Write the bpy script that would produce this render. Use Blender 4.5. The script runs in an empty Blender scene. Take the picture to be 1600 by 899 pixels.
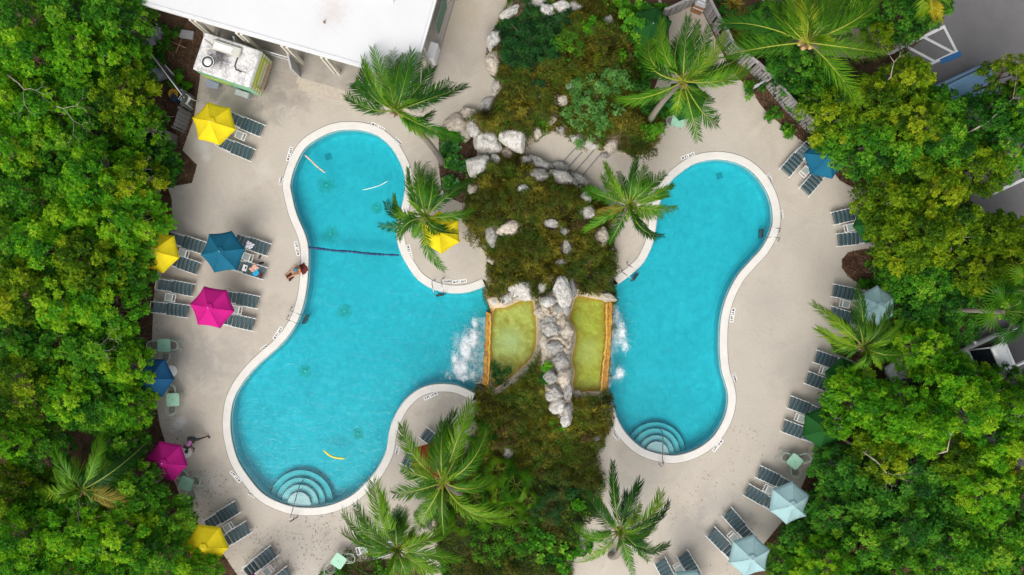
import bpy, bmesh, math, random
import numpy as np
from mathutils import Vector, Matrix, noise as mnoise
from mathutils.geometry import tessellate_polygon
R = math.radians
rnd = random.Random(7)
sc = bpy.context.scene
COL = sc.collection

# ---------------------------------------------------------------- camera, sky, sun, exposure
H = 50.0                    # flying height of the camera above the pool deck, metres
PPM = 29.0                  # photograph pixels per metre of deck
cam_d = bpy.data.cameras.new('camera'); cam = bpy.data.objects.new('camera', cam_d); COL.objects.link(cam)
cam_d.sensor_width = 36.0; cam_d.lens = 36.0 * H / (1600 / PPM)
cam_d.clip_start = 0.5; cam_d.clip_end = 2000
cam.location = (0, 0, H); cam.rotation_euler = (0, 0, 0)
sc.camera = cam
SUN_EL, SUN_AZ = 52, 200    # from the lower edge of the picture
w = bpy.data.worlds.new("World"); sc.world = w; w.use_nodes = True
nt = w.node_tree; nt.nodes.clear()
sky = nt.nodes.new('ShaderNodeTexSky'); sky.sky_type = 'NISHITA'; sky.sun_disc = False
sky.sun_elevation = R(SUN_EL); sky.sun_rotation = R(SUN_AZ); sky.dust_density = 4.0; sky.air_density = 1.0; sky.ozone_density = 1.0
hs = nt.nodes.new('ShaderNodeHueSaturation'); hs.inputs['Saturation'].default_value = 0.32
bg = nt.nodes.new('ShaderNodeBackground'); bg.inputs['Strength'].default_value = 0.138
wo = nt.nodes.new('ShaderNodeOutputWorld')
nt.links.new(sky.outputs[0], hs.inputs['Color']); nt.links.new(hs.outputs[0], bg.inputs[0]); nt.links.new(bg.outputs[0], wo.inputs[0])
sd = bpy.data.lights.new('sun', 'SUN'); sun = bpy.data.objects.new('sun', sd); COL.objects.link(sun)
sd.energy = 1.35; sd.angle = R(48); sd.color = (1.0, 0.94, 0.85)
az = R(SUN_AZ); el = R(SUN_EL)
sdir = Vector((math.sin(az) * math.cos(el), math.cos(az) * math.cos(el), math.sin(el)))
sun.rotation_euler = sdir.to_track_quat('Z', 'Y').to_euler()
vs = sc.view_settings; vs.view_transform = 'Standard'; vs.look = 'None'; vs.gamma = 1.0; vs.exposure = 0.47; vs.use_curve_mapping = False
sc.render.engine = 'CYCLES'
sc.cycles.use_denoising = True; sc.cycles.denoising_prefilter = 'ACCURATE'; sc.cycles.denoising_input_passes = 'RGB_ALBEDO_NORMAL'; sc.cycles.max_bounces = 6; sc.cycles.diffuse_bounces = 3; sc.cycles.transparent_max_bounces = 16
sc.cycles.use_adaptive_sampling = True

# ---------------------------------------------------------------- helpers
def at(px, py, z=0.0):
    k = (H - z) / H / PPM
    return Vector(((px - 800) * k, (449.5 - py) * k, z))
def P2(px, py): v = at(px, py); return (v.x, v.y)

def srgb(r, g, b):
    f = lambda c: (c / 255 / 12.92) if c / 255 <= 0.04045 else ((c / 255 + 0.055) / 1.055) ** 2.4
    return (f(r), f(g), f(b), 1)

class NT:
    def __init__(s, name):
        s.m = bpy.data.materials.new(name); s.m.use_nodes = True; s.t = s.m.node_tree
        s.t.nodes.clear(); s.out = s.n('ShaderNodeOutputMaterial')
    def n(s, typ, **kw):
        nd = s.t.nodes.new(typ)
        for k, v in kw.items():
            if hasattr(nd, k) and not k[0].isupper(): setattr(nd, k, v)
            else: nd.inputs[k.replace('_', ' ')].default_value = v
        return nd
    def l(s, a, b): s.t.links.new(a, b)
    def coord(s, kind='Object'):
        return s.n('ShaderNodeTexCoord').outputs[kind]
    def noise(s, scale, detail=4, rough=0.55, vec=None, dist=0.0):
        nd = s.n('ShaderNodeTexNoise'); nd.inputs['Scale'].default_value = scale
        nd.inputs['Detail'].default_value = detail; nd.inputs['Roughness'].default_value = rough; nd.inputs['Distortion'].default_value = dist
        s.l(vec if vec is not None else s.coord(), nd.inputs['Vector']); return nd.outputs['Fac']
    def voro(s, scale, feature='F1', vec=None, rnd_=1.0):
        nd = s.n('ShaderNodeTexVoronoi'); nd.feature = feature; nd.inputs['Scale'].default_value = scale
        nd.inputs['Randomness'].default_value = rnd_
        s.l(vec if vec is not None else s.coord(), nd.inputs['Vector']); return nd.outputs['Distance']
    def ramp(s, fac, stops, interp='LINEAR'):
        nd = s.n('ShaderNodeValToRGB'); cr = nd.color_ramp; cr.interpolation = interp
        while len(cr.elements) > 1: cr.elements.remove(cr.elements[0])
        cr.elements[0].position = stops[0][0]; cr.elements[0].color = c4(stops[0][1])
        for p, c in stops[1:]:
            e = cr.elements.new(p); e.color = c4(c)
        s.l(fac, nd.inputs[0]); return nd.outputs[0]
    def mix(s, fac, a, b, mode='MIX'):
        nd = s.n('ShaderNodeMix'); nd.data_type = 'RGBA'; nd.blend_type = mode
        for i, v in ((0, fac), (6, a), (7, b)):
            if hasattr(v, 'links') or isinstance(v, bpy.types.NodeSocket): s.l(v, nd.inputs[i])
            else: nd.inputs[i].default_value = v if i == 0 else c4(v)
        return nd.outputs[2]
    def math(s, op, a, b=None, c=None):
        nd = s.n('ShaderNodeMath'); nd.operation = op
        for i, v in enumerate((a, b, c)):
            if v is None: continue
            if isinstance(v, bpy.types.NodeSocket): s.l(v, nd.inputs[i])
            else: nd.inputs[i].default_value = v
        return nd.outputs[0]
    def bump(s, h, strength=0.3, dist=0.02):
        nd = s.n('ShaderNodeBump'); nd.inputs['Strength'].default_value = strength; nd.inputs['Distance'].default_value = dist
        s.l(h, nd.inputs['Height']); return nd.outputs[0]
    def principled(s, col, rough=0.6, metal=0.0, normal=None, spec=0.5, **kw):
        b = s.n('ShaderNodeBsdfPrincipled')
        if isinstance(col, bpy.types.NodeSocket): s.l(col, b.inputs['Base Color'])
        else: b.inputs['Base Color'].default_value = c4(col)
        if isinstance(rough, bpy.types.NodeSocket): s.l(rough, b.inputs['Roughness'])
        else: b.inputs['Roughness'].default_value = rough
        b.inputs['Metallic'].default_value = metal
        b.inputs['Specular IOR Level'].default_value = spec
        for k, v in kw.items(): b.inputs[k.replace('_', ' ')].default_value = v
        if normal is not None: s.l(normal, b.inputs['Normal'])
        s.l(b.outputs[0], s.out.inputs[0]); return b
def c4(c): return tuple(c) if len(c) == 4 else (c[0], c[1], c[2], 1)

MATS = {}
def simple(name, col, rough=0.55, metal=0.0, var=0.12, scale=6.0, bump=0.0, spec=0.5, **kw):
    if name in MATS: return MATS[name]
    t = NT(name)
    f = t.noise(scale, 5, 0.6)
    c = c4(col)
    lo = tuple(max(0, x * (1 - var)) for x in c[:3]); hi = tuple(min(1, x * (1 + var)) for x in c[:3])
    cc = t.ramp(f, [(0.3, lo), (0.7, hi)])
    nrm = t.bump(t.noise(scale * 6, 4), bump, 0.01) if bump else None
    t.principled(cc, rough, metal, nrm, spec, **kw)
    MATS[name] = t.m; return t.m

def leafmat(name, stops, trans=0.35, rough=0.55, spec=0.12, patch=0.0, patchcol=None):
    """foliage: colour by leaf cluster (point attribute tint) and species patch, lit through"""
    if name in MATS: return MATS[name]
    t = NT(name)
    a = t.n('ShaderNodeAttribute'); a.attribute_name = 'tint'
    oi = t.n('ShaderNodeObjectInfo')
    f = t.math('ADD', a.outputs['Fac'], t.math('MULTIPLY', t.math('SUBTRACT', oi.outputs['Random'], 0.5), 0.22))
    col = t.ramp(f, stops)
    if patchcol is not None:
        nz = t.noise(patch, 3, 0.6)
        col = t.mix(t.ramp(nz, [(0.45, (0, 0, 0)), (0.62, (1, 1, 1))]), col, patchcol)
    b = t.principled(col, rough, 0, None, spec)
    tr = t.n('ShaderNodeBsdfTranslucent'); hsv = t.n('ShaderNodeHueSaturation'); hsv.inputs['Value'].default_value = 1.25
    t.l(col, hsv.inputs['Color']); t.l(hsv.outputs[0], tr.inputs[0])
    mx = t.n('ShaderNodeMixShader'); mx.inputs[0].default_value = trans
    t.l(b.outputs[0], mx.inputs[1]); t.l(tr.outputs[0], mx.inputs[2]); t.l(mx.outputs[0], t.out.inputs[0])
    MATS[name] = t.m; return t.m

def tag(o, label=None, cat=None, group=None, kind=None):
    if label: o['label'] = label
    if cat: o['category'] = cat
    if group: o['group'] = group
    if kind: o['kind'] = kind
    return o
def empty(name, loc, rz=0.0, label=None, cat=None, group=None):
    o = bpy.data.objects.new(name, None); COL.objects.link(o); o.empty_display_size = 0.2
    o.location = loc; o.rotation_euler = (0, 0, rz); return tag(o, label, cat, group)
def link(name, me, mats, parent=None):
    o = bpy.data.objects.new(name, me); COL.objects.link(o)
    if mats is not None:
        for m in (mats if isinstance(mats, (list, tuple)) else [mats]): me.materials.append(m)
    if parent is not None: o.parent = parent
    return o
CHILD = {}
def children(o): return [c for c in bpy.data.objects if c.parent == o]
def subtree(o, tree):
    return [(c, subtree(c, tree)) for c in tree.get(o.name, [])]
def capture(o):
    """the thing, its parts and their sub-parts as nested lists"""
    tree = {}
    for c in bpy.data.objects:
        if c.parent: tree.setdefault(c.parent.name, []).append(c)
    return (o, subtree(o, tree))
def copy_tree(cap, parent=None):
    o, kids = cap
    c = o.copy(); COL.objects.link(c)
    if parent is not None: c.parent = parent
    for k in kids: copy_tree(k, c)
    return c

class MB:
    def __init__(s): s.v = []; s.f = []; s.mi = []; s.sm = []
    def add(s, vs_, fs, mi=0, smooth=False):
        b = len(s.v); s.v += [tuple(v) for v in vs_]
        for f in fs: s.f.append(tuple(i + b for i in f)); s.mi.append(mi); s.sm.append(smooth)
        return s
    def box(s, c, size, rot=None, mi=0, bev=0.0):
        x, y, z = size[0] / 2, size[1] / 2, size[2] / 2
        if bev > 0:
            bv = min(bev, x * .9, y * .9, z * .9)
            vs_ = []
            prof = [(-z, bv), (-z + bv, 0), (z - bv, 0), (z, bv)]
            for (zz, ins) in prof:
                X, Y = x - ins, y - ins; e = bv if ins == 0 else bv * 0.4
                for (a, b_) in ((-X + e, -Y), (X - e, -Y), (X, -Y + e), (X, Y - e), (X - e, Y), (-X + e, Y), (-X, Y - e), (-X, -Y + e)):
                    vs_.append(Vector((a, b_, zz)))
            fs = [tuple(range(7, -1, -1)), tuple(range(24, 32))]
            for r in range(3):
                for i in range(8): fs.append((r * 8 + i, r * 8 + (i + 1) % 8, (r + 1) * 8 + (i + 1) % 8, (r + 1) * 8 + i))
        else:
            vs_ = [Vector((a, b_, c_)) for c_ in (-z, z) for (a, b_) in ((-x, -y), (x, -y), (x, y), (-x, y))]
            fs = [(3, 2, 1, 0), (4, 5, 6, 7), (0, 1, 5, 4), (1, 2, 6, 5), (2, 3, 7, 6), (3, 0, 4, 7)]
        M_ = rot.to_matrix() if rot is not None and hasattr(rot, 'to_matrix') else rot
        c = Vector(c)
        return s.add([(M_ @ v if M_ is not None else v) + c for v in vs_], fs, mi)
    def tube(s, pts, rad, n=8, mi=0, cap=True, smooth=True):
        pts = [Vector(p) for p in pts]; rr = rad if isinstance(rad, (list, tuple)) else [rad] * len(pts)
        vs_ = []; prev = None
        for i, p in enumerate(pts):
            d = (pts[min(i + 1, len(pts) - 1)] - pts[max(i - 1, 0)])
            if d.length < 1e-9: d = Vector((0, 0, 1))
            d.normalize()
            if prev is None:
                a = Vector((0, 0, 1)) if abs(d.z) < 0.9 else Vector((1, 0, 0)); u = d.cross(a).normalized()
            else:
                u = (prev - d * prev.dot(d)); u = u.normalized() if u.length > 1e-6 else d.orthogonal().normalized()
            prev = u; v = d.cross(u)
            for k in range(n):
                a = 2 * math.pi * k / n; vs_.append(p + (u * math.cos(a) + v * math.sin(a)) * rr[i])
        fs = []
        for i in range(len(pts) - 1):
            for k in range(n): fs.append((i * n + k, i * n + (k + 1) % n, (i + 1) * n + (k + 1) % n, (i + 1) * n + k))
        if cap: fs.append(tuple(range(n - 1, -1, -1))); fs.append(tuple(range((len(pts) - 1) * n, len(pts) * n)))
        return s.add(vs_, fs, mi, smooth)
    def cyl(s, c, r, h, n=16, mi=0, r2=None, smooth=False):
        c = Vector(c); r2 = r if r2 is None else r2
        vs_ = [c + Vector((r * math.cos(2 * math.pi * k / n), r * math.sin(2 * math.pi * k / n), 0)) for k in range(n)]
        vs_ += [c + Vector((r2 * math.cos(2 * math.pi * k / n), r2 * math.sin(2 * math.pi * k / n), h)) for k in range(n)]
        fs = [tuple(range(n - 1, -1, -1)), tuple(range(n, 2 * n))] + [(k, (k + 1) % n, n + (k + 1) % n, n + k) for k in range(n)]
        return s.add(vs_, fs, mi, smooth)
    def loft(s, rings, mi=0, smooth=True, cap=True):
        n = len(rings[0]); vs_ = [v for r in rings for v in r]; fs = []
        for i in range(len(rings) - 1):
            for k in range(n): fs.append((i * n + k, i * n + (k + 1) % n, (i + 1) * n + (k + 1) % n, (i + 1) * n + k))
        if cap: fs.append(tuple(range(n - 1, -1, -1))); fs.append(tuple(range((len(rings) - 1) * n, len(rings) * n)))
        return s.add(vs_, fs, mi, smooth)
    def prism(s, poly, z0, z1, mi=0):
        poly = [Vector((p[0], p[1], 0)) for p in poly]
        if sum(poly[i].x * poly[(i + 1) % len(poly)].y - poly[(i + 1) % len(poly)].x * poly[i].y for i in range(len(poly))) < 0: poly.reverse()
        n = len(poly); vs_ = [Vector((p.x, p.y, z0)) for p in poly] + [Vector((p.x, p.y, z1)) for p in poly]
        fs = [(k, (k + 1) % n, n + (k + 1) % n, n + k) for k in range(n)]
        tri = tessellate_polygon([poly])
        for t in tri:
            a, b, c = (poly[i] for i in t)
            up = (b - a).cross(c - a).z > 0
            t = tuple(t) if up else tuple(reversed(t))
            fs.append(tuple(i + n for i in t)); fs.append(tuple(reversed(t)))
        return s.add(vs_, fs, mi)
    def mesh(s, name):
        me = bpy.data.meshes.new(name); me.from_pydata(s.v, [], s.f)
        me.polygons.foreach_set('material_index', s.mi); me.polygons.foreach_set('use_smooth', s.sm); me.update(); return me
    def build(s, name, mats, parent=None): return link(name, s.mesh(name), mats, parent)

def sheet(name, outer, holes, z, mat, parent=None):
    """flat sheet with holes"""
    loops = [[Vector((p[0], p[1], 0)) for p in outer]] + [[Vector((p[0], p[1], 0)) for p in h] for h in holes]
    flat = [v for l_ in loops for v in l_]
    fs = []
    for t in tessellate_polygon(loops):
        a, b, c = (flat[i] for i in t)
        if (b - a).cross(c - a).z < 0: t = tuple(reversed(t))
        fs.append(tuple(t))
    me = bpy.data.meshes.new(name); me.from_pydata([(v.x, v.y, z) for v in flat], [], fs); me.update()
    return link(name, me, mat, parent)

def smooth_line(pts, per=6, closed=False):
    """Catmull-Rom through pixel points"""
    n = len(pts); out = []
    rng_ = range(n) if closed else range(n - 1)
    for i in rng_:
        g = (lambda k: pts[k % n]) if closed else (lambda k: pts[max(0, min(n - 1, k))])
        p0, p1, p2, p3 = g(i - 1), g(i), g(i + 1), g(i + 2)
        for j in range(per):
            t = j / per
            out.append(tuple(0.5 * ((2 * p1[a]) + (-p0[a] + p2[a]) * t + (2 * p0[a] - 5 * p1[a] + 4 * p2[a] - p3[a]) * t * t + (-p0[a] + 3 * p1[a] - 3 * p2[a] + p3[a]) * t ** 3) for a in (0, 1)))
    if not closed: out.append(tuple(pts[-1]))
    return out
def offset_line(pts, d):
    """open polyline moved sideways (to the left of travel for d > 0)"""
    out = []
    for i in range(len(pts)):
        a = pts[max(0, i - 1)]; b = pts[min(len(pts) - 1, i + 1)]
        tx, ty = b[0] - a[0], b[1] - a[1]; L = math.hypot(tx, ty) or 1
        out.append((pts[i][0] - ty / L * d, pts[i][1] + tx / L * d))
    return out
def in_poly(xs, ys, poly):
    xs = np.asarray(xs, float); ys = np.asarray(ys, float); ins = np.zeros(xs.shape, bool); n = len(poly)
    for i in range(n):
        x0, y0 = poly[i]; x1, y1 = poly[(i + 1) % n]
        if y0 == y1: continue
        c = ((y0 > ys) != (y1 > ys)) & (xs < (x1 - x0) * (ys - y0) / (y1 - y0) + x0); ins ^= c
    return ins
def sdist(xs, ys, poly):
    xs = np.asarray(xs, float); ys = np.asarray(ys, float); d = np.full(xs.shape, 1e9); n = len(poly)
    for i in range(n):
        x0, y0 = poly[i]; x1, y1 = poly[(i + 1) % n]; dx, dy = x1 - x0, y1 - y0; L = dx * dx + dy * dy + 1e-12
        t = np.clip(((xs - x0) * dx + (ys - y0) * dy) / L, 0, 1)
        d = np.minimum(d, np.hypot(xs - x0 - t * dx, ys - y0 - t * dy))
    return np.where(in_poly(xs, ys, poly), d, -d)

def np_mesh(name, V, F, tint=None, mi=None):
    """fast mesh from arrays (F: n x 3 or n x 4)"""
    me = bpy.data.meshes.new(name); n, k = F.shape
    me.vertices.add(len(V)); me.vertices.foreach_set('co', np.ascontiguousarray(V, np.float32).ravel())
    me.loops.add(n * k); me.loops.foreach_set('vertex_index', np.ascontiguousarray(F, np.int32).ravel())
    me.polygons.add(n); me.polygons.foreach_set('loop_start', np.arange(0, n * k, k, dtype=np.int32))
    if mi is not None: me.polygons.foreach_set('material_index', np.ascontiguousarray(mi, np.int32))
    me.update(calc_edges=True)
    if tint is not None:
        a = me.attributes.new('tint', 'FLOAT', 'POINT'); a.data.foreach_set('value', np.ascontiguousarray(tint, np.float32))
    return me
def vnoise(x, y, s, seed=0):
    """cheap smooth noise on arrays, about -1..1"""
    r = np.zeros_like(x); rg = np.random.RandomState(seed)
    for k in range(6):
        a = rg.uniform(0, 6.28); f = s * rg.uniform(0.6, 1.7); r += np.sin((x * math.cos(a) + y * math.sin(a)) * f + rg.uniform(0, 6.28) + 1.3 * np.sin((-x * math.sin(a) + y * math.cos(a)) * f * 0.8 + k))
    return r / 3.2
def unit(a): return a / (np.linalg.norm(a, axis=-1, keepdims=True) + 1e-9)

def rosettes(C, N, rg, nleaf=6, L=0.12, W=0.42, lift=(15, 50), tint=None, fold=0.15):
    """leaf rosettes: centres C, axes N. Each leaf is one bent quad (base, side, tip, side)."""
    n = len(C); N = unit(N); a = unit(np.cross(N, unit(rg.normal(size=(n, 3))))); b = np.cross(N, a)
    ph = rg.uniform(0, 6.28, n)[:, None] + np.arange(nleaf)[None] * 6.283 / nleaf + rg.normal(0, 0.25, (n, nleaf))
    el_ = np.radians(rg.uniform(lift[0], lift[1], (n, nleaf))); ln = L * rg.uniform(0.65, 1.2, (n, nleaf)) * rg.uniform(0.8, 1.2, n)[:, None]
    d = (a[:, None] * np.cos(ph)[..., None] + b[:, None] * np.sin(ph)[..., None]) * np.cos(el_)[..., None] + N[:, None] * np.sin(el_)[..., None]
    s = unit(np.cross(d, N[:, None])); u = np.cross(s, d)
    C_ = C[:, None]; ln = ln[..., None]
    p0 = C_ + d * ln * 0.08; p2 = C_ + d * ln - u * ln * fold
    mid = C_ + d * ln * 0.55 + u * ln * 0.06
    p1 = mid + s * ln * W / 2; p3 = mid - s * ln * W / 2
    V = np.stack([p0, p1, p2, p3], 2).reshape(-1, 3)
    F = np.arange(len(V)).reshape(-1, 4)
    t = rg.uniform(0, 1, n) if tint is None else tint
    T = np.repeat(np.clip(t[:, None] + rg.normal(0, 0.07, (n, nleaf)), 0, 1).reshape(-1), 4)
    return V, F, T
def join(parts):
    V, F, T = [], [], []; o = 0
    for v, f, t in parts: V.append(v); F.append(f + o); T.append(t); o += len(v)
    return np.concatenate(V), np.concatenate(F), np.concatenate(T)

# ---------------------------------------------------------------- materials
STAINS_AND_SPOTS = [(455, 125, 2.0, .5, (.20, .18, .16)), (425, 165, 1.3, .5, (.21, .19, .17)), (395, 172, .9, .5, (.20, .18, .16)), (335, 145, .8, .6, (.15, .14, .13)), (318, 228, .5, .5, (.62, .61, .60)), (322, 245, .35, .5, (.64, .63, .62)), (440, 100, .5, .35, (.60, .58, .54)), (412, 268, .7, .35, (.60, .58, .55)), (310, 330, 2.2, .35, (.27, .26, .25)), (400, 330, 1.4, .3, (.27, .255, .24)), (245, 300, 1.0, .4, (.25, .24, .23)),  # deck stains, and one plain darker spot right of the yellow parasol
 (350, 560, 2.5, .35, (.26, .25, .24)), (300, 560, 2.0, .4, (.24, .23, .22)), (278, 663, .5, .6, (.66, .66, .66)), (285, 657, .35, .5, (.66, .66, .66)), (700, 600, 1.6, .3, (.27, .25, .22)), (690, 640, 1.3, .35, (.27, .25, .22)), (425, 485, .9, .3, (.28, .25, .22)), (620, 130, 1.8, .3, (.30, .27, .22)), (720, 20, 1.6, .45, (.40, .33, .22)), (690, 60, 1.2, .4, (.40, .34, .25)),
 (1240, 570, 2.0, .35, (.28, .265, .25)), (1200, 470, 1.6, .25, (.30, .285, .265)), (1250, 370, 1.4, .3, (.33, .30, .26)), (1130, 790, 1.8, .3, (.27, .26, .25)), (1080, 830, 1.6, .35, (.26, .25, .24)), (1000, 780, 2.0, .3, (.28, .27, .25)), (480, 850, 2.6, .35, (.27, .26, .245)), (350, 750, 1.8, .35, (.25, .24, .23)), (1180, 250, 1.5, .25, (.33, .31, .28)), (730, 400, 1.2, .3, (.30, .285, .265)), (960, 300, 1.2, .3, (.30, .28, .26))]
def m_deck():
    t = NT('pool deck concrete')
    big = t.noise(0.10, 5, 0.6); mid = t.noise(0.55, 6, 0.65, dist=0.6); fine = t.noise(9, 5, 0.7); grit = t.noise(70, 2, 0.6)
    base = t.ramp(mid, [(0.28, (0.35, 0.298, 0.235)), (0.5, (0.46, 0.402, 0.325)), (0.72, (0.53, 0.478, 0.40))])
    base = t.mix(t.ramp(big, [(0.40, (0, 0, 0)), (0.62, (0.75, 0.75, 0.75))]), base, (0.445, 0.40, 0.34))
    stn = t.noise(1.1, 7, 0.72, dist=0.8)
    stain = t.ramp(t.noise(1.4, 7, 0.75, dist=1.5), [(0.60, (0, 0, 0)), (0.72, (1, 1, 1))])
    base = t.mix(t.math('MULTIPLY', stain, 0.42), base, (0.26, 0.235, 0.20))
    pale = t.ramp(t.noise(2.3, 6, 0.7, dist=2.0), [(0.66, (0, 0, 0)), (0.75, (1, 1, 1))])
    base = t.mix(t.math('MULTIPLY', pale, 0.22), base, (0.62, 0.60, 0.57))
    base = t.mix(0.14, base, t.ramp(fine, [(0.3, (0.22, 0.20, 0.17)), (0.7, (0.64, 0.60, 0.54))]))
    base = t.mix(0.10, base, t.ramp(grit, [(0.35, (0.1, 0.1, 0.1)), (0.6, (0.75, 0.72, 0.68))]))
    g = t.coord('Object')
    for (px, py, r0, amt, col) in STAINS_AND_SPOTS:
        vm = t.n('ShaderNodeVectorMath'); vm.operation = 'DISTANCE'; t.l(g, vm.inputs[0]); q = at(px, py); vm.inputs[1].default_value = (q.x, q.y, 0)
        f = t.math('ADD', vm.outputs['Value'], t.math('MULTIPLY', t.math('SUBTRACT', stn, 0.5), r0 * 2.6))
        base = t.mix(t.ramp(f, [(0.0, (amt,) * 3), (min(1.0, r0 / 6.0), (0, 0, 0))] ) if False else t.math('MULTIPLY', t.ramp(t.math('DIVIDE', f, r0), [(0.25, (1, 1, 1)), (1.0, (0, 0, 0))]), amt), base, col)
    t.principled(base, 0.85, 0, t.bump(grit, 0.25, 0.004)); return t.m
def m_coping():
    t = NT('coping stone')
    c = t.ramp(t.noise(1.3, 6, 0.7), [(0.3, (0.60, 0.575, 0.53)), (0.7, (0.70, 0.68, 0.64))])
    c = t.mix(0.12, c, t.ramp(t.noise(24, 4, 0.7), [(0.3, (0.4, 0.38, 0.34)), (0.65, (0.8, 0.78, 0.74))]))
    t.principled(c, 0.7, 0, t.bump(t.noise(90, 2), 0.15, 0.003)); return t.m
def m_soil(name='leaf litter soil', c0=(0.035, 0.022, 0.014), c1=(0.11, 0.065, 0.038), c2=(0.24, 0.17, 0.11), s=1.0):
    t = NT(name)
    c = t.ramp(t.noise(1.8 * s, 8, 0.75), [(0.3, c0), (0.55, c1), (0.8, tuple(x * 1.3 for x in c1))])
    v = t.voro(14 * s); c = t.mix(t.ramp(v, [(0.05, (0.8, 0.8, 0.8)), (0.25, (0, 0, 0))]), c, c2)
    t.principled(c, 0.95, 0, t.bump(t.noise(20 * s, 6, 0.8), 0.8, 0.04), 0.2); return t.m
def m_rock(name, light, mid, dark, orange=0.25):
    t = NT(name)
    g = t.n('ShaderNodeNewGeometry').outputs['Position']
    big = t.noise(0.9, 4, 0.6, g); med = t.noise(5, 8, 0.72, g, 0.8); pit = t.voro(16, 'F1', t.coord('Object')); fin = t.noise(11, 8, 0.8, g, 0.5)
    c = t.ramp(med, [(0.30, dark), (0.42, mid), (0.56, light)])
    c = t.mix(t.ramp(big, [(0.52, (0, 0, 0)), (0.68, (orange, orange, orange))]), c, (0.42, 0.27, 0.13))
    lich = t.ramp(t.noise(3.2, 7, 0.78, g, 1.0), [(0.54, (0, 0, 0)), (0.63, (0.75, 0.75, 0.75))])
    c = t.mix(lich, c, tuple(x * 1.25 + 0.015 for x in dark))
    c = t.mix(t.ramp(fin, [(0.56, (0, 0, 0)), (0.64, (0.85, 0.85, 0.85))]), c, (0.05, 0.043, 0.038))
    c = t.mix(t.ramp(pit, [(0.06, (0.8, 0.8, 0.8)), (0.2, (0, 0, 0))]), c, (0.08, 0.065, 0.05))
    hgt = t.math('ADD', t.math('MULTIPLY', med, 1.2), t.math('ADD', t.math('MULTIPLY', fin, 0.7), t.math('MULTIPLY', pit, 0.6)))
    t.principled(c, 0.9, 0, t.bump(hgt, 0.9, 0.07), 0.25); return t.m
MD, MC = m_deck(), m_coping()
MSOIL = m_soil(); MMULCH = m_soil('brown bark mulch', (0.05, 0.028, 0.018), (0.16, 0.085, 0.05), (0.30, 0.20, 0.14), 1.6)
MROCKW = m_rock('white limestone', (0.80, 0.78, 0.74), (0.60, 0.57, 0.52), (0.16, 0.145, 0.13), 0.15)
MROCKC = m_rock('cream limestone', (0.74, 0.67, 0.57), (0.54, 0.46, 0.36), (0.15, 0.12, 0.09), 0.4)
MROCKG = m_rock('grey weathered limestone', (0.58, 0.56, 0.52), (0.34, 0.33, 0.31), (0.09, 0.088, 0.085), 0.08)
MROCKS = m_rock('pale spine limestone', (0.66, 0.58, 0.47), (0.46, 0.39, 0.30), (0.10, 0.09, 0.075), 0.45)
MMOUND = m_rock('mound rock and soil', (0.16, 0.13, 0.07), (0.055, 0.045, 0.018), (0.022, 0.020, 0.008), 0.12)
def m_asphalt():
    t = NT('asphalt')
    c = t.ramp(t.noise(0.5, 6, 0.7), [(0.3, (0.115, 0.112, 0.115)), (0.7, (0.165, 0.160, 0.160))])
    c = t.mix(0.25, c, t.ramp(t.noise(60, 3, 0.7), [(0.35, (0.03, 0.03, 0.03)), (0.7, (0.30, 0.29, 0.28))]))
    t.principled(c, 0.9, 0, t.bump(t.noise(120, 2), 0.3, 0.005)); return t.m
MASPH = m_asphalt()
MWHITE = simple('white painted metal', (0.72, 0.73, 0.72), 0.4, var=0.06)
MTEAL = simple('dark teal vinyl strap', (0.030, 0.066, 0.078), 0.5, var=0.18, scale=9)
MCHROME = simple('stainless steel', (0.45, 0.45, 0.45), 0.25, 0.9, var=0.1)
MDARK = simple('dark plastic', (0.03, 0.03, 0.032), 0.6)  # even near-black plastic for small dark parts
MMINT = simple('mint painted metal', (0.30, 0.55, 0.40), 0.45, var=0.07)
MNAVY = simple('navy trim tile', (0.008, 0.03, 0.06), 0.4)
MBLACKINK = simple('black lettering', (0.015, 0.015, 0.018), 0.6)
MWTILE = simple('white marker tile', (0.78, 0.78, 0.76), 0.5, var=0.04)

# ---------------------------------------------------------------- pools
LP = smooth_line([(758, 447), (733, 456), (707, 458), (677, 452), (653, 437), (640, 420), (627, 397), (620, 373), (620, 350), (627, 325), (632.5, 300), (633, 283), (628, 260), (612, 231),
      (590.5, 212), (567, 204), (544, 202.5), (522.6, 205), (499, 215), (476, 232), (461, 260), (454, 286), (455, 300), (463, 333), (477, 367), (482, 392), (481, 433), (475, 473),
      (462, 507), (440, 537), (402, 571), (380, 597), (366, 622), (361, 645), (360, 666), (363, 690), (372, 720), (390, 748), (413, 773), (447, 789), (480, 793.5), (513, 790), (547, 776), (573, 753),
      (590, 732), (603, 706), (607, 682), (613, 659), (630, 629), (653, 609), (680, 600.5), (713, 602), (743, 615)], 4)
RP = smooth_line([(959, 637), (966.5, 658), (979, 678), (999, 697), (1018, 706), (1041, 711), (1060, 711), (1086, 703), (1110, 687), (1125, 667), (1135, 644), (1138, 620), (1134, 600),
      (1128, 580), (1125, 553), (1125, 517), (1128, 490), (1137, 460), (1153, 430), (1173, 407), (1193, 384), (1206, 355), (1207, 330), (1202, 308), (1193, 290), (1177, 270), (1153, 255), (1120, 249),
      (1087, 255), (1063, 270), (1047, 285), (1035, 305), (1029, 330), (1022, 373), (1013, 397), (1003, 413), (987, 428), (966, 444)], 4)
LPc = [(775, 625), (782, 540), (780, 455)]       # under the rock mound
RPc = [(935, 450), (935, 540), (938, 640)]
CW = 12.3
def sgn(line):  # outward side
    return 1
LPo = offset_line(LP, CW); RPo = offset_line(RP, CW)
def area(p): return sum(p[i][0] * p[(i + 1) % len(p)][1] - p[(i + 1) % len(p)][0] * p[i][1] for i in range(len(p)))
if abs(area(LPo + LPc)) < abs(area(LP + LPc)): LPo = offset_line(LP, -CW)
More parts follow.
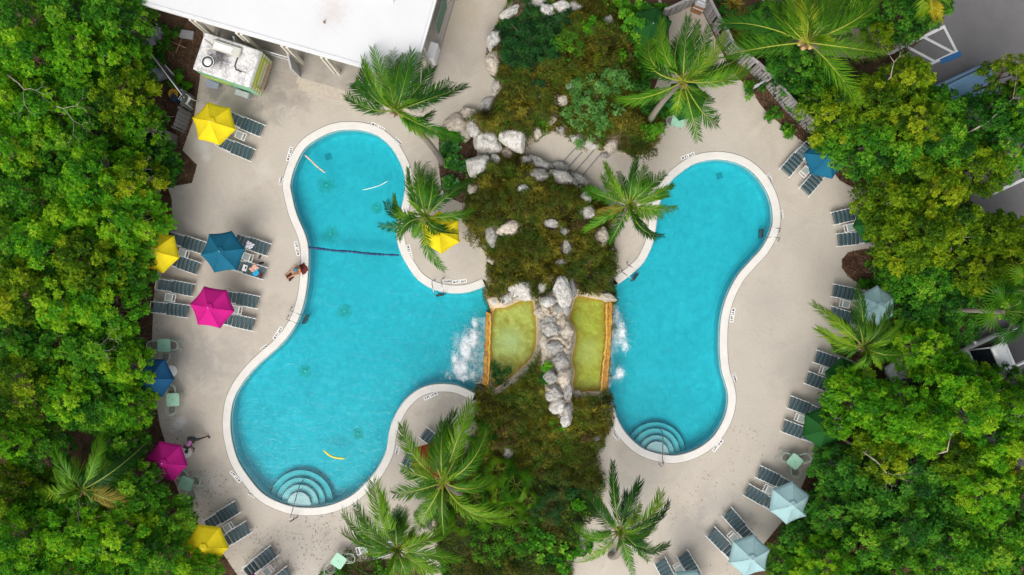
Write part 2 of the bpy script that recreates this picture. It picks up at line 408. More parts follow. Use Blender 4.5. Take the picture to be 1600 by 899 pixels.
if abs(area(RPo + RPc)) < abs(area(RP + RPc)): RPo = offset_line(RP, -CW)
W_ = lambda pts: [P2(*p) for p in pts]
LPw, RPw, LPow, RPow = W_(LP), W_(RP), W_(LPo), W_(RPo)
Lclose, Rclose = W_(LPc), W_(RPc)
holeL = LPow + Lclose; holeR = RPow + Rclose
DECK = [(300, -90), (318, 60), (312, 125), (303, 185), (285, 235), (308, 258), (300, 286), (262, 293), (268, 310), (270, 360), (245, 425), (240, 470), (237, 540), (243, 625), (250, 665), (258, 690), (268, 740),
        (285, 785), (305, 812), (345, 860), (375, 905), (400, 990), (1120, 990), (1165, 885), (1195, 848), (1222, 816), (1254, 758), (1277, 702), (1284, 688), (1305, 640), (1325, 600), (1338, 566), (1305, 552), (1297, 536), (1335, 520),
        (1372, 500), (1375, 470), (1365, 455), (1345, 445), (1325, 432), (1315, 418), (1316, 405), (1325, 395), (1340, 391), (1370, 387), (1375, 350), (1365, 320), (1352, 295), (1330, 292), (1312, 282), (1285, 245), (1255, 222), (1227, 200),
        (1200, 178), (1186, 161), (1175, 140), (1154, 123), (1135, 95), (1122, 70), (1112, 48), (1098, 20), (1088, 5), (1060, 20), (1040, 28), (1010, -90)]
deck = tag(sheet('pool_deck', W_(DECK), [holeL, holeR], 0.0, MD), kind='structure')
BIG = [(-300, -300), (300, -300), (300, 300), (-300, 300)]
ground = tag(sheet('ground', BIG, [holeL, holeR], -0.03, MSOIL), kind='structure')

def coping(name, inner, outer):
    mb = MB(); zt = 0.018; n = len(inner)
    rings = []
    for (a, b) in zip(inner, outer):
        a = Vector((a[0], a[1], 0)); b = Vector((b[0], b[1], 0)); d = (b - a).normalized()
        rings.append([a + Vector((0, 0, -0.09)), b - d * 0.01 + Vector((0, 0, -0.09)), b - d * 0.01 + Vector((0, 0, zt - 0.012)), b - d * 0.025 + Vector((0, 0, zt)), a + d * 0.03 + Vector((0, 0, zt)), a + d * 0.004 + Vector((0, 0, zt - 0.02))])
    mb.loft(rings, 0, False)
    return tag(mb.build(name, MC), kind='structure')
coping('pool_coping', LPw, LPow); coping('pool_coping', RPw, RPow)
# dark joint between deck and coping
def joint(inner):
    mb = MB(); o2 = offset_line(inner, 0.012); o1 = offset_line(inner, -0.012)
    for i in range(len(inner) - 1):
        mb.add([(o1[i][0], o1[i][1], 0.0045), (o1[i + 1][0], o1[i + 1][1], 0.0045), (o2[i + 1][0], o2[i + 1][1], 0.0045), (o2[i][0], o2[i][1], 0.0045)], [(0, 1, 2, 3)])
    return tag(mb.build('deck_joint', simple('joint sealant', (0.16, 0.14, 0.12), 0.9)), kind='structure')
joint(LPow); joint(RPow)

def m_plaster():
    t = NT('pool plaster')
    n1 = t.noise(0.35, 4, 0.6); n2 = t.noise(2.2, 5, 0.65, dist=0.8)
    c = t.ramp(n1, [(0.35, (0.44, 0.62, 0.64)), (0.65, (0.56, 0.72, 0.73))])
    c = t.mix(0.30, c, t.ramp(n2, [(0.35, (0.26, 0.46, 0.48)), (0.7, (0.82, 0.94, 0.94))]))  # mottling layers put ripple and caustic light into the plaster colour
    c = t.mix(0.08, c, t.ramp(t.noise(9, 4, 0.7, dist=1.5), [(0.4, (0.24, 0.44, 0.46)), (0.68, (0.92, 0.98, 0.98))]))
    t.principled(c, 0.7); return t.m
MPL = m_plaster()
MWL = simple('waterline tile', (0.02, 0.10, 0.13), 0.3, var=0.3, scale=20)
WZ = -0.10
def basin(name, inner, close, depth):
    poly = inner + close
    mb = MB(); n = len(poly)
    if area(poly) < 0: poly = poly[::-1]
    up = poly
    zs = [(-0.09, 0.0), (-0.20, 0.0), (-0.201, 0.05), (-depth + 0.25, 0.06), (-depth + 0.05, 0.14), (-depth, 0.32)]
    cx = [Vector((p[0], p[1], 0)) for p in up]
    rings = []
    nrm = []
    for i in range(n):
        a = cx[i - 1]; b = cx[(i + 1) % n]; d = (b - a).normalized(); nrm.append(Vector((-d.y, d.x, 0)))
    for z, ins in zs: rings.append([cx[i] + nrm[i] * ins + Vector((0, 0, z)) for i in range(n)])
    for r in range(len(rings) - 1):
        vs_ = rings[r] + rings[r + 1]; fs = [((k + 1) % n, k, n + k, n + (k + 1) % n) for k in range(n)]
        mb.add(vs_, fs, 1 if r == 0 else 0, True)
    last = rings[-1]; tri = tessellate_polygon([[Vector((v.x, v.y, 0)) for v in last]])
    fs = []
    for t in tri:
        a, b, c = (last[i] for i in t)
        fs.append(tuple(t) if (b - a).cross(c - a).z > 0 else tuple(reversed(t)))
    mb.add(last, fs, 0)
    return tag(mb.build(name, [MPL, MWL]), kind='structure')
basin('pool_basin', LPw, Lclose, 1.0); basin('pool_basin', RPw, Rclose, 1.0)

def m_water():
    t = NT('pool water')
    w1 = t.noise(2.2, 3, 0.5, dist=1.2); w2 = t.noise(9, 2, 0.5, dist=0.5)
    nrm = t.bump(t.math('ADD', w1, t.math('MULTIPLY', w2, 0.25)), 0.35, 0.10)
    gl = t.n('ShaderNodeBsdfGlossy'); gl.inputs['Roughness'].default_value = 0.10; t.l(nrm, gl.inputs['Normal'])
    tr = t.n('ShaderNodeBsdfTransparent'); tr.inputs[0].default_value = (1, 1, 1, 1)
    fr = t.n('ShaderNodeFresnel'); fr.inputs['IOR'].default_value = 1.33; t.l(nrm, fr.inputs['Normal'])
    mx = t.n('ShaderNodeMixShader'); t.l(fr.outputs[0], mx.inputs[0]); t.l(tr.outputs[0], mx.inputs[1]); t.l(gl.outputs[0], mx.inputs[2])
    t.l(mx.outputs[0], t.out.inputs[0])
    va = t.n('ShaderNodeVolumeAbsorption'); va.inputs['Color'].default_value = (0.0, 0.90, 0.948, 1); va.inputs['Density'].default_value = 1.62
    t.l(va.outputs[0], t.out.inputs['Volume']); return t.m
MWATER = m_water()
def water(name, inner, close, depth):
    big = offset_line(inner, 0.03 if abs(area(offset_line(inner, 0.03) + close)) > abs(area(inner + close)) else -0.03) + close
    mb = MB().prism(big, -depth - 0.1, WZ); return tag(mb.build(name, MWATER), kind='structure')
water('pool_water', LPw, Lclose, 1.0); water('pool_water', RPw, Rclose, 1.0)

# entry steps inside each pool: light treads with navy nosing
MSTEP = simple('step plaster', (0.50, 0.62, 0.63), 0.7, var=0.06, scale=2)
MNOSE = MNAVY
def pool_steps(cx, cy, radii, z0, name_dir, pool, wob=0.0):
    c = at(cx, cy)
    root = empty('entry_steps', (c.x, c.y, -0.3), 0, f'curved underwater entry steps with navy edges at the {name_dir}', 'pool steps')
    k = 0
    for i, r in enumerate(radii):
        r_ = r / PPM; zt = -0.17 - i * 0.17 - z0
        n = 40; pts = []
        for j in range(n + 1):
            a = R(-8) + R(196) * j / n
            pts.append(Vector((c.x + r_ * math.cos(a) * 1.02, c.y + r_ * math.sin(a), 0)))
        # keep the tread inside the pool polygon
        poly = pool
        def clipin(p):
            for q in range(40):
                if in_poly(np.array([p.x]), np.array([p.y]), poly)[0]: return p
                p = Vector((c.x, c.y + 0.9, 0)).lerp(p, 0.97)
            return p
        pts = [clipin(p) for p in pts]
        low = [clipin(Vector((c.x + x * r_, c.y - 0.9, 0))) for x in (-0.9, -0.5, 0, 0.5, 0.9)]
        ring = pts + low
        mb = MB().prism([(p.x - c.x, p.y - c.y) for p in ring], -.98 + 0.3, zt + 0.3)
        mb.build('tread', MSTEP, root)
        nb = MB(); L2 = [Vector((p.x - c.x, p.y - c.y, zt + 0.3 + 0.006)) for p in pts[2:-2]]
        for a_, b_ in zip(L2[:-1], L2[1:]):
            if (b_ - a_).length < 1e-5: continue
            d = (b_ - a_).normalized(); s = Vector((-d.y, d.x, 0)) * (0.03 + wob * rnd.uniform(-0.02, 0.03))
            nb.add([a_ - s * .3, b_ - s * .3, b_ + s, a_ + s], [(0, 1, 2, 3)]); nb.add([v + Vector((0, 0, -0.05)) for v in (a_ - s * .3, b_ - s * .3)] + [a_ - s * .3, b_ - s * .3], [(0, 1, 3, 2)])
        nb.build('nosing', MNOSE, root)
    return root
pool_steps(466, 788, [18.5, 29, 39, 50], 0.0, 'foot of the larger left pool', LPw + Lclose)
pool_steps(1027, 709, [19, 28, 38, 47], 0.0, 'foot of the smaller right pool', RPw + Rclose, 0.3)

def rail(px0, py0, px1, py1, label):
    """single hand rail over the steps: short foot on the deck, long sloping bar into the water"""
    a = at(px0, py0); b = at(px1, py1, -0.2)
    root = empty('hand_rail', a, 0, label, 'handrail')
    d = Vector((b.x - a.x, b.y - a.y, 0)); L = d.length; d.normalize()
    e = Vector((-d.y, d.x, 0))
    MB().tube([(0, 0, 0)] + [d * (L * t) + Vector((0, 0, z)) for t, z in ((0.0, 0.55), (0.05, 0.86), (0.12, 0.9), (0.8, 0.42), (0.97, 0.12), (1.0, -0.5))], 0.028, 8).build('rail', MCHROME, root)
    MB().tube([d * 0.02 + Vector((0, 0, 0.7)), e * -0.16 + d * 0.14 + Vector((0, 0, 0.32)), e * -0.22 + d * 0.16], 0.026, 8).build('brace', simple('brown anodised metal', (0.12, 0.09, 0.07), 0.4, 0.5), root)
    MB().cyl((0, 0, 0), 0.06, 0.02, 12).build('foot_plate', MCHROME, root)
rail(458, 811, 472, 752, 'long steel handrail reaching over the steps of the left pool')
rail(1030, 726, 1034, 674, 'long steel handrail reaching over the steps of the right pool')

def ladder(px, py, deg, label):
    """deg: picture direction (0 right, 90 down) from deck into the pool"""
    c = at(px, py); root = empty('pool_ladder', (c.x, c.y, 0), -R(deg), label, 'pool ladder')
    for s in (-1, 1):
        MB().tube([(-0.52, s * 0.25 + .12, 0.0), (-0.50, s * 0.25 + .03, 0.32), (-0.42, s * 0.25, 0.62), (-0.30, s * 0.25, 0.74), (0.10, s * 0.25, 0.72), (0.26, s * 0.25, 0.5), (0.32, s * 0.25, 0.1), (0.32, s * 0.25, -1.1)], 0.024, 8).build('side_rail', MCHROME, root)
        MB().cyl((-0.52, s * 0.25 + .12, 0.001), 0.05, 0.02, 10).build('foot_plate', MCHROME, root)
    for k in range(3):
        MB().box((0.32, 0, -0.18 - 0.3 * k), (0.12, 0.48, 0.03), bev=0.01).build('rung', MCHROME if k else MDARK, root)
ladder(466, 496, 22, 'steel ladder on the left side of the left pool below the sunbather')
ladder(686, 452, 78, 'steel ladder at the tip of the sandy peninsula with the yellow umbrella')
ladder(986, 428, 35, 'steel ladder beside the mossy mound at the left edge of the right pool')
ladder(1202, 365, 184, 'dark-stepped steel ladder on the right edge of the right pool')

# drains, floor inlets with green stain, seen through the water
MALG = leafmat('green algae stain', [(0, (0.02, 0.16, 0.06)), (1, (0.06, 0.26, 0.10))], 0.0)
def m_stain():
    t = NT('soft algae stain')
    co = t.coord('Object'); ln = t.n('ShaderNodeVectorMath'); ln.operation = 'LENGTH'; t.l(co, ln.inputs[0])
    r = t.math('ADD', ln.outputs['Value'], t.math('MULTIPLY', t.math('SUBTRACT', t.noise(4, 6, 0.8), 0.5), 1.6))
    f = t.ramp(r, [(0.02, (0.36, 0.36, 0.36)), (0.55, (0, 0, 0))])
    b = t.n('ShaderNodeBsdfDiffuse'); b.inputs[0].default_value = (0.26, 0.50, 0.22, 1)
    tr = t.n('ShaderNodeBsdfTransparent'); mx = t.n('ShaderNodeMixShader')
    t.l(f, mx.inputs[0]); t.l(tr.outputs[0], mx.inputs[1]); t.l(b.outputs[0], mx.inputs[2]); t.l(mx.outputs[0], t.out.inputs[0]); return t.m
MSTAIN = m_stain()
def inlet(px, py, s, where):
    z = -.985; c = at(px, py, z)
    root = empty('floor_inlet', c, rnd.uniform(0, 3), f'floor inlet with green halo {where}', 'pool inlet', 'inlets on the pool floor')
    MB().cyl((0, 0, 0.012), 0.07, 0.02, 10).build('cover', simple('inlet cover', (0.55, 0.75, 0.6), 0.6), root)
    mb = MB(); n = 18
    vv = [Vector((0, 0, 0.006))] + [Vector((math.cos(k * 2 * math.pi / n), math.sin(k * 2 * math.pi / n), 0)) * s * 1.1 + Vector((0, 0, 0.006)) for k in range(n)]
    mb.add(vv, [(0, k + 1, (k + 1) % n + 1) for k in range(n)]); mb.build('stain', MSTAIN, root)
for a in ((510, 290, 0.95, 'in the rounded upper lobe of the left pool'), (516, 366, 0.55, 'just above the lane rope'), (538, 487, 0.4, 'in the middle of the left pool below the rope'),
          (477, 580, 0.35, 'in the lower left part of the left pool'), (559, 678, 0.3, 'above the yellow pool noodle'), (588, 325, 0.3, 'near the right side above the lane rope')): inlet(*a)
def drain(px, py, where):
    c = at(px, py, -.99); root = empty('pool_drain', c, R(20), f'square grey main drain grille {where}', 'pool drain')
    MB().box((0, 0, 0.01), (0.34, 0.34, 0.02)).build('frame', simple('drain frame', (0.22, 0.38, 0.41), 0.6), root)
    for k in range(4): MB().box((-0.12 + 0.08 * k, 0, 0.026), (0.03, 0.30, 0.01)).build('slat', simple('drain slat', (0.30, 0.46, 0.48), 0.6), root)
drain(513, 245, 'on the floor near the top of the left pool'); drain(1124, 275, 'on the floor near the top of the right pool')

# floating things
def floaty(name, pts, r, mat, label, cat, z=WZ + 0.02):
    P = [at(x, y, z) for x, y in smooth_line(pts, 6)]; c = P[0]
    o = MB().tube([p - c for p in P], r, 10).build(name, mat); o.location = c; return tag(o, label, cat)
floaty('pool_noodle', [(506, 704), (514, 711), (525, 715.5), (538, 716.5)], 0.05, simple('yellow foam', (0.80, 0.62, 0.05), 0.8), 'curved yellow foam noodle floating in the lower left pool', 'pool noodle')
floaty('pool_noodle', [(477, 243), (486, 251), (495, 260), (508, 270)], 0.045, simple('pale pink foam', (0.62, 0.48, 0.38), 0.8), 'straight pale pink noodle floating at the top of the left pool', 'pool noodle')
floaty('floating_hose', [(567, 297), (580, 294), (593, 290), (606, 283)], 0.02, simple('white hose', (0.75, 0.80, 0.8), 0.5), 'thin white hose floating at the upper right of the left pool', 'hose')
def lane_rope():
    pts = smooth_line([(482, 387), (500, 389), (525, 392), (550, 393.5), (575, 396.5), (600, 398), (622, 399)], 14)
    P = [at(x, y, WZ + 0.01) for x, y in pts]; root = empty('lane_rope', P[0], 0, 'navy float rope strung across the waist of the left pool', 'rope')
    MB().tube([p - P[0] for p in P], 0.014, 6).build('cord', MNAVY, root)
    me = None
    mfl = simple('navy rope float', (0.006, 0.035, 0.12), 0.45)
    for i in range(1, len(P) - 1):
        d = (P[i + 1] - P[i - 1]).normalized(); s = rnd.uniform(0.05, 0.10)
        if me is None:
            me = MB().loft([[Vector((x, r * math.cos(a), r * math.sin(a))) for a in [k * math.pi / 4 for k in range(8)]] for x, r in ((-1, .25), (-.8, .75), (-.2, 1), (.2, 1), (.8, .75), (1, .25))]).mesh('rope_float'); me.materials.append(mfl)
        o = link('rope_float', me, None, root); o.location = P[i] - P[0]; o.rotation_euler = (0, 0, math.atan2(d.y, d.x)); o.scale = (0.08, s * .8, s * .8)
lane_rope()

# depth markers
def text_mesh(txt, size, ext=0.002):
    cu = bpy.data.curves.new('lettering', 'FONT'); cu.body = txt; cu.size = size; cu.extrude = ext; cu.align_x = 'CENTER'; cu.align_y = 'CENTER'; cu.resolution_u = 2
    cu.offset = size * 0.05
    o = bpy.data.objects.new('tmp', cu); COL.objects.link(o)
    dg = bpy.context.evaluated_depsgraph_get(); me = bpy.data.meshes.new_from_object(o.evaluated_get(dg)); bpy.data.objects.remove(o); bpy.data.curves.remove(cu)
    return me
TXT_L = text_mesh('5 FT 1.5 M', 0.155); TXT_S = text_mesh('NO', 0.16)
for m_ in (TXT_L, TXT_S): m_.materials.clear(); m_.materials.append(MBLACKINK)
pl_l = MB().box((0, 0, 0.0035), (0.78, 0.19, 0.007)).mesh('plate'); pl_s = MB().box((0, 0, 0.0035), (0.42, 0.19, 0.007)).mesh('plate')
for m_ in (pl_l, pl_s): m_.materials.append(MWTILE)
sym = MB()
for k in range(16):
    a0, a1 = k * math.pi / 8, (k + 1) * math.pi / 8
    sym.add([Vector((math.cos(a), math.sin(a), 0)) * r for r, a in ((0.055, a0), (0.075, a0), (0.075, a1), (0.055, a1))], [(0, 1, 2, 3)])
sym.add([(-0.05, 0.04, 0), (-0.04, 0.05, 0), (0.05, -0.04, 0), (0.04, -0.05, 0)], [(0, 3, 2, 1)]); sym.add([(-0.04, -0.01, .0), (0.03, -0.01, 0), (0.03, 0.012, 0), (-0.04, 0.012, 0)], [(0, 1, 2, 3)])
symm = sym.mesh('no_diving_symbol'); symm.materials.append(MBLACKINK)
mark = [(590.5, 198, 1, 'above the upper right rim of the left pool'), (622, 220.6, 0, 'on the upper right shoulder of the left pool'), (452.4, 241, 1, 'on the upper left shoulder of the left pool'),
        (439, 283, 0, 'left of the widest part of the upper left pool'), (464, 388.7, 1, 'left of the lane rope just above the sunbather'), (434, 521, 1, 'left of the ladder on the left pool, lower side'),
        (413, 543.6, 0, 'further down the rim from the left pool ladder'), (640, 394, 1, 'on the left rim of the yellow umbrella peninsula'), (698.8, 440, 0, 'right beside the peninsula ladder'),
        (718, 440, 1, 'second marker to the right of the peninsula ladder'), (1074.5, 244, 1, 'above the upper left rim of the right pool'), (1202, 278, 0, 'on the upper right shoulder of the right pool'),
        (1221, 335, 0, 'right of the right pool just above its ladder'), (1144.7, 492.8, 1, 'right of the waist of the right pool'), (1148, 590, 0, 'right of the lower right pool'),
        (1121.5, 696.6, 1, 'below right of the right pool steps'), (963, 682, 0, 'below the mossy mound at the left rim of the right pool'), (368, 745, 1, 'lower left rim of the left pool'),
        (393, 773, 0, 'below the lower left rim of the left pool near the loungers'), (557, 789, 0, 'below the left pool beside a palm frond'), (673, 619, 1, 'at the head of the lower island with palms'),
        (621, 704, 0, 'left edge of the lower island near a lounger')]
allL = np.array(LPw + RPw)
for px, py, k, where in mark:
    p = at(px, py); dd = allL - np.array([p.x, p.y]); j = np.argmin((dd ** 2).sum(1)); v = dd[j] / np.linalg.norm(dd[j])
    ang = math.atan2(v[1], v[0]) - math.pi / 2
    root = empty('depth_marker', (p.x, p.y, 0.001), ang, f'white {"depth" if k else "no diving"} tile {where}', 'depth marker', 'depth marker tiles around the pools')
    link('plate', pl_l if k else pl_s, None, root)
    o = link('lettering', TXT_L if k else TXT_S, None, root); o.location = (0 if k else -0.08, 0, 0.0105)
    if not k: o = link('no_diving_symbol', symm, None, root); o.location = (0.12, 0, 0.0105)

#@@PART2@@
# ---------------------------------------------------------------- rock mound between the pools
M1 = [(790, 8), (772, 45), (765, 75), (768, 110), (778, 140), (765, 165), (742, 178), (725, 195), (740, 210), (760, 232), (800, 236), (815, 232), (840, 222), (862, 205), (882, 212), (905, 226), (935, 238), (962, 240), (985, 246), (1010, 244),
      (1025, 225), (1036, 205), (1020, 170), (1000, 120), (985, 60), (960, 10), (940, -40), (800, -40)]
M2 = [(735, 255), (755, 242), (790, 236), (812, 238), (840, 248), (870, 262), (900, 274), (925, 288), (945, 308), (955, 330), (963, 365), (962, 405), (962, 440), (960, 468), (955, 480), (951, 540), (948, 608), (956, 625), (957, 655), (942, 690), (936, 715), (944, 760),
      (930, 800), (905, 840), (895, 880), (898, 960), (700, 960), (690, 890), (672, 850), (650, 820), (640, 790), (665, 770), (700, 745), (735, 700), (742, 670), (742, 625), (748, 600), (764, 596), (766, 540), (768, 488), (762, 470), (758, 440), (758, 400), (745, 378), (726, 352), (722, 310)]
PONDL = smooth_line([(769, 492), (790, 480), (812, 470), (830, 467), (834, 480), (837, 497), (838, 520), (836, 543), (828, 560), (812, 575), (795, 590), (768, 598)], 3, True)
PONDR = smooth_line([(900, 463), (925, 466), (944, 473), (945, 500), (943, 550), (939, 604), (918, 609), (898, 610), (893, 598), (896, 580), (892, 560), (896, 540), (898, 522), (894, 508), (888, 498), (893, 480)], 3, True)
w_ = lambda pts: np.array([P2(*p) for p in pts])
M1w, M2w, PLw, PRw = w_(M1), w_(M2), w_(PONDL), w_(PONDR)
SPINE = w_([(838, 462), (866, 450), (895, 455), (893, 500), (898, 560), (894, 610), (896, 635), (890, 655), (874, 655), (858, 632), (846, 600), (842, 560), (838, 520)])
def hgt(x, y):
    x = np.asarray(x, float); y = np.asarray(y, float)
    wob = .14 * vnoise(x, y, 2.6, 51) + .07 * vnoise(x, y, 7, 52)
    d1 = sdist(x, y, M1w) + wob; d2 = sdist(x, y, M2w) + wob
    g = np.clip((y + 8.2) / 3.0, 0, 1)              # lower planting towards the foot of the picture
    a2 = 0.55 + 1.15 * g
    f = lambda d, A, w: np.where(d > 0, A * (1 - np.exp(-np.maximum(d, 0) / w)), d * 4.0)
    a1 = 2.0 - 1.1 * np.clip((x - 6.0) / 2.0, 0, 1)
    h = np.maximum(f(d1, a1, 0.75), f(d2, a2, 0.7))
    h = h + np.where(h > 0, (vnoise(x, y, 1.5, 3) * 0.16 + vnoise(x, y, 4.5, 4) * 0.09 + vnoise(x, y, 11, 5) * 0.045) * np.clip(h, 0, 1), 0)
    ds_ = sdist(x, y, SPINE); sp_ = np.clip(ds_ / .25, 0, 1); h = h + sp_ * (.35 + .22 * np.abs(vnoise(x, y, 5, 14)) + .14 * np.abs(vnoise(x, y, 12, 15)) + .06 * vnoise(x, y, 30, 16))
    dl = sdist(x, y, PLw); dr = sdist(x, y, PRw); dp = np.maximum(dl, dr)
    near = np.clip((dp + 0.28) / 0.28, 0, 1)         # ground falls to the pond rims
    h = np.where(dp > -0.28, h * (1 - near) + 0.80 * near, h)
    h = np.where(dp > 0.02, 0.36, h)
    return h
gx = np.arange(-4.0, 8.6, 0.075); gy = np.arange(-16.6, 16.8, 0.075)
GX, GY = np.meshgrid(gx, gy); GH = hgt(GX, GY)
ok = GH > -1.3
idx = -np.ones(GH.shape, int)
q = ok[:-1, :-1] & ok[1:, :-1] & ok[:-1, 1:] & ok[1:, 1:]
ii, jj = np.nonzero(q); nid = np.arange(GH.size).reshape(GH.shape)
F = np.stack([nid[ii, jj], nid[ii, jj + 1], nid[ii + 1, jj + 1], nid[ii + 1, jj]], 1)
used = np.unique(F); rem = np.zeros(GH.size, int); rem[used] = np.arange(len(used))
V = np.stack([GX.ravel(), GY.ravel(), GH.ravel()], 1)[used]
fc = V[rem[F]].mean(1); dmo = np.maximum(sdist(fc[:, 0], fc[:, 1], M1w), sdist(fc[:, 0], fc[:, 1], M2w)); dpo = np.maximum(sdist(fc[:, 0], fc[:, 1], PLw), sdist(fc[:, 0], fc[:, 1], PRw))
rocky = (sdist(fc[:, 0], fc[:, 1], SPINE) > -.12) | (dmo < .22 + .25 * vnoise(fc[:, 0], fc[:, 1], 3, 2)) | (dpo > -.35)
me = np_mesh('rock_mound', V, rem[F], None, np.where(rocky, 1, 0)); me.polygons.foreach_set('use_smooth', np.ones(len(me.polygons), bool))
tag(link('rock_mound', me, [MMOUND, MROCKS]), kind='structure')
def on_mound(px, py):
    z = 0.0
    for _ in range(4):
        p = at(px, py, z); z = max(0.0, float(hgt(np.array([p.x]), np.array([p.y]))[0]))
    return at(px, py, z)

# ponds
def m_pond(name, cols, c0):
    cols = [tuple(v * 1.15 for v in c) for c in cols]
    t = NT(name)
    n1 = t.noise(1.3, 6, 0.7, dist=1.2); n2 = t.noise(6, 6, 0.75)
    c = t.ramp(n1, [(0.36, tuple(v * .8 for v in cols[0])), (0.5, cols[1]), (0.62, tuple(v * 1.2 for v in cols[2]))])
    co = t.coord('Object'); vm = t.n('ShaderNodeVectorMath'); vm.operation = 'DISTANCE'; t.l(co, vm.inputs[0]); vm.inputs[1].default_value = c0
    r = t.math('ADD', vm.outputs['Value'], t.math('MULTIPLY', t.math('SUBTRACT', n2, 0.5), 0.7))
    c = t.mix(t.ramp(r, [(0.25, (0.75, 0.75, 0.75)), (1.15, (0, 0, 0))]), c, cols[3])
    c = t.mix(0.35, c, t.ramp(n2, [(0.35, cols[0]), (0.7, cols[2])]))
    sx = t.n('ShaderNodeSeparateXYZ'); t.l(t.coord(), sx.inputs[0]); zz = t.math('ADD', sx.outputs[2], t.math('MULTIPLY', t.math('SUBTRACT', t.noise(2.4, 6, 0.75, dist=1), 0.5), 0.30)); c = t.mix(t.ramp(zz, [(0.50, (0, 0, 0)), (0.62, (0.9, 0.9, 0.9))]), c, (0.46, 0.27, 0.02))
    t.principled(c, 0.75); return t.m
cL = at(797, 533); cR = at(920, 545)
def pond(poly, pts, mat, label):
    c = Vector((sum(p[0] for p in poly) / len(poly), sum(p[1] for p in poly) / len(poly), 0.0))
    n = len(poly); P = [Vector((p[0] - c.x, p[1] - c.y, 0)) for p in poly]
    root = empty('rock_pond', c, 0, label, 'pond')
    pw_ = np.array([(p.x, p.y) for p in P]); xs = np.arange(pw_[:, 0].min() - .1, pw_[:, 0].max() + .1, .06); ys = np.arange(pw_[:, 1].min() - .1, pw_[:, 1].max() + .1, .06); X_, Y_ = np.meshgrid(xs, ys); D_ = sdist(X_, Y_, pw_)
    Z_ = .43 + .24 * np.exp(-np.maximum(D_, 0) / .26) + .02 * vnoise(X_, Y_, 9, 3); nid_ = np.arange(X_.size).reshape(X_.shape); F_ = np.stack([nid_[:-1, :-1], nid_[:-1, 1:], nid_[1:, 1:], nid_[1:, :-1]], -1).reshape(-1, 4); F_ = F_[(D_.ravel()[F_] > -.08).all(1)]
    link('pond_floor', np_mesh('pond_floor', np.stack([X_.ravel(), Y_.ravel(), Z_.ravel()], 1), F_), mat, root)
    # limestone rim: knobbly ring
    rm = MB(); ring = []
    for i in range(n):
        a = P[i - 1]; b = P[(i + 1) % n]; d = (b - a).normalized(); s = Vector((-d.y, d.x, 0))
        if area([(p.x, p.y) for p in P]) > 0: s = -s
        k = 0.6 + 0.5 * rnd.random(); wd = 0.36 * k * (1.25 + .5 * math.sin(i * .9)); gx_ = (P[i].x + c.x) * PPM + 800; atw = gx_ < 773 or gx_ > 938
        if atw:
            ring.append([P[i] + Vector((0, 0, z_)) for z_ in (.45, .5, .55, .6, .62)]); continue
        ring.append([P[i] - s * 0.03 + Vector((0, 0, .45)), P[i] - s * 0.035 + Vector((0, 0, .76)), P[i] + s * 0.02 + Vector((0, 0, .84 + .03 * k)), P[i] + s * wd + Vector((0, 0, .87 + .05 * k)), P[i] + s * (wd + .16) + Vector((0, 0, .70))])
    m = 5; vs_ = [v for r in ring for v in r]; fs = []; mi = []
    for i in range(n):
        for k in range(m - 1):
            j = (i + 1) % n; fs.append((i * m + k, j * m + k, j * m + k + 1, i * m + k + 1))
    rm.add(vs_, fs, 0, True); rm.build('rim', MRIM, root)
    wt = MB(); vv = [p * 0.995 + Vector((0, 0, 0.745)) for p in P]
    for t_ in tessellate_polygon([[Vector((v.x, v.y, 0)) for v in vv]]):
        a, b, c_ = (vv[i] for i in t_); wt.add([a, b, c_], [(0, 1, 2) if (b - a).cross(c_ - a).z > 0 else (2, 1, 0)])
    wt.build('pond_water', MPW, root); return root
def m_rim():
    t = NT('mineral stained rim'); g = t.n('ShaderNodeNewGeometry').outputs['Position']
    sx = t.n('ShaderNodeSeparateXYZ'); t.l(g, sx.inputs[0])
    z = t.math('ADD', sx.outputs[2], t.math('MULTIPLY', t.math('SUBTRACT', t.noise(6, 5, 0.7, g), 0.5), 0.16))
    c = t.ramp(z, [(0.70, (0.34, 0.17, 0.02)), (0.79, (0.50, 0.30, 0.07)), (0.86, (0.62, 0.50, 0.34)), (0.95, (0.66, 0.60, 0.50))])
    t.principled(c, 0.8, 0, t.bump(t.noise(16, 6, 0.75, g), 0.8, 0.05)); return t.m
MRIM = m_rim()
def m_pw():
    t = NT('pond water'); n = t.bump(t.noise(5, 4, 0.6, dist=2), 0.6, 0.05)
    gl = t.n('ShaderNodeBsdfGlossy'); gl.inputs['Roughness'].default_value = 0.08; t.l(n, gl.inputs['Normal'])
    tr = t.n('ShaderNodeBsdfTransparent'); tr.inputs[0].default_value = (0.86, 0.95, 0.72, 1)
    fr = t.n('ShaderNodeFresnel'); fr.inputs['IOR'].default_value = 1.33; t.l(n, fr.inputs['Normal'])
    mx = t.n('ShaderNodeMixShader'); t.l(fr.outputs[0], mx.inputs[0]); t.l(tr.outputs[0], mx.inputs[1]); t.l(gl.outputs[0], mx.inputs[2]); t.l(mx.outputs[0], t.out.inputs[0]); return t.m
MPW = m_pw()
def ctr(poly): return Vector((sum(p[0] for p in poly) / len(poly), sum(p[1] for p in poly) / len(poly), 0))
cl_, cr_ = ctr(PLw), ctr(PRw)
pond([tuple(p) for p in PLw], None, m_pond('left pond floor', [(0.36, 0.27, 0.03), (0.42, 0.40, 0.11), (0.46, 0.48, 0.20), (0.50, 0.66, 0.56)], (at(796, 533).x - cl_.x, at(796, 533).y - cl_.y, 0.56)), 'shallow yellow green pond with bubbling pale centre on the left side of the rock spine')
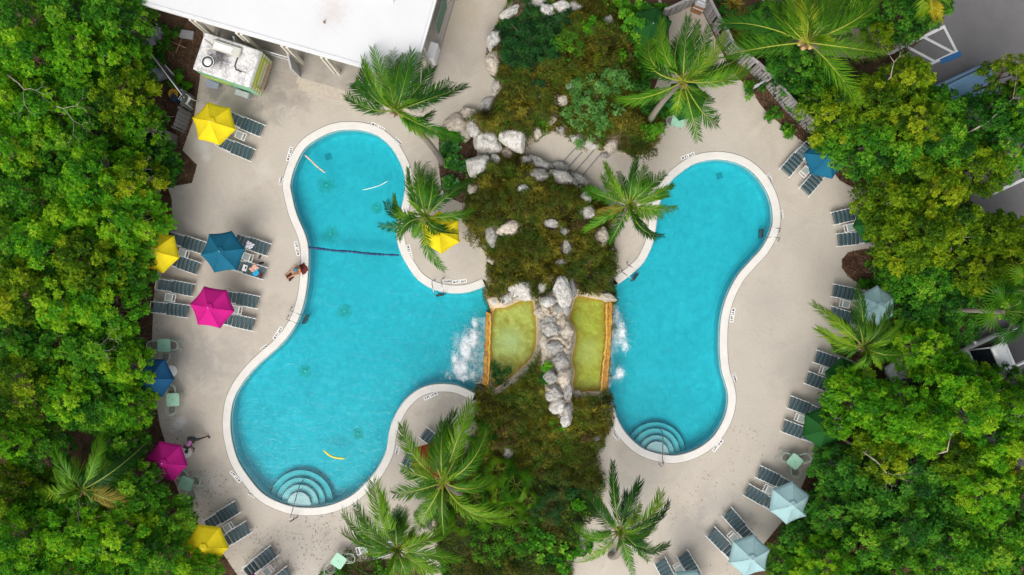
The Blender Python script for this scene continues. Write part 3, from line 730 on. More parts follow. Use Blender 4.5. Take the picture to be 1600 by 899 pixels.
pond([tuple(p) for p in PRw], None, m_pond('right pond floor', [(0.37, 0.27, 0.02), (0.41, 0.39, 0.05), (0.42, 0.45, 0.09), (0.52, 0.55, 0.28)], (at(917, 550).x - cr_.x, at(917, 550).y - cr_.y, 0.56)), 'long narrow yellow green pond on the right side of the rock spine')
# weir walls with ochre sills
def m_sill():
    t = NT('ochre algae sill'); g = t.n('ShaderNodeNewGeometry').outputs['Position']
    c = t.ramp(t.noise(4, 8, 0.85, g, 1.0), [(0.34, (0.10, 0.045, 0.008)), (0.46, (0.36, 0.15, 0.010)), (0.56, (0.56, 0.29, 0.02)), (0.68, (0.66, 0.50, 0.20))])
    t.principled(c, 0.55, 0, t.bump(t.noise(30, 5, 0.7, g), 0.9, 0.03)); return t.m
MSILL = m_sill()
def weir(pts_out, pts_in, label, side):
    o = [at(*p, 0.85) for p in pts_out]; i_ = [at(*p, 0.85) for p in pts_in]; c = o[0].copy(); c.z = 0
    root = empty('weir_wall', c, 0, label, 'weir')
    n = 26
    def lerpl(L, t):
        k = t * (len(L) - 1); a = int(min(k, len(L) - 2)); return L[a].lerp(L[a + 1], k - a)
    mb = MB(); rings = []
    for k in range(n):
        t = k / (n - 1); a = lerpl(o, t) - c; b = lerpl(i_, t) - c; j = rnd.uniform(-0.012, 0.012); e_ = (a - b).normalized(); a = a + e_ * rnd.uniform(-.035, .02); b = b + e_ * rnd.uniform(-.02, .06)
        m1 = a.lerp(b, 0.55 + rnd.uniform(-.03, .03)); Z = lambda v, z: Vector((v.x, v.y, z))
        rings.append([Z(b, 0.35), Z(a, -1.5), Z(a, 0.68), Z(a.lerp(b, .06), 0.735 + j), Z(m1, 0.755 + j), Z(m1.lerp(b, .12), 0.83 + j), Z(m1.lerp(b, .8), 0.84 + j), Z(b, 0.72)])
    mb.loft(rings, 0, False); mb.build('sill', MSILL, root)
    MB().tube([Vector((r[6].x, r[6].y, .80)).lerp(Vector((r[5].x, r[5].y, .80)), .45 + rnd.uniform(-.25, .25)) for r in rings], [.045 + .02 * rnd.random() for r in rings], 7).build('sill_ledge', simple('yellow ochre crust', (.56, .36, .07), .7, var=.35, scale=12, bump=.6), root); return root
weir([(758.5, 487), (757.5, 530), (756, 560), (753.5, 606)], [(768.5, 491), (768, 530), (767, 570), (765, 606)], 'ochre stained weir wall spilling into the left pool', -1)
weir([(958.5, 471), (956.5, 520), (954, 560), (949.5, 611)], [(945, 472), (945, 520), (942, 560), (936.5, 611)], 'broad ochre stained weir wall spilling into the right pool', 1)

# falling water and foam
def m_foam():
    t = NT('waterfall foam')
    a = t.n('ShaderNodeAttribute'); a.attribute_name = 'tint'; g = t.n('ShaderNodeNewGeometry').outputs['Position']
    n1 = t.noise(3.2, 9, 0.78, g, 1.6); n2 = t.noise(13, 5, 0.75, g, 1.0)
    f = t.math('ADD', t.math('MULTIPLY', n1, 0.62), t.math('MULTIPLY', n2, 0.38))
    f = t.math('ADD', f, t.math('SUBTRACT', t.math('MULTIPLY', a.outputs['Fac'], 0.50), 0.27))
    al = t.ramp(f, [(0.42, (0, 0, 0)), (0.52, (0.35, 0.35, 0.35)), (0.68, (0.92, 0.92, 0.92))])
    d = t.n('ShaderNodeBsdfDiffuse'); d.inputs[0].default_value = (0.84, 0.87, 0.90, 1); tr = t.n('ShaderNodeBsdfTransparent')
    mx = t.n('ShaderNodeMixShader'); t.l(al, mx.inputs[0]); t.l(tr.outputs[0], mx.inputs[1]); t.l(d.outputs[0], mx.inputs[2]); t.l(mx.outputs[0], t.out.inputs[0]); return t.m
MFOAM = m_foam()
def foam(blobs, bbox, label):
    (x0, y0, x1, y1) = bbox; a = at(x0, y0, WZ); b = at(x1, y1, WZ)
    xs = np.arange(a.x, b.x, 0.06); ys = np.arange(b.y, a.y, 0.06); X, Y = np.meshgrid(xs, ys)
    D = np.zeros_like(X)
    for (px, py, rx, ry, s) in blobs:
        c = at(px, py, WZ); D = np.maximum(D, s * np.clip(1.15 - np.sqrt(((X - c.x) * PPM / rx) ** 2 + ((Y - c.y) * PPM / ry) ** 2), 0, 1))
    Z = WZ + 0.012 + np.clip(D, 0, 1) * (0.05 + 0.05 * vnoise(X, Y, 9, 2) + 0.03 * vnoise(X, Y, 25, 8))
    nid = np.arange(X.size).reshape(X.shape); keep = (D[:-1, :-1] > 0.02)
    i, j = np.nonzero(keep); F = np.stack([nid[i, j], nid[i, j + 1], nid[i + 1, j + 1], nid[i + 1, j]], 1)
    V = np.stack([X.ravel(), Y.ravel(), Z.ravel()], 1)
    me = np_mesh('waterfall_foam', V, F, D.ravel()); o = link('waterfall_foam', me, MFOAM); tag(o, label, 'foam', kind='stuff')
    # droplets thrown clear of the foam
    rg = np.random.RandomState(5); W = D.ravel() ** 2 + 1e-9; k = rg.choice(X.size, 500, p=W / W.sum())
    C = V[k] + rg.normal(size=(500, 3)) * [0.16, 0.16, 0]; C[:, 2] = WZ + rg.uniform(0.03, 0.35, 500) * np.clip(D.ravel()[k], .2, 1)
    s = rg.uniform(0.010, 0.028, (500, 1)); offs = np.array([(1, 0, 0), (0, 1, 0), (-1, 0, 0), (0, -1, 0), (0, 0, 1), (0, 0, -1)])
    VV = (C[:, None] + offs[None] * s[:, None]).reshape(-1, 3)
    tri = np.array([(0, 1, 4), (1, 2, 4), (2, 3, 4), (3, 0, 4), (1, 0, 5), (2, 1, 5), (3, 2, 5), (0, 3, 5)])
    FF = (np.arange(500)[:, None, None] * 6 + tri[None]).reshape(-1, 3)
    o = link('water_droplets', np_mesh('water_droplets', VV, FF), simple('water spray', (0.85, 0.88, 0.9), 0.3, var=0.02)); tag(o, 'white spray droplets above ' + label, 'spray', kind='stuff')
foam([(742, 505, 10, 18, .75), (740, 530, 14, 30, .9), (728, 545, 16, 40, 1.0), (720, 575, 20, 24, 1.05), (712, 562, 12, 25, .8), (738, 585, 14, 18, .7), (726, 590, 22, 10, .8), (750, 560, 8, 42, .45), (735, 555, 34, 60, .56), (715, 535, 22, 34, .5), (700, 585, 16, 18, .5)], (685, 480, 762, 612), 'white foam fan in the left pool below the weir')
foam([(963, 495, 9, 26, .8), (970, 520, 12, 30, .95), (976, 540, 9, 16, .85), (962, 530, 10, 35, .7), (968, 583, 11, 14, 1.0), (960, 590, 8, 14, .6), (968, 525, 20, 50, .45)], (948, 470, 1000, 612), 'smaller white foam patch in the right pool below the weir')
def m_fall():
    t = NT('falling water'); g = t.n('ShaderNodeNewGeometry').outputs['Position']; mp = t.n('ShaderNodeMapping'); mp.inputs['Scale'].default_value = (1.5, 14, 1.5); t.l(g, mp.inputs[0])
    f = t.ramp(t.noise(1.4, 5, 0.7, mp.outputs[0]), [(0.42, (0.03, 0.03, 0.03)), (0.75, (0.6, 0.6, 0.6))])
    d = t.n('ShaderNodeBsdfPrincipled'); d.inputs['Base Color'].default_value = (0.8, 0.85, 0.88, 1); d.inputs['Roughness'].default_value = 0.2; tr = t.n('ShaderNodeBsdfTransparent')
    mx = t.n('ShaderNodeMixShader'); t.l(f, mx.inputs[0]); t.l(tr.outputs[0], mx.inputs[1]); t.l(d.outputs[0], mx.inputs[2]); t.l(mx.outputs[0], t.out.inputs[0]); return t.m
MFALL = m_fall()
def fall(pts, side, reach, label):
    mb = MB(); rings = []
    for k in range(31):
        t = k / 30 * (len(pts) - 1); a = int(min(t, len(pts) - 2)); p = Vector((*pts[a], 0)).lerp(Vector((*pts[a + 1], 0)), t - a); q = at(p.x, p.y, 0.75)
        rr = reach * (0.85 + 0.25 * math.sin(k * 1.7) * math.sin(k * .6))
        rings.append([Vector((q.x + side * rr * s, q.y, 0.77 - 0.88 * s * s)) for s in (0, .15, .3, .45, .6, .75, .9, 1)])
    n = 8; vs_ = [v for r in rings for v in r]; fs = [(i * n + j, i * n + j + 1, (i + 1) * n + j + 1, (i + 1) * n + j) for i in range(30) for j in range(n - 1)]
    mb.add(vs_, fs, 0, True); return tag(mb.build('waterfall', MFALL), label, 'waterfall')
fall([(758.5, 496), (757.5, 530), (756, 560), (753.8, 604)], -1, 0.55, 'thin curtain of water falling from the left weir')
fall([(958.5, 476), (956.5, 520), (954, 560), (950, 606)], 1, 0.40, 'thin curtain of water falling from the right weir')

# boulders: (px, py, rx, ry, angle, kind)   kind w white, c cream, g grey
BOULD = [(771, 67, 12, 17, 10, 'w'), (773, 98, 12, 17, 0, 'c'), (776, 138, 9, 13, 15, 'w'), (762, 163, 9, 13, 40, 'w'), (804, 17, 22, 8, -20, 'w'), (840, 3, 16, 8, 0, 'w'), (852, 17, 13, 10, 20, 'w'), (874, 11, 18, 10, 0, 'w'), (897, 10, 12, 8, 0, 'g'), (869, 31, 7, 7, 0, 'w'),
 (950, 34, 8, 12, -40, 'g'), (981, 86, 6, 9, 0, 'w'), (896, 136, 10, 12, 20, 'g'), (877, 157, 10, 10, 0, 'c'), (862, 186, 8, 9, 0, 'c'),
 (713, 193, 17, 14, 0, 'c'), (734, 178, 13, 12, 30, 'c'), (740, 199, 8, 13, 0, 'w'), (762, 224, 22, 17, 35, 'w'), (745, 208, 11, 9, 60, 'w'), (727, 208, 9, 12, 0, 'c'), (805, 218, 21, 17, 50, 'w'), (830, 226, 13, 7, -30, 'c'), (840, 208, 8, 9, 0, 'c'),
 (747, 260, 18, 17, 20, 'w'), (793, 241, 15, 10, 15, 'c'), (775, 252, 9, 12, 0, 'w'), (823, 252, 11, 8, 10, 'g'), (843, 257, 20, 9, 35, 'g'), (840, 275, 16, 10, 0, 'g'), (872, 262, 15, 8, 10, 'g'), (880, 277, 22, 9, 20, 'g'), (903, 281, 17, 9, 30, 'g'),
 (816, 296, 9, 8, 0, 'w'), (741, 296, 11, 8, 0, 'c'), (762, 298, 8, 6, 0, 'c'), (913, 311, 9, 9, 0, 'w'), (917, 335, 12, 13, 0, 'w'), (877, 203, 8, 9, 0, 'g'), (922, 224, 17, 8, 10, 'w'), (956, 226, 11, 15, 0, 'c'), (907, 295, 5, 4, 0, 'w'), (900, 215, 9, 7, 0, 'w'),
 (769, 368, 9, 16, -8, 'g'), (796, 355, 17, 11, -15, 'c'), (818, 363, 8, 7, 0, 'g'), (841, 362, 9, 5, 0, 'g'), (863, 351, 17, 7, 5, 'w'), (884, 362, 11, 9, 0, 'g'), (887, 387, 7, 17, -10, 'g'), (877, 412, 8, 6, 0, 'g'), (888, 405, 4, 5, 0, 'w'), (937, 370, 11, 14, 0, 'c'),
 (955, 390, 5, 4, 0, 'g'), (771, 407, 9, 6, 0, 'c'), (818, 453, 19, 14, 5, 'w'), (861, 437, 6, 8, 0, 'c'), (849, 449, 7, 11, 20, 'w'), (877, 458, 13, 21, -8, 'w'), (893, 449, 7, 15, 0, 'g'), (886, 429, 6, 8, 0, 'g'), (773, 472, 11, 10, -20, 'w'), (793, 466, 12, 6, -30, 'w'),
 (944, 463, 17, 6, 8, 'c'), (961, 429, 4, 4, 0, 'w'), (857, 473, 10, 8, 0, 'w'), (872, 483, 7, 7, 0, 'g'), (885, 483, 6, 9, 0, 'g'), (845, 488, 9, 9, 0, 'c'), (860, 500, 9, 7, 0, 'g'), (861, 515, 16, 13, 10, 'g'), (884, 516, 10, 13, 0, 'c'), (864, 541, 14, 11, 0, 'g'), (876, 565, 12, 13, 0, 'g'), (849, 533, 6, 10, 0, 'c'),
 (859, 590, 10, 10, 0, 'g'), (880, 588, 10, 14, 0, 'c'), (866, 613, 12, 12, 0, 'g'), (886, 610, 7, 12, 0, 'g'), (873, 634, 12, 12, 30, 'w'), (885, 640, 7, 9, 0, 'g'), (885, 655, 8, 12, 15, 'w'), (889, 676, 6, 9, 0, 'c'), (793, 706, 14, 9, 40, 'g'), (774, 699, 10, 6, 10, 'g'), (929, 684, 10, 8, 0, 'g'), (939, 694, 5, 10, 0, 'g'),
 (903, 615, 9, 5, 10, 'c'), (946, 610, 6, 4, 0, 'c'), (872, 712, 6, 9, 50, 'c'), (843, 728, 7, 4, -20, 'c'), (738, 810, 6, 8, 0, 'g'), (800, 895, 8, 6, 0, 'g'), (826, 582, 9, 6, -40, 'w'), (912, 235, 8, 6, 0, 'c'), (945, 242, 8, 5, 0, 'g')]
bm_ico = []
def boulder_mesh(seed, sub=4):
    bm = bmesh.new(); bmesh.ops.create_icosphere(bm, subdivisions=sub, radius=1.0); o = Vector((seed * 7.1, seed * 3.3, seed * 1.7))
    for v in bm.verts:
        p = v.co.normalized(); q = p * 1.1 + o
        r = 1 + 0.22 * mnoise.noise(q * 1.1) + 0.14 * (1 - 2 * abs(mnoise.noise(q * 2.3))) + 0.07 * mnoise.noise(q * 5.5) + 0.045 * mnoise.noise(q * 12) - 0.07 * max(0.0, mnoise.noise(q * 7.0 + Vector((3, 1, 7))) - 0.12) * 2
        pl = [(Vector((math.sin(seed * k + k), math.cos(seed * 2.1 * k), 0.45 * math.sin(k * 3 + seed))).normalized(), 0.80 + 0.08 * math.sin(seed + k * 2)) for k in range(1, 7)]
        pp = p * r
        for n_, d_ in pl:
            e = pp.dot(n_) - d_
            if e > 0: pp -= n_ * e * 0.85
        v.co = pp
    me = bpy.data.meshes.new('boulder'); bm.to_mesh(me); bm.free(); me.polygons.foreach_set('use_smooth', np.ones(len(me.polygons), bool)); me.materials.append(MROCKW); return me
BM = [boulder_mesh(s) for s in (1, 2, 3, 5, 8, 13, 21)]
def lab_near(px, py, marks):
    best = min(marks, key=lambda m: math.hypot(px - m[0], py - m[1])); dx, dy = px - best[0], py - best[1]; d = math.hypot(dx, dy)
    if d < 9: w = 'right at'
    else:
        w = ['right of', 'below right of', 'below', 'below left of', 'left of', 'above left of', 'above', 'above right of'][int(((math.degrees(math.atan2(dy, dx)) + 22.5) % 360) // 45)]
    return w, best[2], d
RMARK = [(770, 80, 'the pale path by the white roof'), (850, 5, 'the top edge of the picture'), (870, 160, 'the light green bush'), (725, 190, 'the leaning palm trunk'), (805, 218, 'the head of the shaded steps'), (745, 262, 'the big leaved bed'), (880, 270, 'the foot of the shaded steps'),
         (917, 330, 'the palm by the right pool'), (796, 358, 'the upper end of the boulder ring'), (885, 380, 'the right arm of the boulder ring'), (770, 405, 'the yellow umbrella peninsula'), (877, 458, 'the head of the rock spine'), (820, 455, 'the upper tip of the left pond'), (945, 463, 'the upper tip of the right pond'),
         (862, 520, 'the middle of the rock spine'), (872, 565, 'the lower spine between the ponds'), (870, 620, 'the foot of the rock spine'), (886, 665, 'the small bright rosette plant'), (790, 705, 'the palmetto bed'), (935, 690, 'the corner of the right pool deck'), (905, 612, 'the foot of the right pond'), (850, 730, 'the dark lower planting'), (950, 230, 'the shaded steps on their right')]
usedlab = {}
KN = {'w': 'white', 'c': 'cream', 'g': 'dark grey'}
for i, (px, py, rx, ry, ang, k) in enumerate(BOULD):
    p = on_mound(px, py); s = (H - p.z) / H / PPM; a = rx * s * 1.12; b = ry * s * 1.12
    o = link('boulder', BM[i % len(BM)], None); o.location = p + Vector((0, 0, -0.05 + 0.15 * min(a, b)))
    turn = [0, 180, 90, 270][i % 4]; sx_, sy_ = (a, b) if turn in (0, 180) else (b, a)
    o.rotation_euler = (0, 0, -R(ang) + R(turn)); o.scale = (sx_, sy_, min(a, b) * rnd.uniform(0.75, 1.05))
    o.material_slots[0].link = 'OBJECT'; o.material_slots[0].material = {'w': MROCKW, 'c': MROCKC, 'g': MROCKG}[k]
    wd, mk, d = lab_near(px, py, RMARK); sz = 'huge' if rx * ry > 300 else 'large' if rx * ry > 170 else 'mid sized' if rx * ry > 90 else 'small' if rx * ry > 45 else 'tiny'
    shape = 'long' if max(rx, ry) / min(rx, ry) > 1.6 else 'rounded'
    lb = f'{sz} {shape} {KN[k]} boulder {wd} {mk}'
    usedlab.setdefault(lb, []).append(o); tag(o, lb, 'boulder', 'boulders of the rock mound')
for lb, os_ in usedlab.items():
    if len(os_) > 1:
        os_.sort(key=lambda o: -o.location.y)
        for k, o in enumerate(os_): o['label'] = lb + [', upper', ', lower', ', lowest', ', bottommost'][min(k, 3)]

# ground cover on the mound: thin strands and tiny leaves
LEAFM = {
 'olive': leafmat('olive ground cover', [(0, (0.032, 0.028, 0.005)), (0.35, (0.095, 0.090, 0.008)), (0.7, (0.19, 0.18, 0.014)), (1, (0.34, 0.30, 0.035))], 0.3, patch=0.6, patchcol=(0.075, 0.125, 0.012)),
 'mossdark': leafmat('dark moss cover', [(0, (0.012, 0.028, 0.005)), (0.5, (0.042, 0.095, 0.009)), (1, (0.11, 0.18, 0.018))], 0.3, patch=0.6, patchcol=(0.085, 0.090, 0.012)),
 'vine': leafmat('dark green vine', [(0, (0.008, 0.035, 0.010)), (0.5, (0.020, 0.105, 0.020)), (1, (0.05, 0.18, 0.03))], 0.3),
 'light': leafmat('light green bush', [(0, (0.04, 0.13, 0.02)), (0.5, (0.13, 0.33, 0.07)), (1, (0.27, 0.50, 0.15))], 0.35),
 'brown': leafmat('brown heath', [(0, (0.035, 0.020, 0.010)), (0.5, (0.09, 0.055, 0.02)), (1, (0.13, 0.10, 0.03))], 0.2),
 'bright': leafmat('bright green leaf', [(0.05, (0.016, 0.11, 0.008)), (0.35, (0.075, 0.30, 0.012)), (0.65, (0.15, 0.42, 0.010)), (0.95, (0.34, 0.55, 0.02))], 0.42),
 'mid': leafmat('mid green leaf', [(0.05, (0.010, 0.060, 0.008)), (0.38, (0.042, 0.19, 0.012)), (0.68, (0.11, 0.36, 0.015)), (0.95, (0.27, 0.47, 0.03))], 0.4),
 'yellow': leafmat('yellow olive leaf', [(0.05, (0.020, 0.075, 0.005)), (0.38, (0.085, 0.19, 0.006)), (0.65, (0.19, 0.34, 0.008)), (0.95, (0.37, 0.44, 0.015))], 0.42),
 'dark': leafmat('dark green leaf', [(0.05, (0.008, 0.048, 0.008)), (0.4, (0.028, 0.15, 0.014)), (0.7, (0.075, 0.28, 0.018)), (1, (0.18, 0.38, 0.03))], 0.36),
 'under': leafmat('shaded undergrowth leaf', [(0, (0.005, 0.024, 0.004)), (0.5, (0.014, 0.065, 0.009)), (1, (0.05, 0.12, 0.012))], 0.3),  # shade of the crown gaps is put into this very dark green
 'broad': leafmat('broad glossy leaf', [(0, (0.015, 0.12, 0.01)), (0.5, (0.045, 0.24, 0.015)), (1, (0.16, 0.42, 0.03))], 0.35, rough=0.35, spec=0.5),
 'palm': leafmat('palm leaflet', [(0, (0.008, 0.050, 0.004)), (0.45, (0.032, 0.15, 0.005)), (0.8, (0.11, 0.29, 0.008)), (1, (0.28, 0.38, 0.02))], 0.33, rough=0.5, spec=0.22),
 'palmlime': leafmat('yellow green palm leaflet', [(0, (0.018, 0.075, 0.004)), (0.45, (0.065, 0.20, 0.005)), (0.8, (0.17, 0.34, 0.010)), (1, (0.36, 0.42, 0.02))], 0.38, rough=0.5, spec=0.22),  # yellow-tinged leaflet variant set per palm
 'palmdry': leafmat('drying palm leaflet', [(0, (0.10, 0.08, 0.02)), (0.5, (0.22, 0.20, 0.03)), (1, (0.42, 0.30, 0.05))], 0.35),
 'palmyellow': leafmat('yellow palm leaflet', [(0, (0.20, 0.20, 0.01)), (0.5, (0.42, 0.36, 0.015)), (1, (0.62, 0.46, 0.03))], 0.35),
}
MBARK = simple('grey bark', (0.22, 0.19, 0.15), 0.9, var=0.35, scale=12, bump=0.5)
MBARKB = simple('brown bark', (0.13, 0.085, 0.05), 0.9, var=0.35, scale=12, bump=0.5)
MBARKP = simple('pale bark', (0.42, 0.37, 0.30), 0.85, var=0.25, scale=12, bump=0.4)
MPALMT = simple('palm trunk', (0.22, 0.19, 0.155), 0.9, var=0.35, scale=18, bump=0.6)

_pr = np.random.RandomState(44); PIL = np.stack([_pr.uniform(-4, 8.5, 2600), _pr.uniform(-16.3, 16.5, 2600), _pr.uniform(.28, .52, 2600), _pr.uniform(.10, .46, 2600), _pr.normal(0, .12, 2600)], 1)
def near_pillow(x, y):
    d = np.empty(len(x)); k = np.empty(len(x), int)
    o = np.argsort(PIL[:, 1]); Ps = PIL[o]
    order = np.argsort(y)
    for c in range(0, len(x), 1500):
        ix = order[c:c + 1500]; y0, y1 = y[ix].min() - .8, y[ix].max() + .8; a, b = np.searchsorted(Ps[:, 1], [y0, y1]); b = max(b, a + 1)
        q = np.hypot(x[ix][:, None] - Ps[None, a:b, 0], y[ix][:, None] - Ps[None, a:b, 1]) / Ps[None, a:b, 2]; m = q.argmin(1); k[ix] = o[a + m]; d[ix] = q[np.arange(len(ix)), m] * Ps[a + m, 2]
    return d, k
def strands(n, region, rg, L=0.16, Wd=0.018, comb=None):
    """curved thin blades on the mound surface, region(x, y) -> keep probability"""
    xs = rg.uniform(-4, 8.5, n * 3); ys = rg.uniform(-16.2, 16.4, n * 3)
    k = rg.uniform(0, 1, n * 3) < region(xs, ys); xs, ys = xs[k][:n], ys[k][:n]; n = len(xs)
    hz = hgt(xs, ys); e = 0.08
    nx = -(hgt(xs + e, ys) - hz) / e; ny = -(hgt(xs, ys + e) - hz) / e
    N = unit(np.stack([np.clip(nx, -1.5, 1.5), np.clip(ny, -1.5, 1.5), np.ones(n)], 1))
    cl = vnoise(xs, ys, 7, 11)
    dd_, id_ = near_pillow(xs, ys); rr_ = PIL[id_, 2]; q_ = np.clip(1 - (dd_ / rr_) ** 2, 0, 1)
    puff = PIL[id_, 3] * np.sqrt(q_) + 0.03
    out = np.stack([(xs - PIL[id_, 0]), (ys - PIL[id_, 1]), np.zeros(n)], 1) / rr_[:, None]
    base = np.stack([xs, ys, hz], 1) + np.array([0, 0, 1.0]) * (puff * rg.uniform(0.6, 1.08, n))[:, None]; N = unit(N + out * 0.9)
    a = rg.uniform(0, 6.28, n) if comb is None else comb(xs, ys) + rg.normal(0, 0.5, n)
    d = unit(np.stack([np.cos(a), np.sin(a), rg.uniform(-0.1, 0.7, n)], 1) + N * 0.3)
    s = unit(np.cross(d, N)); ln = (L * rg.uniform(0.5, 1.35, n))[:, None]; wd = Wd * rg.uniform(0.6, 1.4, n)[:, None]
    bend = unit(rg.normal(size=(n, 3))) * ln * 0.22
    p0 = base; p1 = base + d * ln * 0.55 + N * ln * 0.12 + bend; p2 = base + d * ln - N * ln * 0.05
    V = np.stack([p0, p1 + s * wd, p2, p1 - s * wd], 1).reshape(-1, 3); F = np.arange(len(V)).reshape(-1, 4)
    t = np.clip(0.42 + 0.16 * cl + PIL[id_, 4] * 1.3 + rg.normal(0, 0.22, n), 0, 1); return V, F, np.repeat(t, 4)
def pxreg(poly, soft=0.0, seed=1, prob=1.0):
    pw = w_(poly)
    def f(x, y):
        d = sdist(x, y, pw) + (vnoise(x, y, 3.0, seed) * 0.35 + vnoise(x, y, 8, seed + 1) * .12) * (1 if soft else 0)
        return np.where(d > 0, prob, 0.0)
    return f
# bare rock zones keep the strands away
BARE = [(p[0], p[1], max(p[2], p[3]) * 0.95) for p in BOULD if p[2] * p[3] > 60]
BAREp = [(on_mound(b[0], b[1]), b[2] / PPM) for b in BARE]
SPINE = w_([(838, 462), (866, 450), (895, 455), (893, 500), (898, 560), (894, 610), (896, 635), (890, 655), (874, 655), (858, 632), (846, 600), (842, 560), (838, 520)])
def base_region(x, y):
    h = hgt(x, y); p = np.where(h > 0.03, 1.0, 0.0)
    d1 = np.maximum(sdist(x, y, M1w), sdist(x, y, M2w)); p = p * np.clip((d1 + 0.2 + 0.25 * vnoise(x, y, 4, 9)) / 0.25, 0, 1)
    p = p * (sdist(x, y, SPINE) < 0.08) * (np.maximum(sdist(x, y, PLw), sdist(x, y, PRw)) < -0.22)
    for c, r in BAREp: p = p * np.where(np.hypot(x - c.x, y - c.y) < r * 0.72, 0.0, 1.0)
    return p
rg = np.random.RandomState(3)
VINE = w_([(778, 22), (800, 12), (850, 22), (880, 40), (885, 75), (870, 112), (830, 130), (790, 125), (780, 90), (774, 50)])
LOW = w_([(690, 780), (745, 755), (800, 735), (880, 720), (940, 730), (960, 760), (900, 900), (900, 990), (650, 990)])
def r_vine(x, y): return base_region(x, y) * (sdist(x, y, VINE) + 0.8 * vnoise(x, y, 2.5, 31) + .4 * vnoise(x, y, 7, 33) > 0)
def r_low(x, y): return base_region(x, y) * (sdist(x, y, LOW) + 0.5 * vnoise(x, y, 2.5, 32) > 0)
def r_brown(x, y): return base_region(x, y) * (vnoise(x, y, 1.1, 41) + 0.4 * vnoise(x, y, 4, 42) > 0.38) * 0.8
def r_olive(x, y): return base_region(x, y) * (r_vine(x, y) == 0) * (r_low(x, y) == 0)
comb = lambda x, y: 2.5 * vnoise(x, y, 1.0, 77) + 1.0
def cover(name, parts, mat, label):
    V, F, T = join(parts); o = link(name, np_mesh(name, V, F, T), mat); return tag(o, label, 'ground cover', kind='stuff')
cover('ground_cover', [strands(95000, r_olive, rg, 0.25, 0.019, comb)], LEAFM['olive'], 'feathery olive brown ground cover draped over the rock mound')
cover('ground_cover', [strands(60000, r_low, rg, 0.24, 0.018, comb)], LEAFM['mossdark'], 'dark moss green ground cover below the rock spine')
cover('ground_cover', [strands(12000, r_brown, rg, 0.20, 0.018)], LEAFM['brown'], 'brown withered patches in the ground cover')
def scatter_on(n, region, rg, up=0.1):
    xs = rg.uniform(-4, 8.5, n * 12); ys = rg.uniform(-16.2, 16.4, n * 12); k = region(xs, ys) > rg.uniform(0, 1, n * 12); xs, ys = xs[k][:n], ys[k][:n]
    dd_, id_ = near_pillow(xs, ys); z = hgt(xs, ys) + up * rg.uniform(0.3, 1, len(xs)) + PIL[id_, 3] * np.sqrt(np.clip(1 - (dd_ / PIL[id_, 2]) ** 2, 0, 1)); return np.stack([xs, ys, np.maximum(z, 0.05)], 1)
def small_leaf_cover(n, region, mat, label, L=0.055, up=0.22, nl=5):
    C = scatter_on(n, region, rg, up); N = unit(rg.normal(size=(len(C), 3)) * 0.5 + [0, 0, 1]); t = np.clip(0.45 + 0.3 * vnoise(C[:, 0], C[:, 1], 5, 50) + rg.normal(0, .16, len(C)), 0, 1)
    cover('creeping_plants', [rosettes(C, N, rg, nl, L, 0.55, (0, 45), t)], mat, label)
small_leaf_cover(15000, r_vine, LEAFM['vine'], 'dark green small leaved vine on the upper left of the mound', .07, .22, 5)
r_spots = lambda x, y: base_region(x, y) * (vnoise(x, y, 2.2, 61) + 0.3 * vnoise(x, y, 6, 62) > np.where(y > 8.5, 0.25, 0.62)) * (np.abs(y) < 17)
small_leaf_cover(6500, r_spots, LEAFM['mid'], 'scattered small green weeds among the olive ground cover', 0.065, 0.1)
small_leaf_cover(9000, lambda x, y: r_olive(x, y) * 0.9, LEAFM['olive'], 'tiny olive leaves among the strands on the mound', 0.035, 0.06, 4)

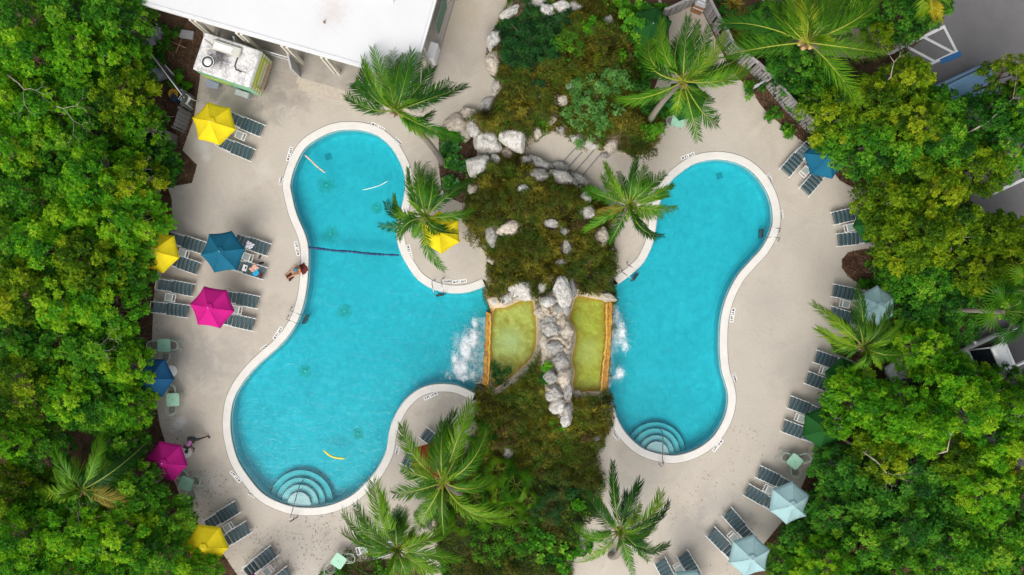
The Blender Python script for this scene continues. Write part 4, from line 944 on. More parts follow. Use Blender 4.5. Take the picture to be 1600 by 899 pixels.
#@@PART3@@
# ---------------------------------------------------------------- coconut palms
def frond_mesh(P0, M, T2, rg, pairs=52, Lmax=0.72, spread=55, vee=0.15, droop=0.25, curl=0.0):
    """one feather frond: midrib through P0 - M - T2, leaflets both sides"""
    C = 2 * M - 0.5 * (P0 + T2)
    t = np.linspace(0, 1, 15)[:, None]; B = (1 - t) ** 2 * P0 + 2 * t * (1 - t) * C + t * t * T2
    mb = MB(); rr = [0.036 * (1 - 0.9 * a) + 0.004 for a in t[:, 0]]; mb.tube([Vector(b) for b in B], rr, 6, 1)
    nv0 = len(mb.v); V = [np.array(mb.v)]; F4 = list(mb.f)
    k = np.linspace(0.14, 0.995, pairs); K = np.repeat(k, 2); side = np.tile([1.0, -1.0], pairs); n = len(K)
    kk = K[:, None]; B = (1 - kk) ** 2 * P0 + 2 * kk * (1 - kk) * C + kk * kk * T2
    T = unit(2 * (1 - kk) * (C - P0) + 2 * kk * (T2 - C))
    S = unit(np.cross(T, np.tile([0, 0, 1.0], (n, 1)))); U = np.cross(S, T); S = S * side[:, None]
    ang = np.radians(spread * (1 - 0.45 * K) + rg.normal(0, 5, n))[:, None]
    D = unit(T * np.cos(ang) + S * np.sin(ang) + U * (vee + rg.normal(0, 0.08, n))[:, None])
    prof = np.sin(np.clip((K - 0.06) / 0.94, 0, 1) ** 0.75 * math.pi * 0.93) ** 0.6
    ln = (Lmax * (0.28 + 0.72 * prof) * rg.uniform(0.75, 1.15, n))[:, None]
    G = np.array([0, 0, -1.0]); wv = np.array([0.15, 0.5, 0.0]) * curl
    p1 = B + D * ln * 0.5 + (G * droop * 0.25 + wv * .3) * ln; p2 = B + D * ln * 0.95 + (G * droop + wv) * ln
    W = unit(np.cross(D, U)) ; w = (0.0135 + 0.0075 * prof)[:, None] * (0.5 + ln / Lmax * .5)
    Vl = np.stack([B - W * w * .6, B + W * w * .6, p1 + W * w, p1 - W * w, p2], 1)
    verts = np.concatenate([V[0], Vl.reshape(-1, 3)]); faces = [tuple(f) for f in F4]; mi = [1] * len(faces)
    for i in range(n):
        o = nv0 + i * 5; faces.append((o, o + 1, o + 2, o + 3)); faces.append((o + 3, o + 2, o + 4)); mi += [0, 0]
    me = bpy.data.meshes.new('frond'); me.from_pydata([tuple(v) for v in verts], [], faces); me.polygons.foreach_set('material_index', mi); me.update()
    a = me.attributes.new('tint', 'FLOAT', 'POINT'); base = rg.uniform(0.12, 0.85); tv = np.full(len(verts), 0.9); tv[nv0:] = np.clip(base + np.repeat(rg.normal(0, .10, n), 5), 0, 1)
    a.data.foreach_set('value', tv.astype(np.float32)); return me
MRIB = simple('yellow green midrib', (0.17, 0.24, 0.025), 0.5, var=0.2)
MRIBY = simple('yellow midrib', (0.28, 0.32, 0.03), 0.5, var=0.15)
def trunk_obj(root, a, b, r0, r1, bend=0.15, n=14):
    a, b = Vector(a), Vector(b); pts = []; rad = []
    d = (b - a); side = Vector((-d.y, d.x, 0)); side = side.normalized() if side.length > 1e-4 else Vector((1, 0, 0))
    for i in range(n + 1):
        t = i / n; h = t ** 0.75; p = Vector((a.x + d.x * (t ** 1.25), a.y + d.y * (t ** 1.25), a.z + d.z * h)) + side * bend * math.sin(t * math.pi)
        pts.append(p); rad.append((r0 + (r1 - r0) * t) * (1.25 if i == 0 else 1) * (1.0 + (0.06 if i % 2 else -0.02)))
    return MB().tube(pts, rad, 10).build('trunk', MPALMT, root)
def palm(reg, sc_, hub, z, base, fr, label, mat='palm', L=0.72, seed=1, nuts=0, spear=3, rib=MRIB):
    """fr: (tip x, tip y, mid x, mid y [, mat]) in zoomed-crop pixels of region origin reg, scale sc_"""
    rg_ = np.random.RandomState(seed); cv = lambda x, y: (reg[0] + x / sc_, reg[1] + y / sc_)
    hp = cv(*hub); hz = at(hp[0], hp[1], z); bs = at(base[0], base[1], 0.0); bs.z = max(0, float(hgt(np.array([bs.x]), np.array([bs.y]))[0])) * 0.9
    root = empty('coconut_palm', bs, 0, label, 'palm tree', 'feather leaved palms around the pools')
    trunk_obj(root, Vector((0, 0, 0)), hz - bs, 0.17, 0.11, rg_.uniform(-.2, .2))
    hv = hz - bs
    for f in fr:
        tp = cv(f[0], f[1]); md = cv(f[2], f[3]); ln = math.hypot(tp[0] - hp[0], tp[1] - hp[1]) / PPM
        young = rg_.uniform(0, 1)
        mz = z + 0.25 + 0.35 * young; tz = z - 0.05 - ln * rg_.uniform(0.10, 0.40)
        M = np.array(at(md[0], md[1], mz) - bs); T2 = np.array(at(tp[0], tp[1], tz) - bs); P0 = np.array(hv + (Vector(M) - hv).normalized() * 0.08)
        me = frond_mesh(P0, M, T2, rg_, int(30 + 9 * ln), L * rg_.uniform(0.85, 1.1) * min(1, 0.55 + ln / 7), rg_.uniform(30, 60), rg_.uniform(-0.1, 0.45), rg_.uniform(0.12, 0.5), rg_.uniform(-0.2, 0.7))
        link('frond', me, [LEAFM[f[4] if len(f) > 4 else mat], rib], root)
    # lower, shorter fronds filling the gaps underneath
    for k in range(4):
        f = fr[(k * 3 + seed) % len(fr)]; tp = cv(f[0], f[1]); a = math.atan2(tp[1] - hp[1], tp[0] - hp[0]) + rg_.uniform(.18, .38) * (1 if k % 2 else -1); r = math.hypot(tp[0] - hp[0], tp[1] - hp[1]) * rg_.uniform(.6, .85)
        tq = (hp[0] + math.cos(a) * r, hp[1] + math.sin(a) * r); mq = (hp[0] + math.cos(a + .12) * r * .55, hp[1] + math.sin(a + .12) * r * .55)
        M = np.array(at(mq[0], mq[1], z - .05) - bs); T2 = np.array(at(tq[0], tq[1], z - .9 - r / PPM * .3) - bs); P0 = np.array(hv - Vector((0, 0, .12)))
        link('frond', frond_mesh(P0, M, T2, rg_, int(34 + 10 * r / PPM), L * .85, rg_.uniform(35, 60), .1, .45), [LEAFM['palm'], MRIB], root)
    # small inner fronds standing up and folded
    for k in range(spear):
        a = rg_.uniform(0, 6.28); r = rg_.uniform(0.5, 1.1)
        T2 = np.array(hv) + [math.cos(a) * r, math.sin(a) * r, rg_.uniform(0.7, 1.3)]; M = np.array(hv) + [math.cos(a) * r * .35, math.sin(a) * r * .35, 0.75]
        link('frond', frond_mesh(np.array(hv), M, T2, rg_, 26, L * 0.55, 24, 0.3, 0.05), [LEAFM['palmlime'], rib], root)
    cm = MB()
    for k in range(7):
        a = k * 0.9; d = Vector((math.cos(a), math.sin(a), 0)); cm.tube([hv - Vector((0, 0, .5)) + d * .06, hv + d * 0.16 + Vector((0, 0, .02)), hv + d * 0.34 + Vector((0, 0, .16))], [0.09, 0.075, 0.03], 6)
    cm.build('crown_shaft', simple('fibrous palm sheath', (0.24, 0.16, 0.07), 0.9, var=0.4, scale=15), root)
    if nuts:
        me = bpy.data.meshes.new('coconut'); bm = bmesh.new(); bmesh.ops.create_icosphere(bm, subdivisions=2, radius=0.11); bm.to_mesh(me); bm.free(); me.materials.append(simple('dry coconut husk', (0.50, 0.30, 0.14), 0.8, var=0.3))
        for k in range(nuts):
            a = rg_.uniform(0, 6.28); o = link('coconut', me, None, root); o.location = hv + Vector((math.cos(a) * .28, math.sin(a) * .28, rg_.uniform(-.12, .12))); o.scale = (1, 1, 1.25)
    return root
palm((530, 60), 5.619, (500, 640), 5.2, (692, 255), [(60, 500, 250, 615), (225, 245, 255, 470), (210, 180, 320, 450), (150, 400, 210, 470), (295, 90, 400, 400), (415, 130, 450, 430), (470, 110, 500, 400), (560, 150, 500, 380), (640, 120, 570, 400),
     (715, 110, 630, 350), (810, 270, 680, 450), (970, 375, 760, 510), (1110, 425, 800, 530), (830, 640, 680, 725), (1080, 890, 760, 780), (640, 800, 590, 730)], 'coconut palm leaning over the deck beside the corner of the white roof', 'palm', .78, 11, 0)
palm((580, 240), 4.494, (385, 445), 4.2, (672, 352), [(260, 110, 290, 300), (320, 70, 340, 270), (395, 60, 372, 250), (435, 110, 425, 280), (480, 230, 440, 340), (690, 200, 530, 305), (720, 400, 560, 440), (600, 560, 450, 520), (510, 815, 388, 650),
     (100, 340, 190, 440), (160, 290, 215, 430), (60, 505, 220, 510), (195, 600, 250, 495), (350, 110, 350, 290)], 'coconut palm beside the yellow umbrella on the peninsula of the left pool', 'palm', .68, 12)
palm((960, 20), 4.28, (460, 460), 5.5, (1010, 195), [(235, 180, 265, 345), (200, 260, 270, 390), (315, 50, 335, 270), (440, 150, 405, 320), (490, 30, 470, 250), (555, 60, 520, 260), (640, 90, 560, 290), (745, 145, 610, 325), (835, 300, 680, 385), (820, 360, 670, 430), (890, 375, 720, 455),
     (30, 575, 230, 560), (560, 850, 510, 650), (690, 745, 585, 660), (410, 700, 430, 590)], 'coconut palm over green umbrellas near the wooden fence at the top', 'palm', .8, 13, 3, rib=MRIBY)
palm((900, 240), 5.994, (500, 480), 4.4, (962, 338), [(270, 90, 365, 290), (255, 210, 345, 360), (400, 170, 455, 330), (565, 50, 520, 270), (650, 120, 585, 300), (840, 190, 680, 315), (915, 300, 750, 380), (870, 400, 700, 432), (950, 500, 750, 520), (820, 770, 620, 705), (740, 800, 590, 640), (310, 845, 400, 680),
     (90, 720, 270, 605), (90, 330, 250, 400), (190, 570, 330, 530, 'palmdry')], 'coconut palm on the left bank of the right pool over its white coping', 'palm', .66, 14)
palm((1120, 0), 5.287, (740, 350), 8.0, (1262, 90), [(50, 200, 350, 215, 'palm'), (80, 455, 400, 392), (460, 40, 610, 230), (600, -60, 680, 150), (740, -90, 755, 150), (830, -80, 815, 150), (1080, -30, 920, 190), (1340, -10, 1130, 175), (1390, 440, 1080, 395), (1175, 860, 960, 560),
     (1250, 60, 1000, 230), (540, 10, 640, 200), (950, -60, 870, 170)], 'tall coconut palm with orange coconuts right of the wooden fence at the top', 'palmlime', 1.05, 15, 9, rib=MRIBY)
palm((1260, 430), 5.288, (470, 590), 4.8, (1340, 545), [(55, 230, 280, 410), (100, 450, 290, 555), (430, 120, 465, 340), (380, 300, 440, 430), (560, 330, 530, 480), (690, 250, 610, 440), (800, 370, 650, 520), (790, 650, 640, 655), (390, 775, 490, 690), (620, 780, 560, 690), (210, 640, 330, 600), (740, 460, 620, 540)],
     'coconut palm in front of the pale blue umbrella on the right deck', 'palmlime', .8, 16)
palm((520, 620), 3.222, (555, 430), 5.2, (720, 765), [(350, 150, 410, 300), (345, 360, 430, 395), (555, 130, 545, 290), (700, 40, 630, 210), (610, 80, 565, 260), (775, 160, 695, 330), (660, 205, 612, 320), (875, 605, 690, 580), (800, 430, 680, 465), (310, 490, 430, 470), (395, 700, 485, 560), (560, 700, 550, 570), (520, 230, 520, 330), (480, 600, 500, 520)],
     'coconut palm over the red umbrella on the lower island', 'palmlime', .92, 17, rib=MRIBY)
palm((520, 620), 3.222, (322, 770), 4.8, (640, 888), [(50, 590, 160, 690), (50, 690, 180, 750), (200, 430, 245, 610), (310, 560, 318, 680), (355, 560, 340, 680), (120, 550, 200, 680), (600, 660, 450, 730), (640, 825, 480, 795), (510, 890, 410, 830), (300, 925, 310, 840), (460, 700, 390, 745), (390, 960, 355, 860), (150, 790, 230, 785), (250, 500, 275, 640)],
     'coconut palm at the bottom edge beside the mint table', 'palmlime', .86, 18)
palm((880, 700), 4.517, (400, 590), 4.4, (955, 868), [(350, 105, 362, 350), (440, 310, 428, 460), (535, 245, 470, 410), (690, 320, 600, 500), (745, 385, 620, 540), (635, 555, 520, 640), (740, 685, 590, 715), (495, 895, 445, 730), (85, 560, 230, 640), (90, 810, 250, 750), (155, 300, 270, 480), (240, 350, 320, 490), (600, 800, 520, 700)],
     'coconut palm standing on the deck edge below the right pool', 'palm', .66, 19)
palm((40, 660), 5.618, (500, 590), 4.6, (140, 770), [(245, 180, 320, 390), (645, 120, 600, 350), (1065, 175, 780, 420), (900, 755, 690, 665, 'palmdry'), (600, 790, 570, 680), (95, 600, 300, 622), (250, 420, 350, 560), (350, 690, 430, 635), (610, 430, 530, 520), (490, 420, 455, 520), (850, 560, 680, 590), (300, 300, 390, 450)],
     'palm with browning fronds standing among the trees in the lower left', 'palm', .78, 20)
palm((1390, 0), 5.62, (330, -110), 5.0, (1447, -10), [(470, 215, 420, 60, 'palmyellow'), (400, 200, 370, 50, 'palmyellow'), (250, 80, 290, -20, 'palmlime'), (300, 150, 320, 10, 'palmlime'), (520, 40, 440, -60, 'palm')], 'palm with yellow hanging fronds at the top edge by the car park', 'palmlime', .8, 21, rib=MRIBY, spear=1)

# fan palms and palmettos
def fan_leaf(r, rg_, n=17, arc=200):
    V = [(0, 0, 0)]; F = []; tv = [0.7]
    for k in range(n):
        a = R(-arc / 2 + arc * k / (n - 1)); a2 = R(arc / (n - 1)) * 0.34; ln = r * (0.8 + 0.2 * math.cos(a * 0.8)) * rg_.uniform(0.9, 1.05)
        o = len(V)
        V += [(ln * .55 * math.cos(a - a2), ln * .55 * math.sin(a - a2), 0.03 * r), (ln * .55 * math.cos(a), ln * .55 * math.sin(a), -0.02 * r), (ln * .55 * math.cos(a + a2), ln * .55 * math.sin(a + a2), 0.03 * r), (ln * math.cos(a), ln * math.sin(a), -0.14 * r)]
        F += [(0, o, o + 1), (0, o + 1, o + 2), (o, o + 3, o + 1), (o + 1, o + 3, o + 2)]; tv += [0.5, 0.35, 0.5, 0.75]
    return V, F, tv
def fan_palm(px, py, z, r, n, label, mat='palm', trunk=True, name='fan_palm', seed=0, grp=None, cat='palm tree'):
    rg_ = np.random.RandomState(seed + 100); gz = max(0, float(hgt(np.array([at(px, py).x]), np.array([at(px, py).y]))[0]))
    b = at(px, py, gz); q = at(px, py, z) if z > 2 else b; b = Vector((q.x, q.y, gz)); root = empty(name, b, 0, label, cat, grp)
    for k in range(n):
        a = k * 2.4 + rg_.uniform(-.3, .3); up = 0.35 + 0.5 * (k / n); L = r * rg_.uniform(0.5, 0.95)
        e = Vector((math.cos(a) * L, math.sin(a) * L, z + L * up * 0.5)); V, F, tv = fan_leaf(r * rg_.uniform(.75, 1.05), rg_)
        M_ = Matrix.Rotation(a, 3, 'Z') @ Matrix.Rotation(R(rg_.uniform(0, 50)), 3, 'Y') @ Matrix.Rotation(R(rg_.uniform(-25, 25)), 3, 'X')
        me = bpy.data.meshes.new('fan_leaf'); nb = MB(); nb.tube([(0, 0, z * 0.9), e * 0.5 + Vector((0, 0, z * .55)), e], [0.012, 0.009, 0.006], 5, 1)
        nv = len(nb.v); nb.add([M_ @ Vector(v) + e for v in V], F, 0)
        me = nb.mesh('fan_leaf'); at_ = me.attributes.new('tint', 'FLOAT', 'POINT'); d = rg_.uniform(-.45, .3); at_.data.foreach_set('value', np.array([.9] * nv + [min(1, max(0, t + d)) for t in tv], np.float32))
        link('fan_leaf', me, [LEAFM[mat], MRIB], root)
    if trunk: MB().tube([(0, 0, 0), (0.02, 0, z * .5), (0, 0, z * .95)], [0.15, 0.12, 0.1], 8).build('trunk', MPALMT, root)
    return root
fan_palm(1575, 488, 7.6, 1.15, 9, 'fan palm with drooping leaves over the white pickup', 'palm', seed=1)
fan_palm(1606, 455, 7.4, 1.1, 8, 'fan palm cut by the right edge of the picture', 'palmlime', seed=2)
pg = 'palmettos in the planting below the mound'
for i, (x, y, r, t) in enumerate([(748, 700, .62, 'palmetto left of the grey boulders above the planting'), (770, 668, .5, 'small palmetto on the left flank of the mound'), (782, 730, .65, 'palmetto just below the grey boulders'), (805, 752, .7, 'palmetto right of the palm over the red umbrella'), (775, 768, .66, 'palmetto with bright ribs behind the palm, middle one'),
        (760, 800, .6, 'palmetto right of the gap between the two lower palms'), (798, 795, .58, 'lowest palmetto on the right of the clump'), (735, 735, .55, 'palmetto between palm crown and grey boulders'), (720, 810, .6, 'palmetto between the two lower palms'), (690, 815, .6, 'palmetto under the fronds of the bottom palm'), (825, 775, .5, 'rightmost palmetto by the dark ground cover'), (740, 665, .5, 'palmetto beside the island coping'), (815, 815, .5, 'palmetto at the lower right end of the clump'), (745, 775, .6, 'palmetto close to the right of the island palm crown'), (785, 765, .6, 'palmetto in the very centre of the clump'), (665, 800, .5, 'palmetto left of the gap under the island palm'), (700, 780, .55, 'palmetto directly below the island palm crown')]):
    fan_palm(x, y, 0.35 + .2 * (i % 4), r * .95, 9, t, 'palm' if i % 2 else 'palmlime', False, 'palmetto', i, pg, 'palmetto')

# ---------------------------------------------------------------- broadleaf trees
def crown_arrays(rg_, Rr, Hh, nc, leafL, nl=6, dens=1.0):
    """clumps over a dome, each clump a shell of leaf rosettes; returns arrays + clump centres"""
    parts = []; cs = []; tries = 0
    while len(cs) < nc and tries < 6000:
        tries += 1
        a = rg_.uniform(0, 6.28); r = Rr * 0.88 * math.sqrt(rg_.uniform(0, 1)); x, y = r * math.cos(a), r * math.sin(a)
        rc = rg_.uniform(0.30, 0.62) * Rr / 2.4
        z = Hh * (1 - (r / Rr) ** 2 * 0.75) + rg_.uniform(-1.1, 0.15)
        if any((c[0] - x) ** 2 + (c[1] - y) ** 2 + (c[2] - z) ** 2 < (0.72 * (c[3] + rc)) ** 2 for c in cs): continue
        cs.append((x, y, z, rc))
    for (x, y, z, rc) in cs:
        n = int(62 * dens * (rc / 0.45) ** 2) + 6
        d = unit(rg_.normal(size=(n, 3)) + [0, 0, 0.55]); d[:, 2] = np.where(d[:, 2] < -0.35, -d[:, 2], d[:, 2])
        C = np.array([x, y, z]) + d * rc * rg_.uniform(0.55, 1.12, (n, 1)) * [1, 1, 0.72]
        N = unit(d * 0.6 + [0, 0, 0.65] + rg_.normal(size=(n, 3)) * 0.28)
        t = np.clip(rg_.normal(0.53, 0.18) + rg_.normal(0, 0.14, n), 0, 1)
        parts.append(rosettes(C, N, rg_, nl, leafL, 0.46, (5, 50), t))
    V, F, T = join(parts); return V, F, T, cs
def branches(root, cs, top, rg_, mat, tr=0.13):
    """limbs rise from the trunk fork to every clump"""
    mb = MB(); hub = Vector((0, 0, top))
    lim = [Vector((math.cos(a) * .7, math.sin(a) * .7, top + 0.9)) for a in np.linspace(0, 5.2, 5) + rg_.uniform(0, 1)]
    for l_ in lim: mb.tube([hub - Vector((0, 0, .25)), hub.lerp(l_, .5) + Vector(rg_.normal(0, .1, 3)), l_], [tr * .75, tr * .6, tr * .45], 6)
    for (x, y, z, rc) in cs:
        e = Vector((x, y, z - rc * .2)); l_ = min(lim, key=lambda q: (q - e).length); m = l_.lerp(e, 0.5) + Vector(rg_.normal(0, .13, 3))
        mb.tube([l_, m, e], [tr * .34, tr * .24, 0.012], 5)
        for _ in range(2):
            e2 = e + Vector(rg_.normal(0, rc * .6, 3)); e2.z = min(e2.z, z + rc * .65); mb.tube([m.lerp(e, .4), m.lerp(e2, .75) + Vector(rg_.normal(0, .06, 3)), e2], [0.018, 0.012, 0.006], 4)
    return mb
TV = []
for s in range(6):
    rg_ = np.random.RandomState(200 + s)
    V, F, T, cs = crown_arrays(rg_, 2.4, 3.3, [48, 44, 54, 40, 46, 52][s], [0.15, 0.175, 0.125, 0.20, 0.14, 0.165][s], [6, 6, 7, 5, 6, 6][s], [.8, .68, 1.0, .55, .85, .7][s])
    me = np_mesh('crown', V + [0, 0, 2.2], F, T); me.materials.append(LEAFM['bright'])
    mb = branches(None, [(c[0], c[1], c[2] + 2.2, c[3]) for c in cs], 2.6, rg_, None); bme = mb.mesh('branches'); bme.materials.append(MBARK)
    tme = MB().tube([(0, 0, 0), (0.08, 0.05, 1.2), (0, 0, 2.6)], [0.19, 0.14, 0.12], 9).mesh('trunk'); tme.materials.append(MBARK)
    TV.append((me, bme, tme))
TMARK = [(310, 180, 'the upper left yellow umbrella'), (245, 395, 'the yellow umbrella half under the trees'), (245, 590, 'the dark blue umbrella'), (150, 745, 'the palm in the left woods'), (262, 720, 'the lower left magenta umbrella'), (320, 855, 'the lower left yellow umbrella'), (240, 120, 'the junk yard by the white roof'), (0, 0, 'the upper left corner of the picture'),
         (0, 450, 'the middle of the left edge'), (0, 899, 'the lower left corner of the picture'), (1285, 250, 'the blue umbrella on the right deck'), (1360, 350, 'the green umbrella half under the trees'), (1372, 475, 'the pale blue umbrella beside a palm'), (1286, 668, 'the lower green umbrella'), (1234, 786, 'the pale blue umbrella near the mint table'), (1170, 869, 'the pale blue umbrella near the bottom edge'),
         (1510, 130, 'the blue van'), (1560, 545, 'the white pickup'), (1425, 595, 'the white van'), (1600, 899, 'the lower right corner of the picture'), (1600, 330, 'the white parking line at the right edge'), (1290, 130, 'the tall palm with coconuts'), (1315, 420, 'the brown mulch island')]
TREES = [  # px, py, radius px, variant, leaf, height scale
 (45, 28, 62, 0, 'mid', 1.0), (118, 18, 60, 1, 'mid', 1.1), (195, 28, 58, 2, 'mid', 1.1), (58, 95, 66, 3, 'bright', 1.25), (130, 85, 62, 4, 'bright', 1.2), (196, 95, 50, 5, 'bright', 1.0), (12, 150, 58, 1, 'bright', 1.3), (75, 165, 62, 0, 'bright', 1.15), (140, 150, 52, 2, 'mid', 1.0), (205, 155, 56, 3, 'yellow', 1.15),
 (235, 195, 40, 4, 'bright', .9), (25, 230, 62, 5, 'bright', 1.15), (95, 225, 56, 1, 'mid', .95), (155, 215, 46, 2, 'dark', .8), (165, 275, 66, 0, 'bright', 1.25), (215, 285, 52, 3, 'yellow', 1.1), (110, 290, 50, 4, 'mid', .95), (45, 300, 60, 2, 'mid', 1.05), (250, 255, 42, 5, 'dark', .62), (130, 340, 58, 1, 'bright', 1.1), (208, 345, 62, 5, 'bright', 1.05),
 (20, 370, 60, 4, 'mid', 1.15), (80, 385, 62, 3, 'bright', 1.2), (140, 405, 66, 0, 'yellow', 1.2), (205, 415, 48, 2, 'mid', .9), (45, 455, 66, 1, 'yellow', 1.2), (110, 470, 60, 5, 'bright', 1.1), (180, 478, 58, 3, 'bright', .95), (22, 535, 62, 0, 'mid', 1.1), (95, 545, 60, 4, 'mid', 1.0), (165, 555, 60, 2, 'mid', .95), (205, 575, 46, 1, 'bright', .9),
 (40, 605, 66, 3, 'yellow', 1.2), (118, 618, 56, 5, 'bright', 1.05), (178, 635, 58, 0, 'mid', .9), (215, 640, 42, 2, 'bright', .8), (15, 680, 52, 1, 'bright', 1.2), (65, 705, 48, 4, 'dark', .8), (200, 700, 44, 3, 'mid', .8), (18, 770, 52, 2, 'yellow', 1.1), (75, 800, 54, 5, 'mid', .9), (225, 770, 52, 1, 'mid', .95), (270, 815, 46, 0, 'mid', .75),
 (50, 850, 66, 3, 'bright', 1.3), (125, 835, 66, 4, 'bright', 1.2), (195, 845, 62, 5, 'bright', 1.15), (250, 865, 50, 2, 'mid', .95), (110, 895, 60, 0, 'bright', 1.15), (318, 893, 40, 1, 'bright', .75), (180, 905, 58, 3, 'mid', 1.1), (20, 905, 58, 5, 'mid', 1.2),
 # right side
 (1225, 105, 40, 5, 'dark', .65), (1275, 135, 46, 2, 'mid', .75), (1290, 175, 55, 3, 'yellow', .95), (1345, 165, 58, 0, 'yellow', 1.05), (1400, 130, 50, 1, 'yellow', 1.05), (1410, 190, 58, 5, 'yellow', 1.1), (1295, 215, 40, 4, 'mid', .8), (1340, 225, 54, 2, 'mid', .9), (1460, 175, 52, 4, 'mid', 1.0), (1470, 235, 60, 3, 'mid', 1.1), (1400, 255, 56, 1, 'mid', .95),
 (1535, 190, 50, 2, 'dark', 1.15), (1575, 120, 36, 3, 'yellow', 1.45), (1590, 165, 44, 5, 'bright', 1.4), (1580, 225, 56, 0, 'mid', 1.2), (1525, 260, 56, 4, 'yellow', 1.1), (1450, 300, 60, 5, 'yellow', 1.15), (1385, 315, 56, 2, 'yellow', 1.0), (1425, 365, 62, 0, 'yellow', 1.2), (1490, 355, 58, 3, 'yellow', 1.1), (1385, 375, 46, 1, 'yellow', .85), (1555, 375, 52, 4, 'yellow', 1.1), (1600, 380, 48, 1, 'yellow', 1.2),
 (1520, 415, 54, 5, 'yellow', 1.0), (1580, 435, 46, 2, 'mid', .9), (1440, 430, 52, 3, 'mid', .85), (1395, 425, 40, 4, 'mid', .7), (1480, 465, 48, 0, 'dark', .7), (1430, 488, 44, 2, 'dark', .65), (1445, 545, 48, 5, 'bright', .9), (1475, 600, 52, 1, 'bright', 1.15), (1505, 640, 58, 3, 'bright', 1.2), (1330, 625, 52, 0, 'bright', 1.05), (1385, 650, 56, 4, 'bright', 1.15), (1440, 665, 54, 2, 'bright', 1.1),
 (1360, 715, 50, 5, 'yellow', .95), (1480, 710, 54, 0, 'yellow', 1.0), (1545, 700, 56, 1, 'bright', 1.1), (1590, 645, 44, 4, 'bright', 1.2), (1595, 715, 52, 3, 'yellow', 1.15), (1300, 735, 46, 2, 'dark', .7), (1420, 745, 56, 3, 'dark', .8), (1350, 785, 54, 1, 'dark', .75), (1535, 765, 58, 5, 'bright', 1.1), (1595, 790, 50, 0, 'mid', 1.0), (1480, 790, 52, 4, 'dark', .8), (1290, 805, 50, 5, 'dark', .7),
 (1420, 825, 60, 0, 'dark', .9), (1340, 855, 58, 3, 'mid', .9), (1490, 860, 58, 2, 'mid', .95), (1560, 850, 60, 1, 'mid', 1.0), (1240, 850, 42, 4, 'dark', .55), (1275, 885, 46, 5, 'bright', .95), (1400, 900, 52, 4, 'mid', .95), (1600, 895, 52, 3, 'mid', 1.0), (1340, 915, 48, 1, 'mid', .95), (1210, 885, 34, 2, 'mid', .5), (1520, 915, 50, 5, 'mid', .95),
 (1484, 572, 34, 2, 'bright', .8), (1296, 662, 26, 4, 'bright', .85), (1533, 600, 34, 0, 'bright', .85), (1580, 600, 30, 3, 'mid', .8), (1500, 505, 40, 4, 'dark', .6), (1545, 465, 36, 5, 'mid', .65), (1590, 480, 30, 1, 'dark', .6), (1455, 640, 40, 0, 'bright', 1.0),
 (1415, 28, 42, 2, 'dark', .8), (1375, 60, 28, 4, 'yellow', .7), (1455, 5, 34, 3, 'dark', .8), (1200, 30, 34, 0, 'dark', .5), (1265, -5, 40, 5, 'mid', .6), (1340, 10, 40, 1, 'mid', .6)]
LN = {'bright': 'bright green', 'mid': 'mid green', 'yellow': 'yellow green', 'dark': 'dark green'}
usedT = {}
for i, (px, py, rp, vnum, lf, hs_) in enumerate(TREES):
    me, bme, tme = TV[vnum]
    if px < 800: px -= 16 if px > 150 else 6
    elif py > 60: px += 16 if px < 1420 else 4
    s = rp * 1.04 / PPM / 2.4 * (1 - 5 * hs_ / H)
    zc = 4.6 * hs_ * 0.8; p = at(px, py, zc); p.z = -0.03
    root = empty('broadleaf_tree', p, rnd.uniform(0, 6.28)); zs = hs_ * 0.92
    bk = MBARKP if (i % 5 == 0) else MBARKB if i % 3 == 0 else MBARK
    for nm, m_, mt in (('crown', me, LEAFM[lf]), ('branches', bme, bk), ('trunk', tme, bk)):
        o = link(nm, m_, None, root); o.scale = (s, s * rnd.uniform(.92, 1.08), zs); o.material_slots[0].link = 'OBJECT'; o.material_slots[0].material = mt
    wd, mk, d = lab_near(px, py, TMARK); szn = 'broad' if rp > 58 else 'small' if rp < 46 else 'medium'
    lb = f'{szn} {LN[lf]} tree {wd} {mk}'; usedT.setdefault(lb, []).append((d, root)); tag(root, lb, 'tree', 'broadleaf trees around the pool deck')
for lb, L_ in usedT.items():
    if len(L_) > 1:
        L_.sort(key=lambda q: q[0])
        for k, (d, o) in enumerate(L_): o['label'] = ['nearer ', 'farther ', 'farthest ', 'most distant '][min(k, 3)] + lb
# bare pale dead branches showing above the crowns
def snag(px, py, z, L, deg, label, seed):
    z -= .55
    r_ = random.Random(seed); p = at(px, py, z); root = MB()
    def grow(a, d, l_, r0, dep):
        b = a + d * l_; m = a.lerp(b, .5) + Vector((r_.gauss(0, .06), r_.gauss(0, .06), r_.gauss(0, .05))) * l_
        root.tube([a, m, b], [r0, r0 * .8, r0 * .55], 6)
        if dep:
            for s in (-1, 1): grow(b, (Matrix.Rotation(R(s * r_.uniform(18, 48)), 3, 'Z') @ d + Vector((0, 0, r_.uniform(-.2, .15)))).normalized(), l_ * r_.uniform(.5, .8), r0 * .55, dep - 1)
    a = R(-deg); grow(Vector((0, 0, 0)), Vector((math.cos(a), math.sin(a), 0.12)).normalized(), L, 0.026, 4)
    root.tube([(0, 0, 0), (-math.cos(a) * .4, -math.sin(a) * .4, -1.2), (-math.cos(a) * .8, -math.sin(a) * .8, -z)], [0.034, .05, .08], 7)
    o = root.build('dead_tree', MBARKP); o.location = p; tag(o, label, 'dead tree', 'bare trees among the crowns')
snag(1545, 190, 6.2, 1.5, -45, 'pale bare forked tree below the car park at the right edge', 1)
snag(12, 118, 6.5, 1.1, 40, 'pale bare branch near the left edge at the top', 2)
snag(1368, 720, 5.0, .8, 50, 'white bare twigs in the yellow green crown left of the lower right woods', 3)
snag(1480, 705, 5.4, .8, -80, 'white bare twigs in the right woods above the dark crowns', 4)
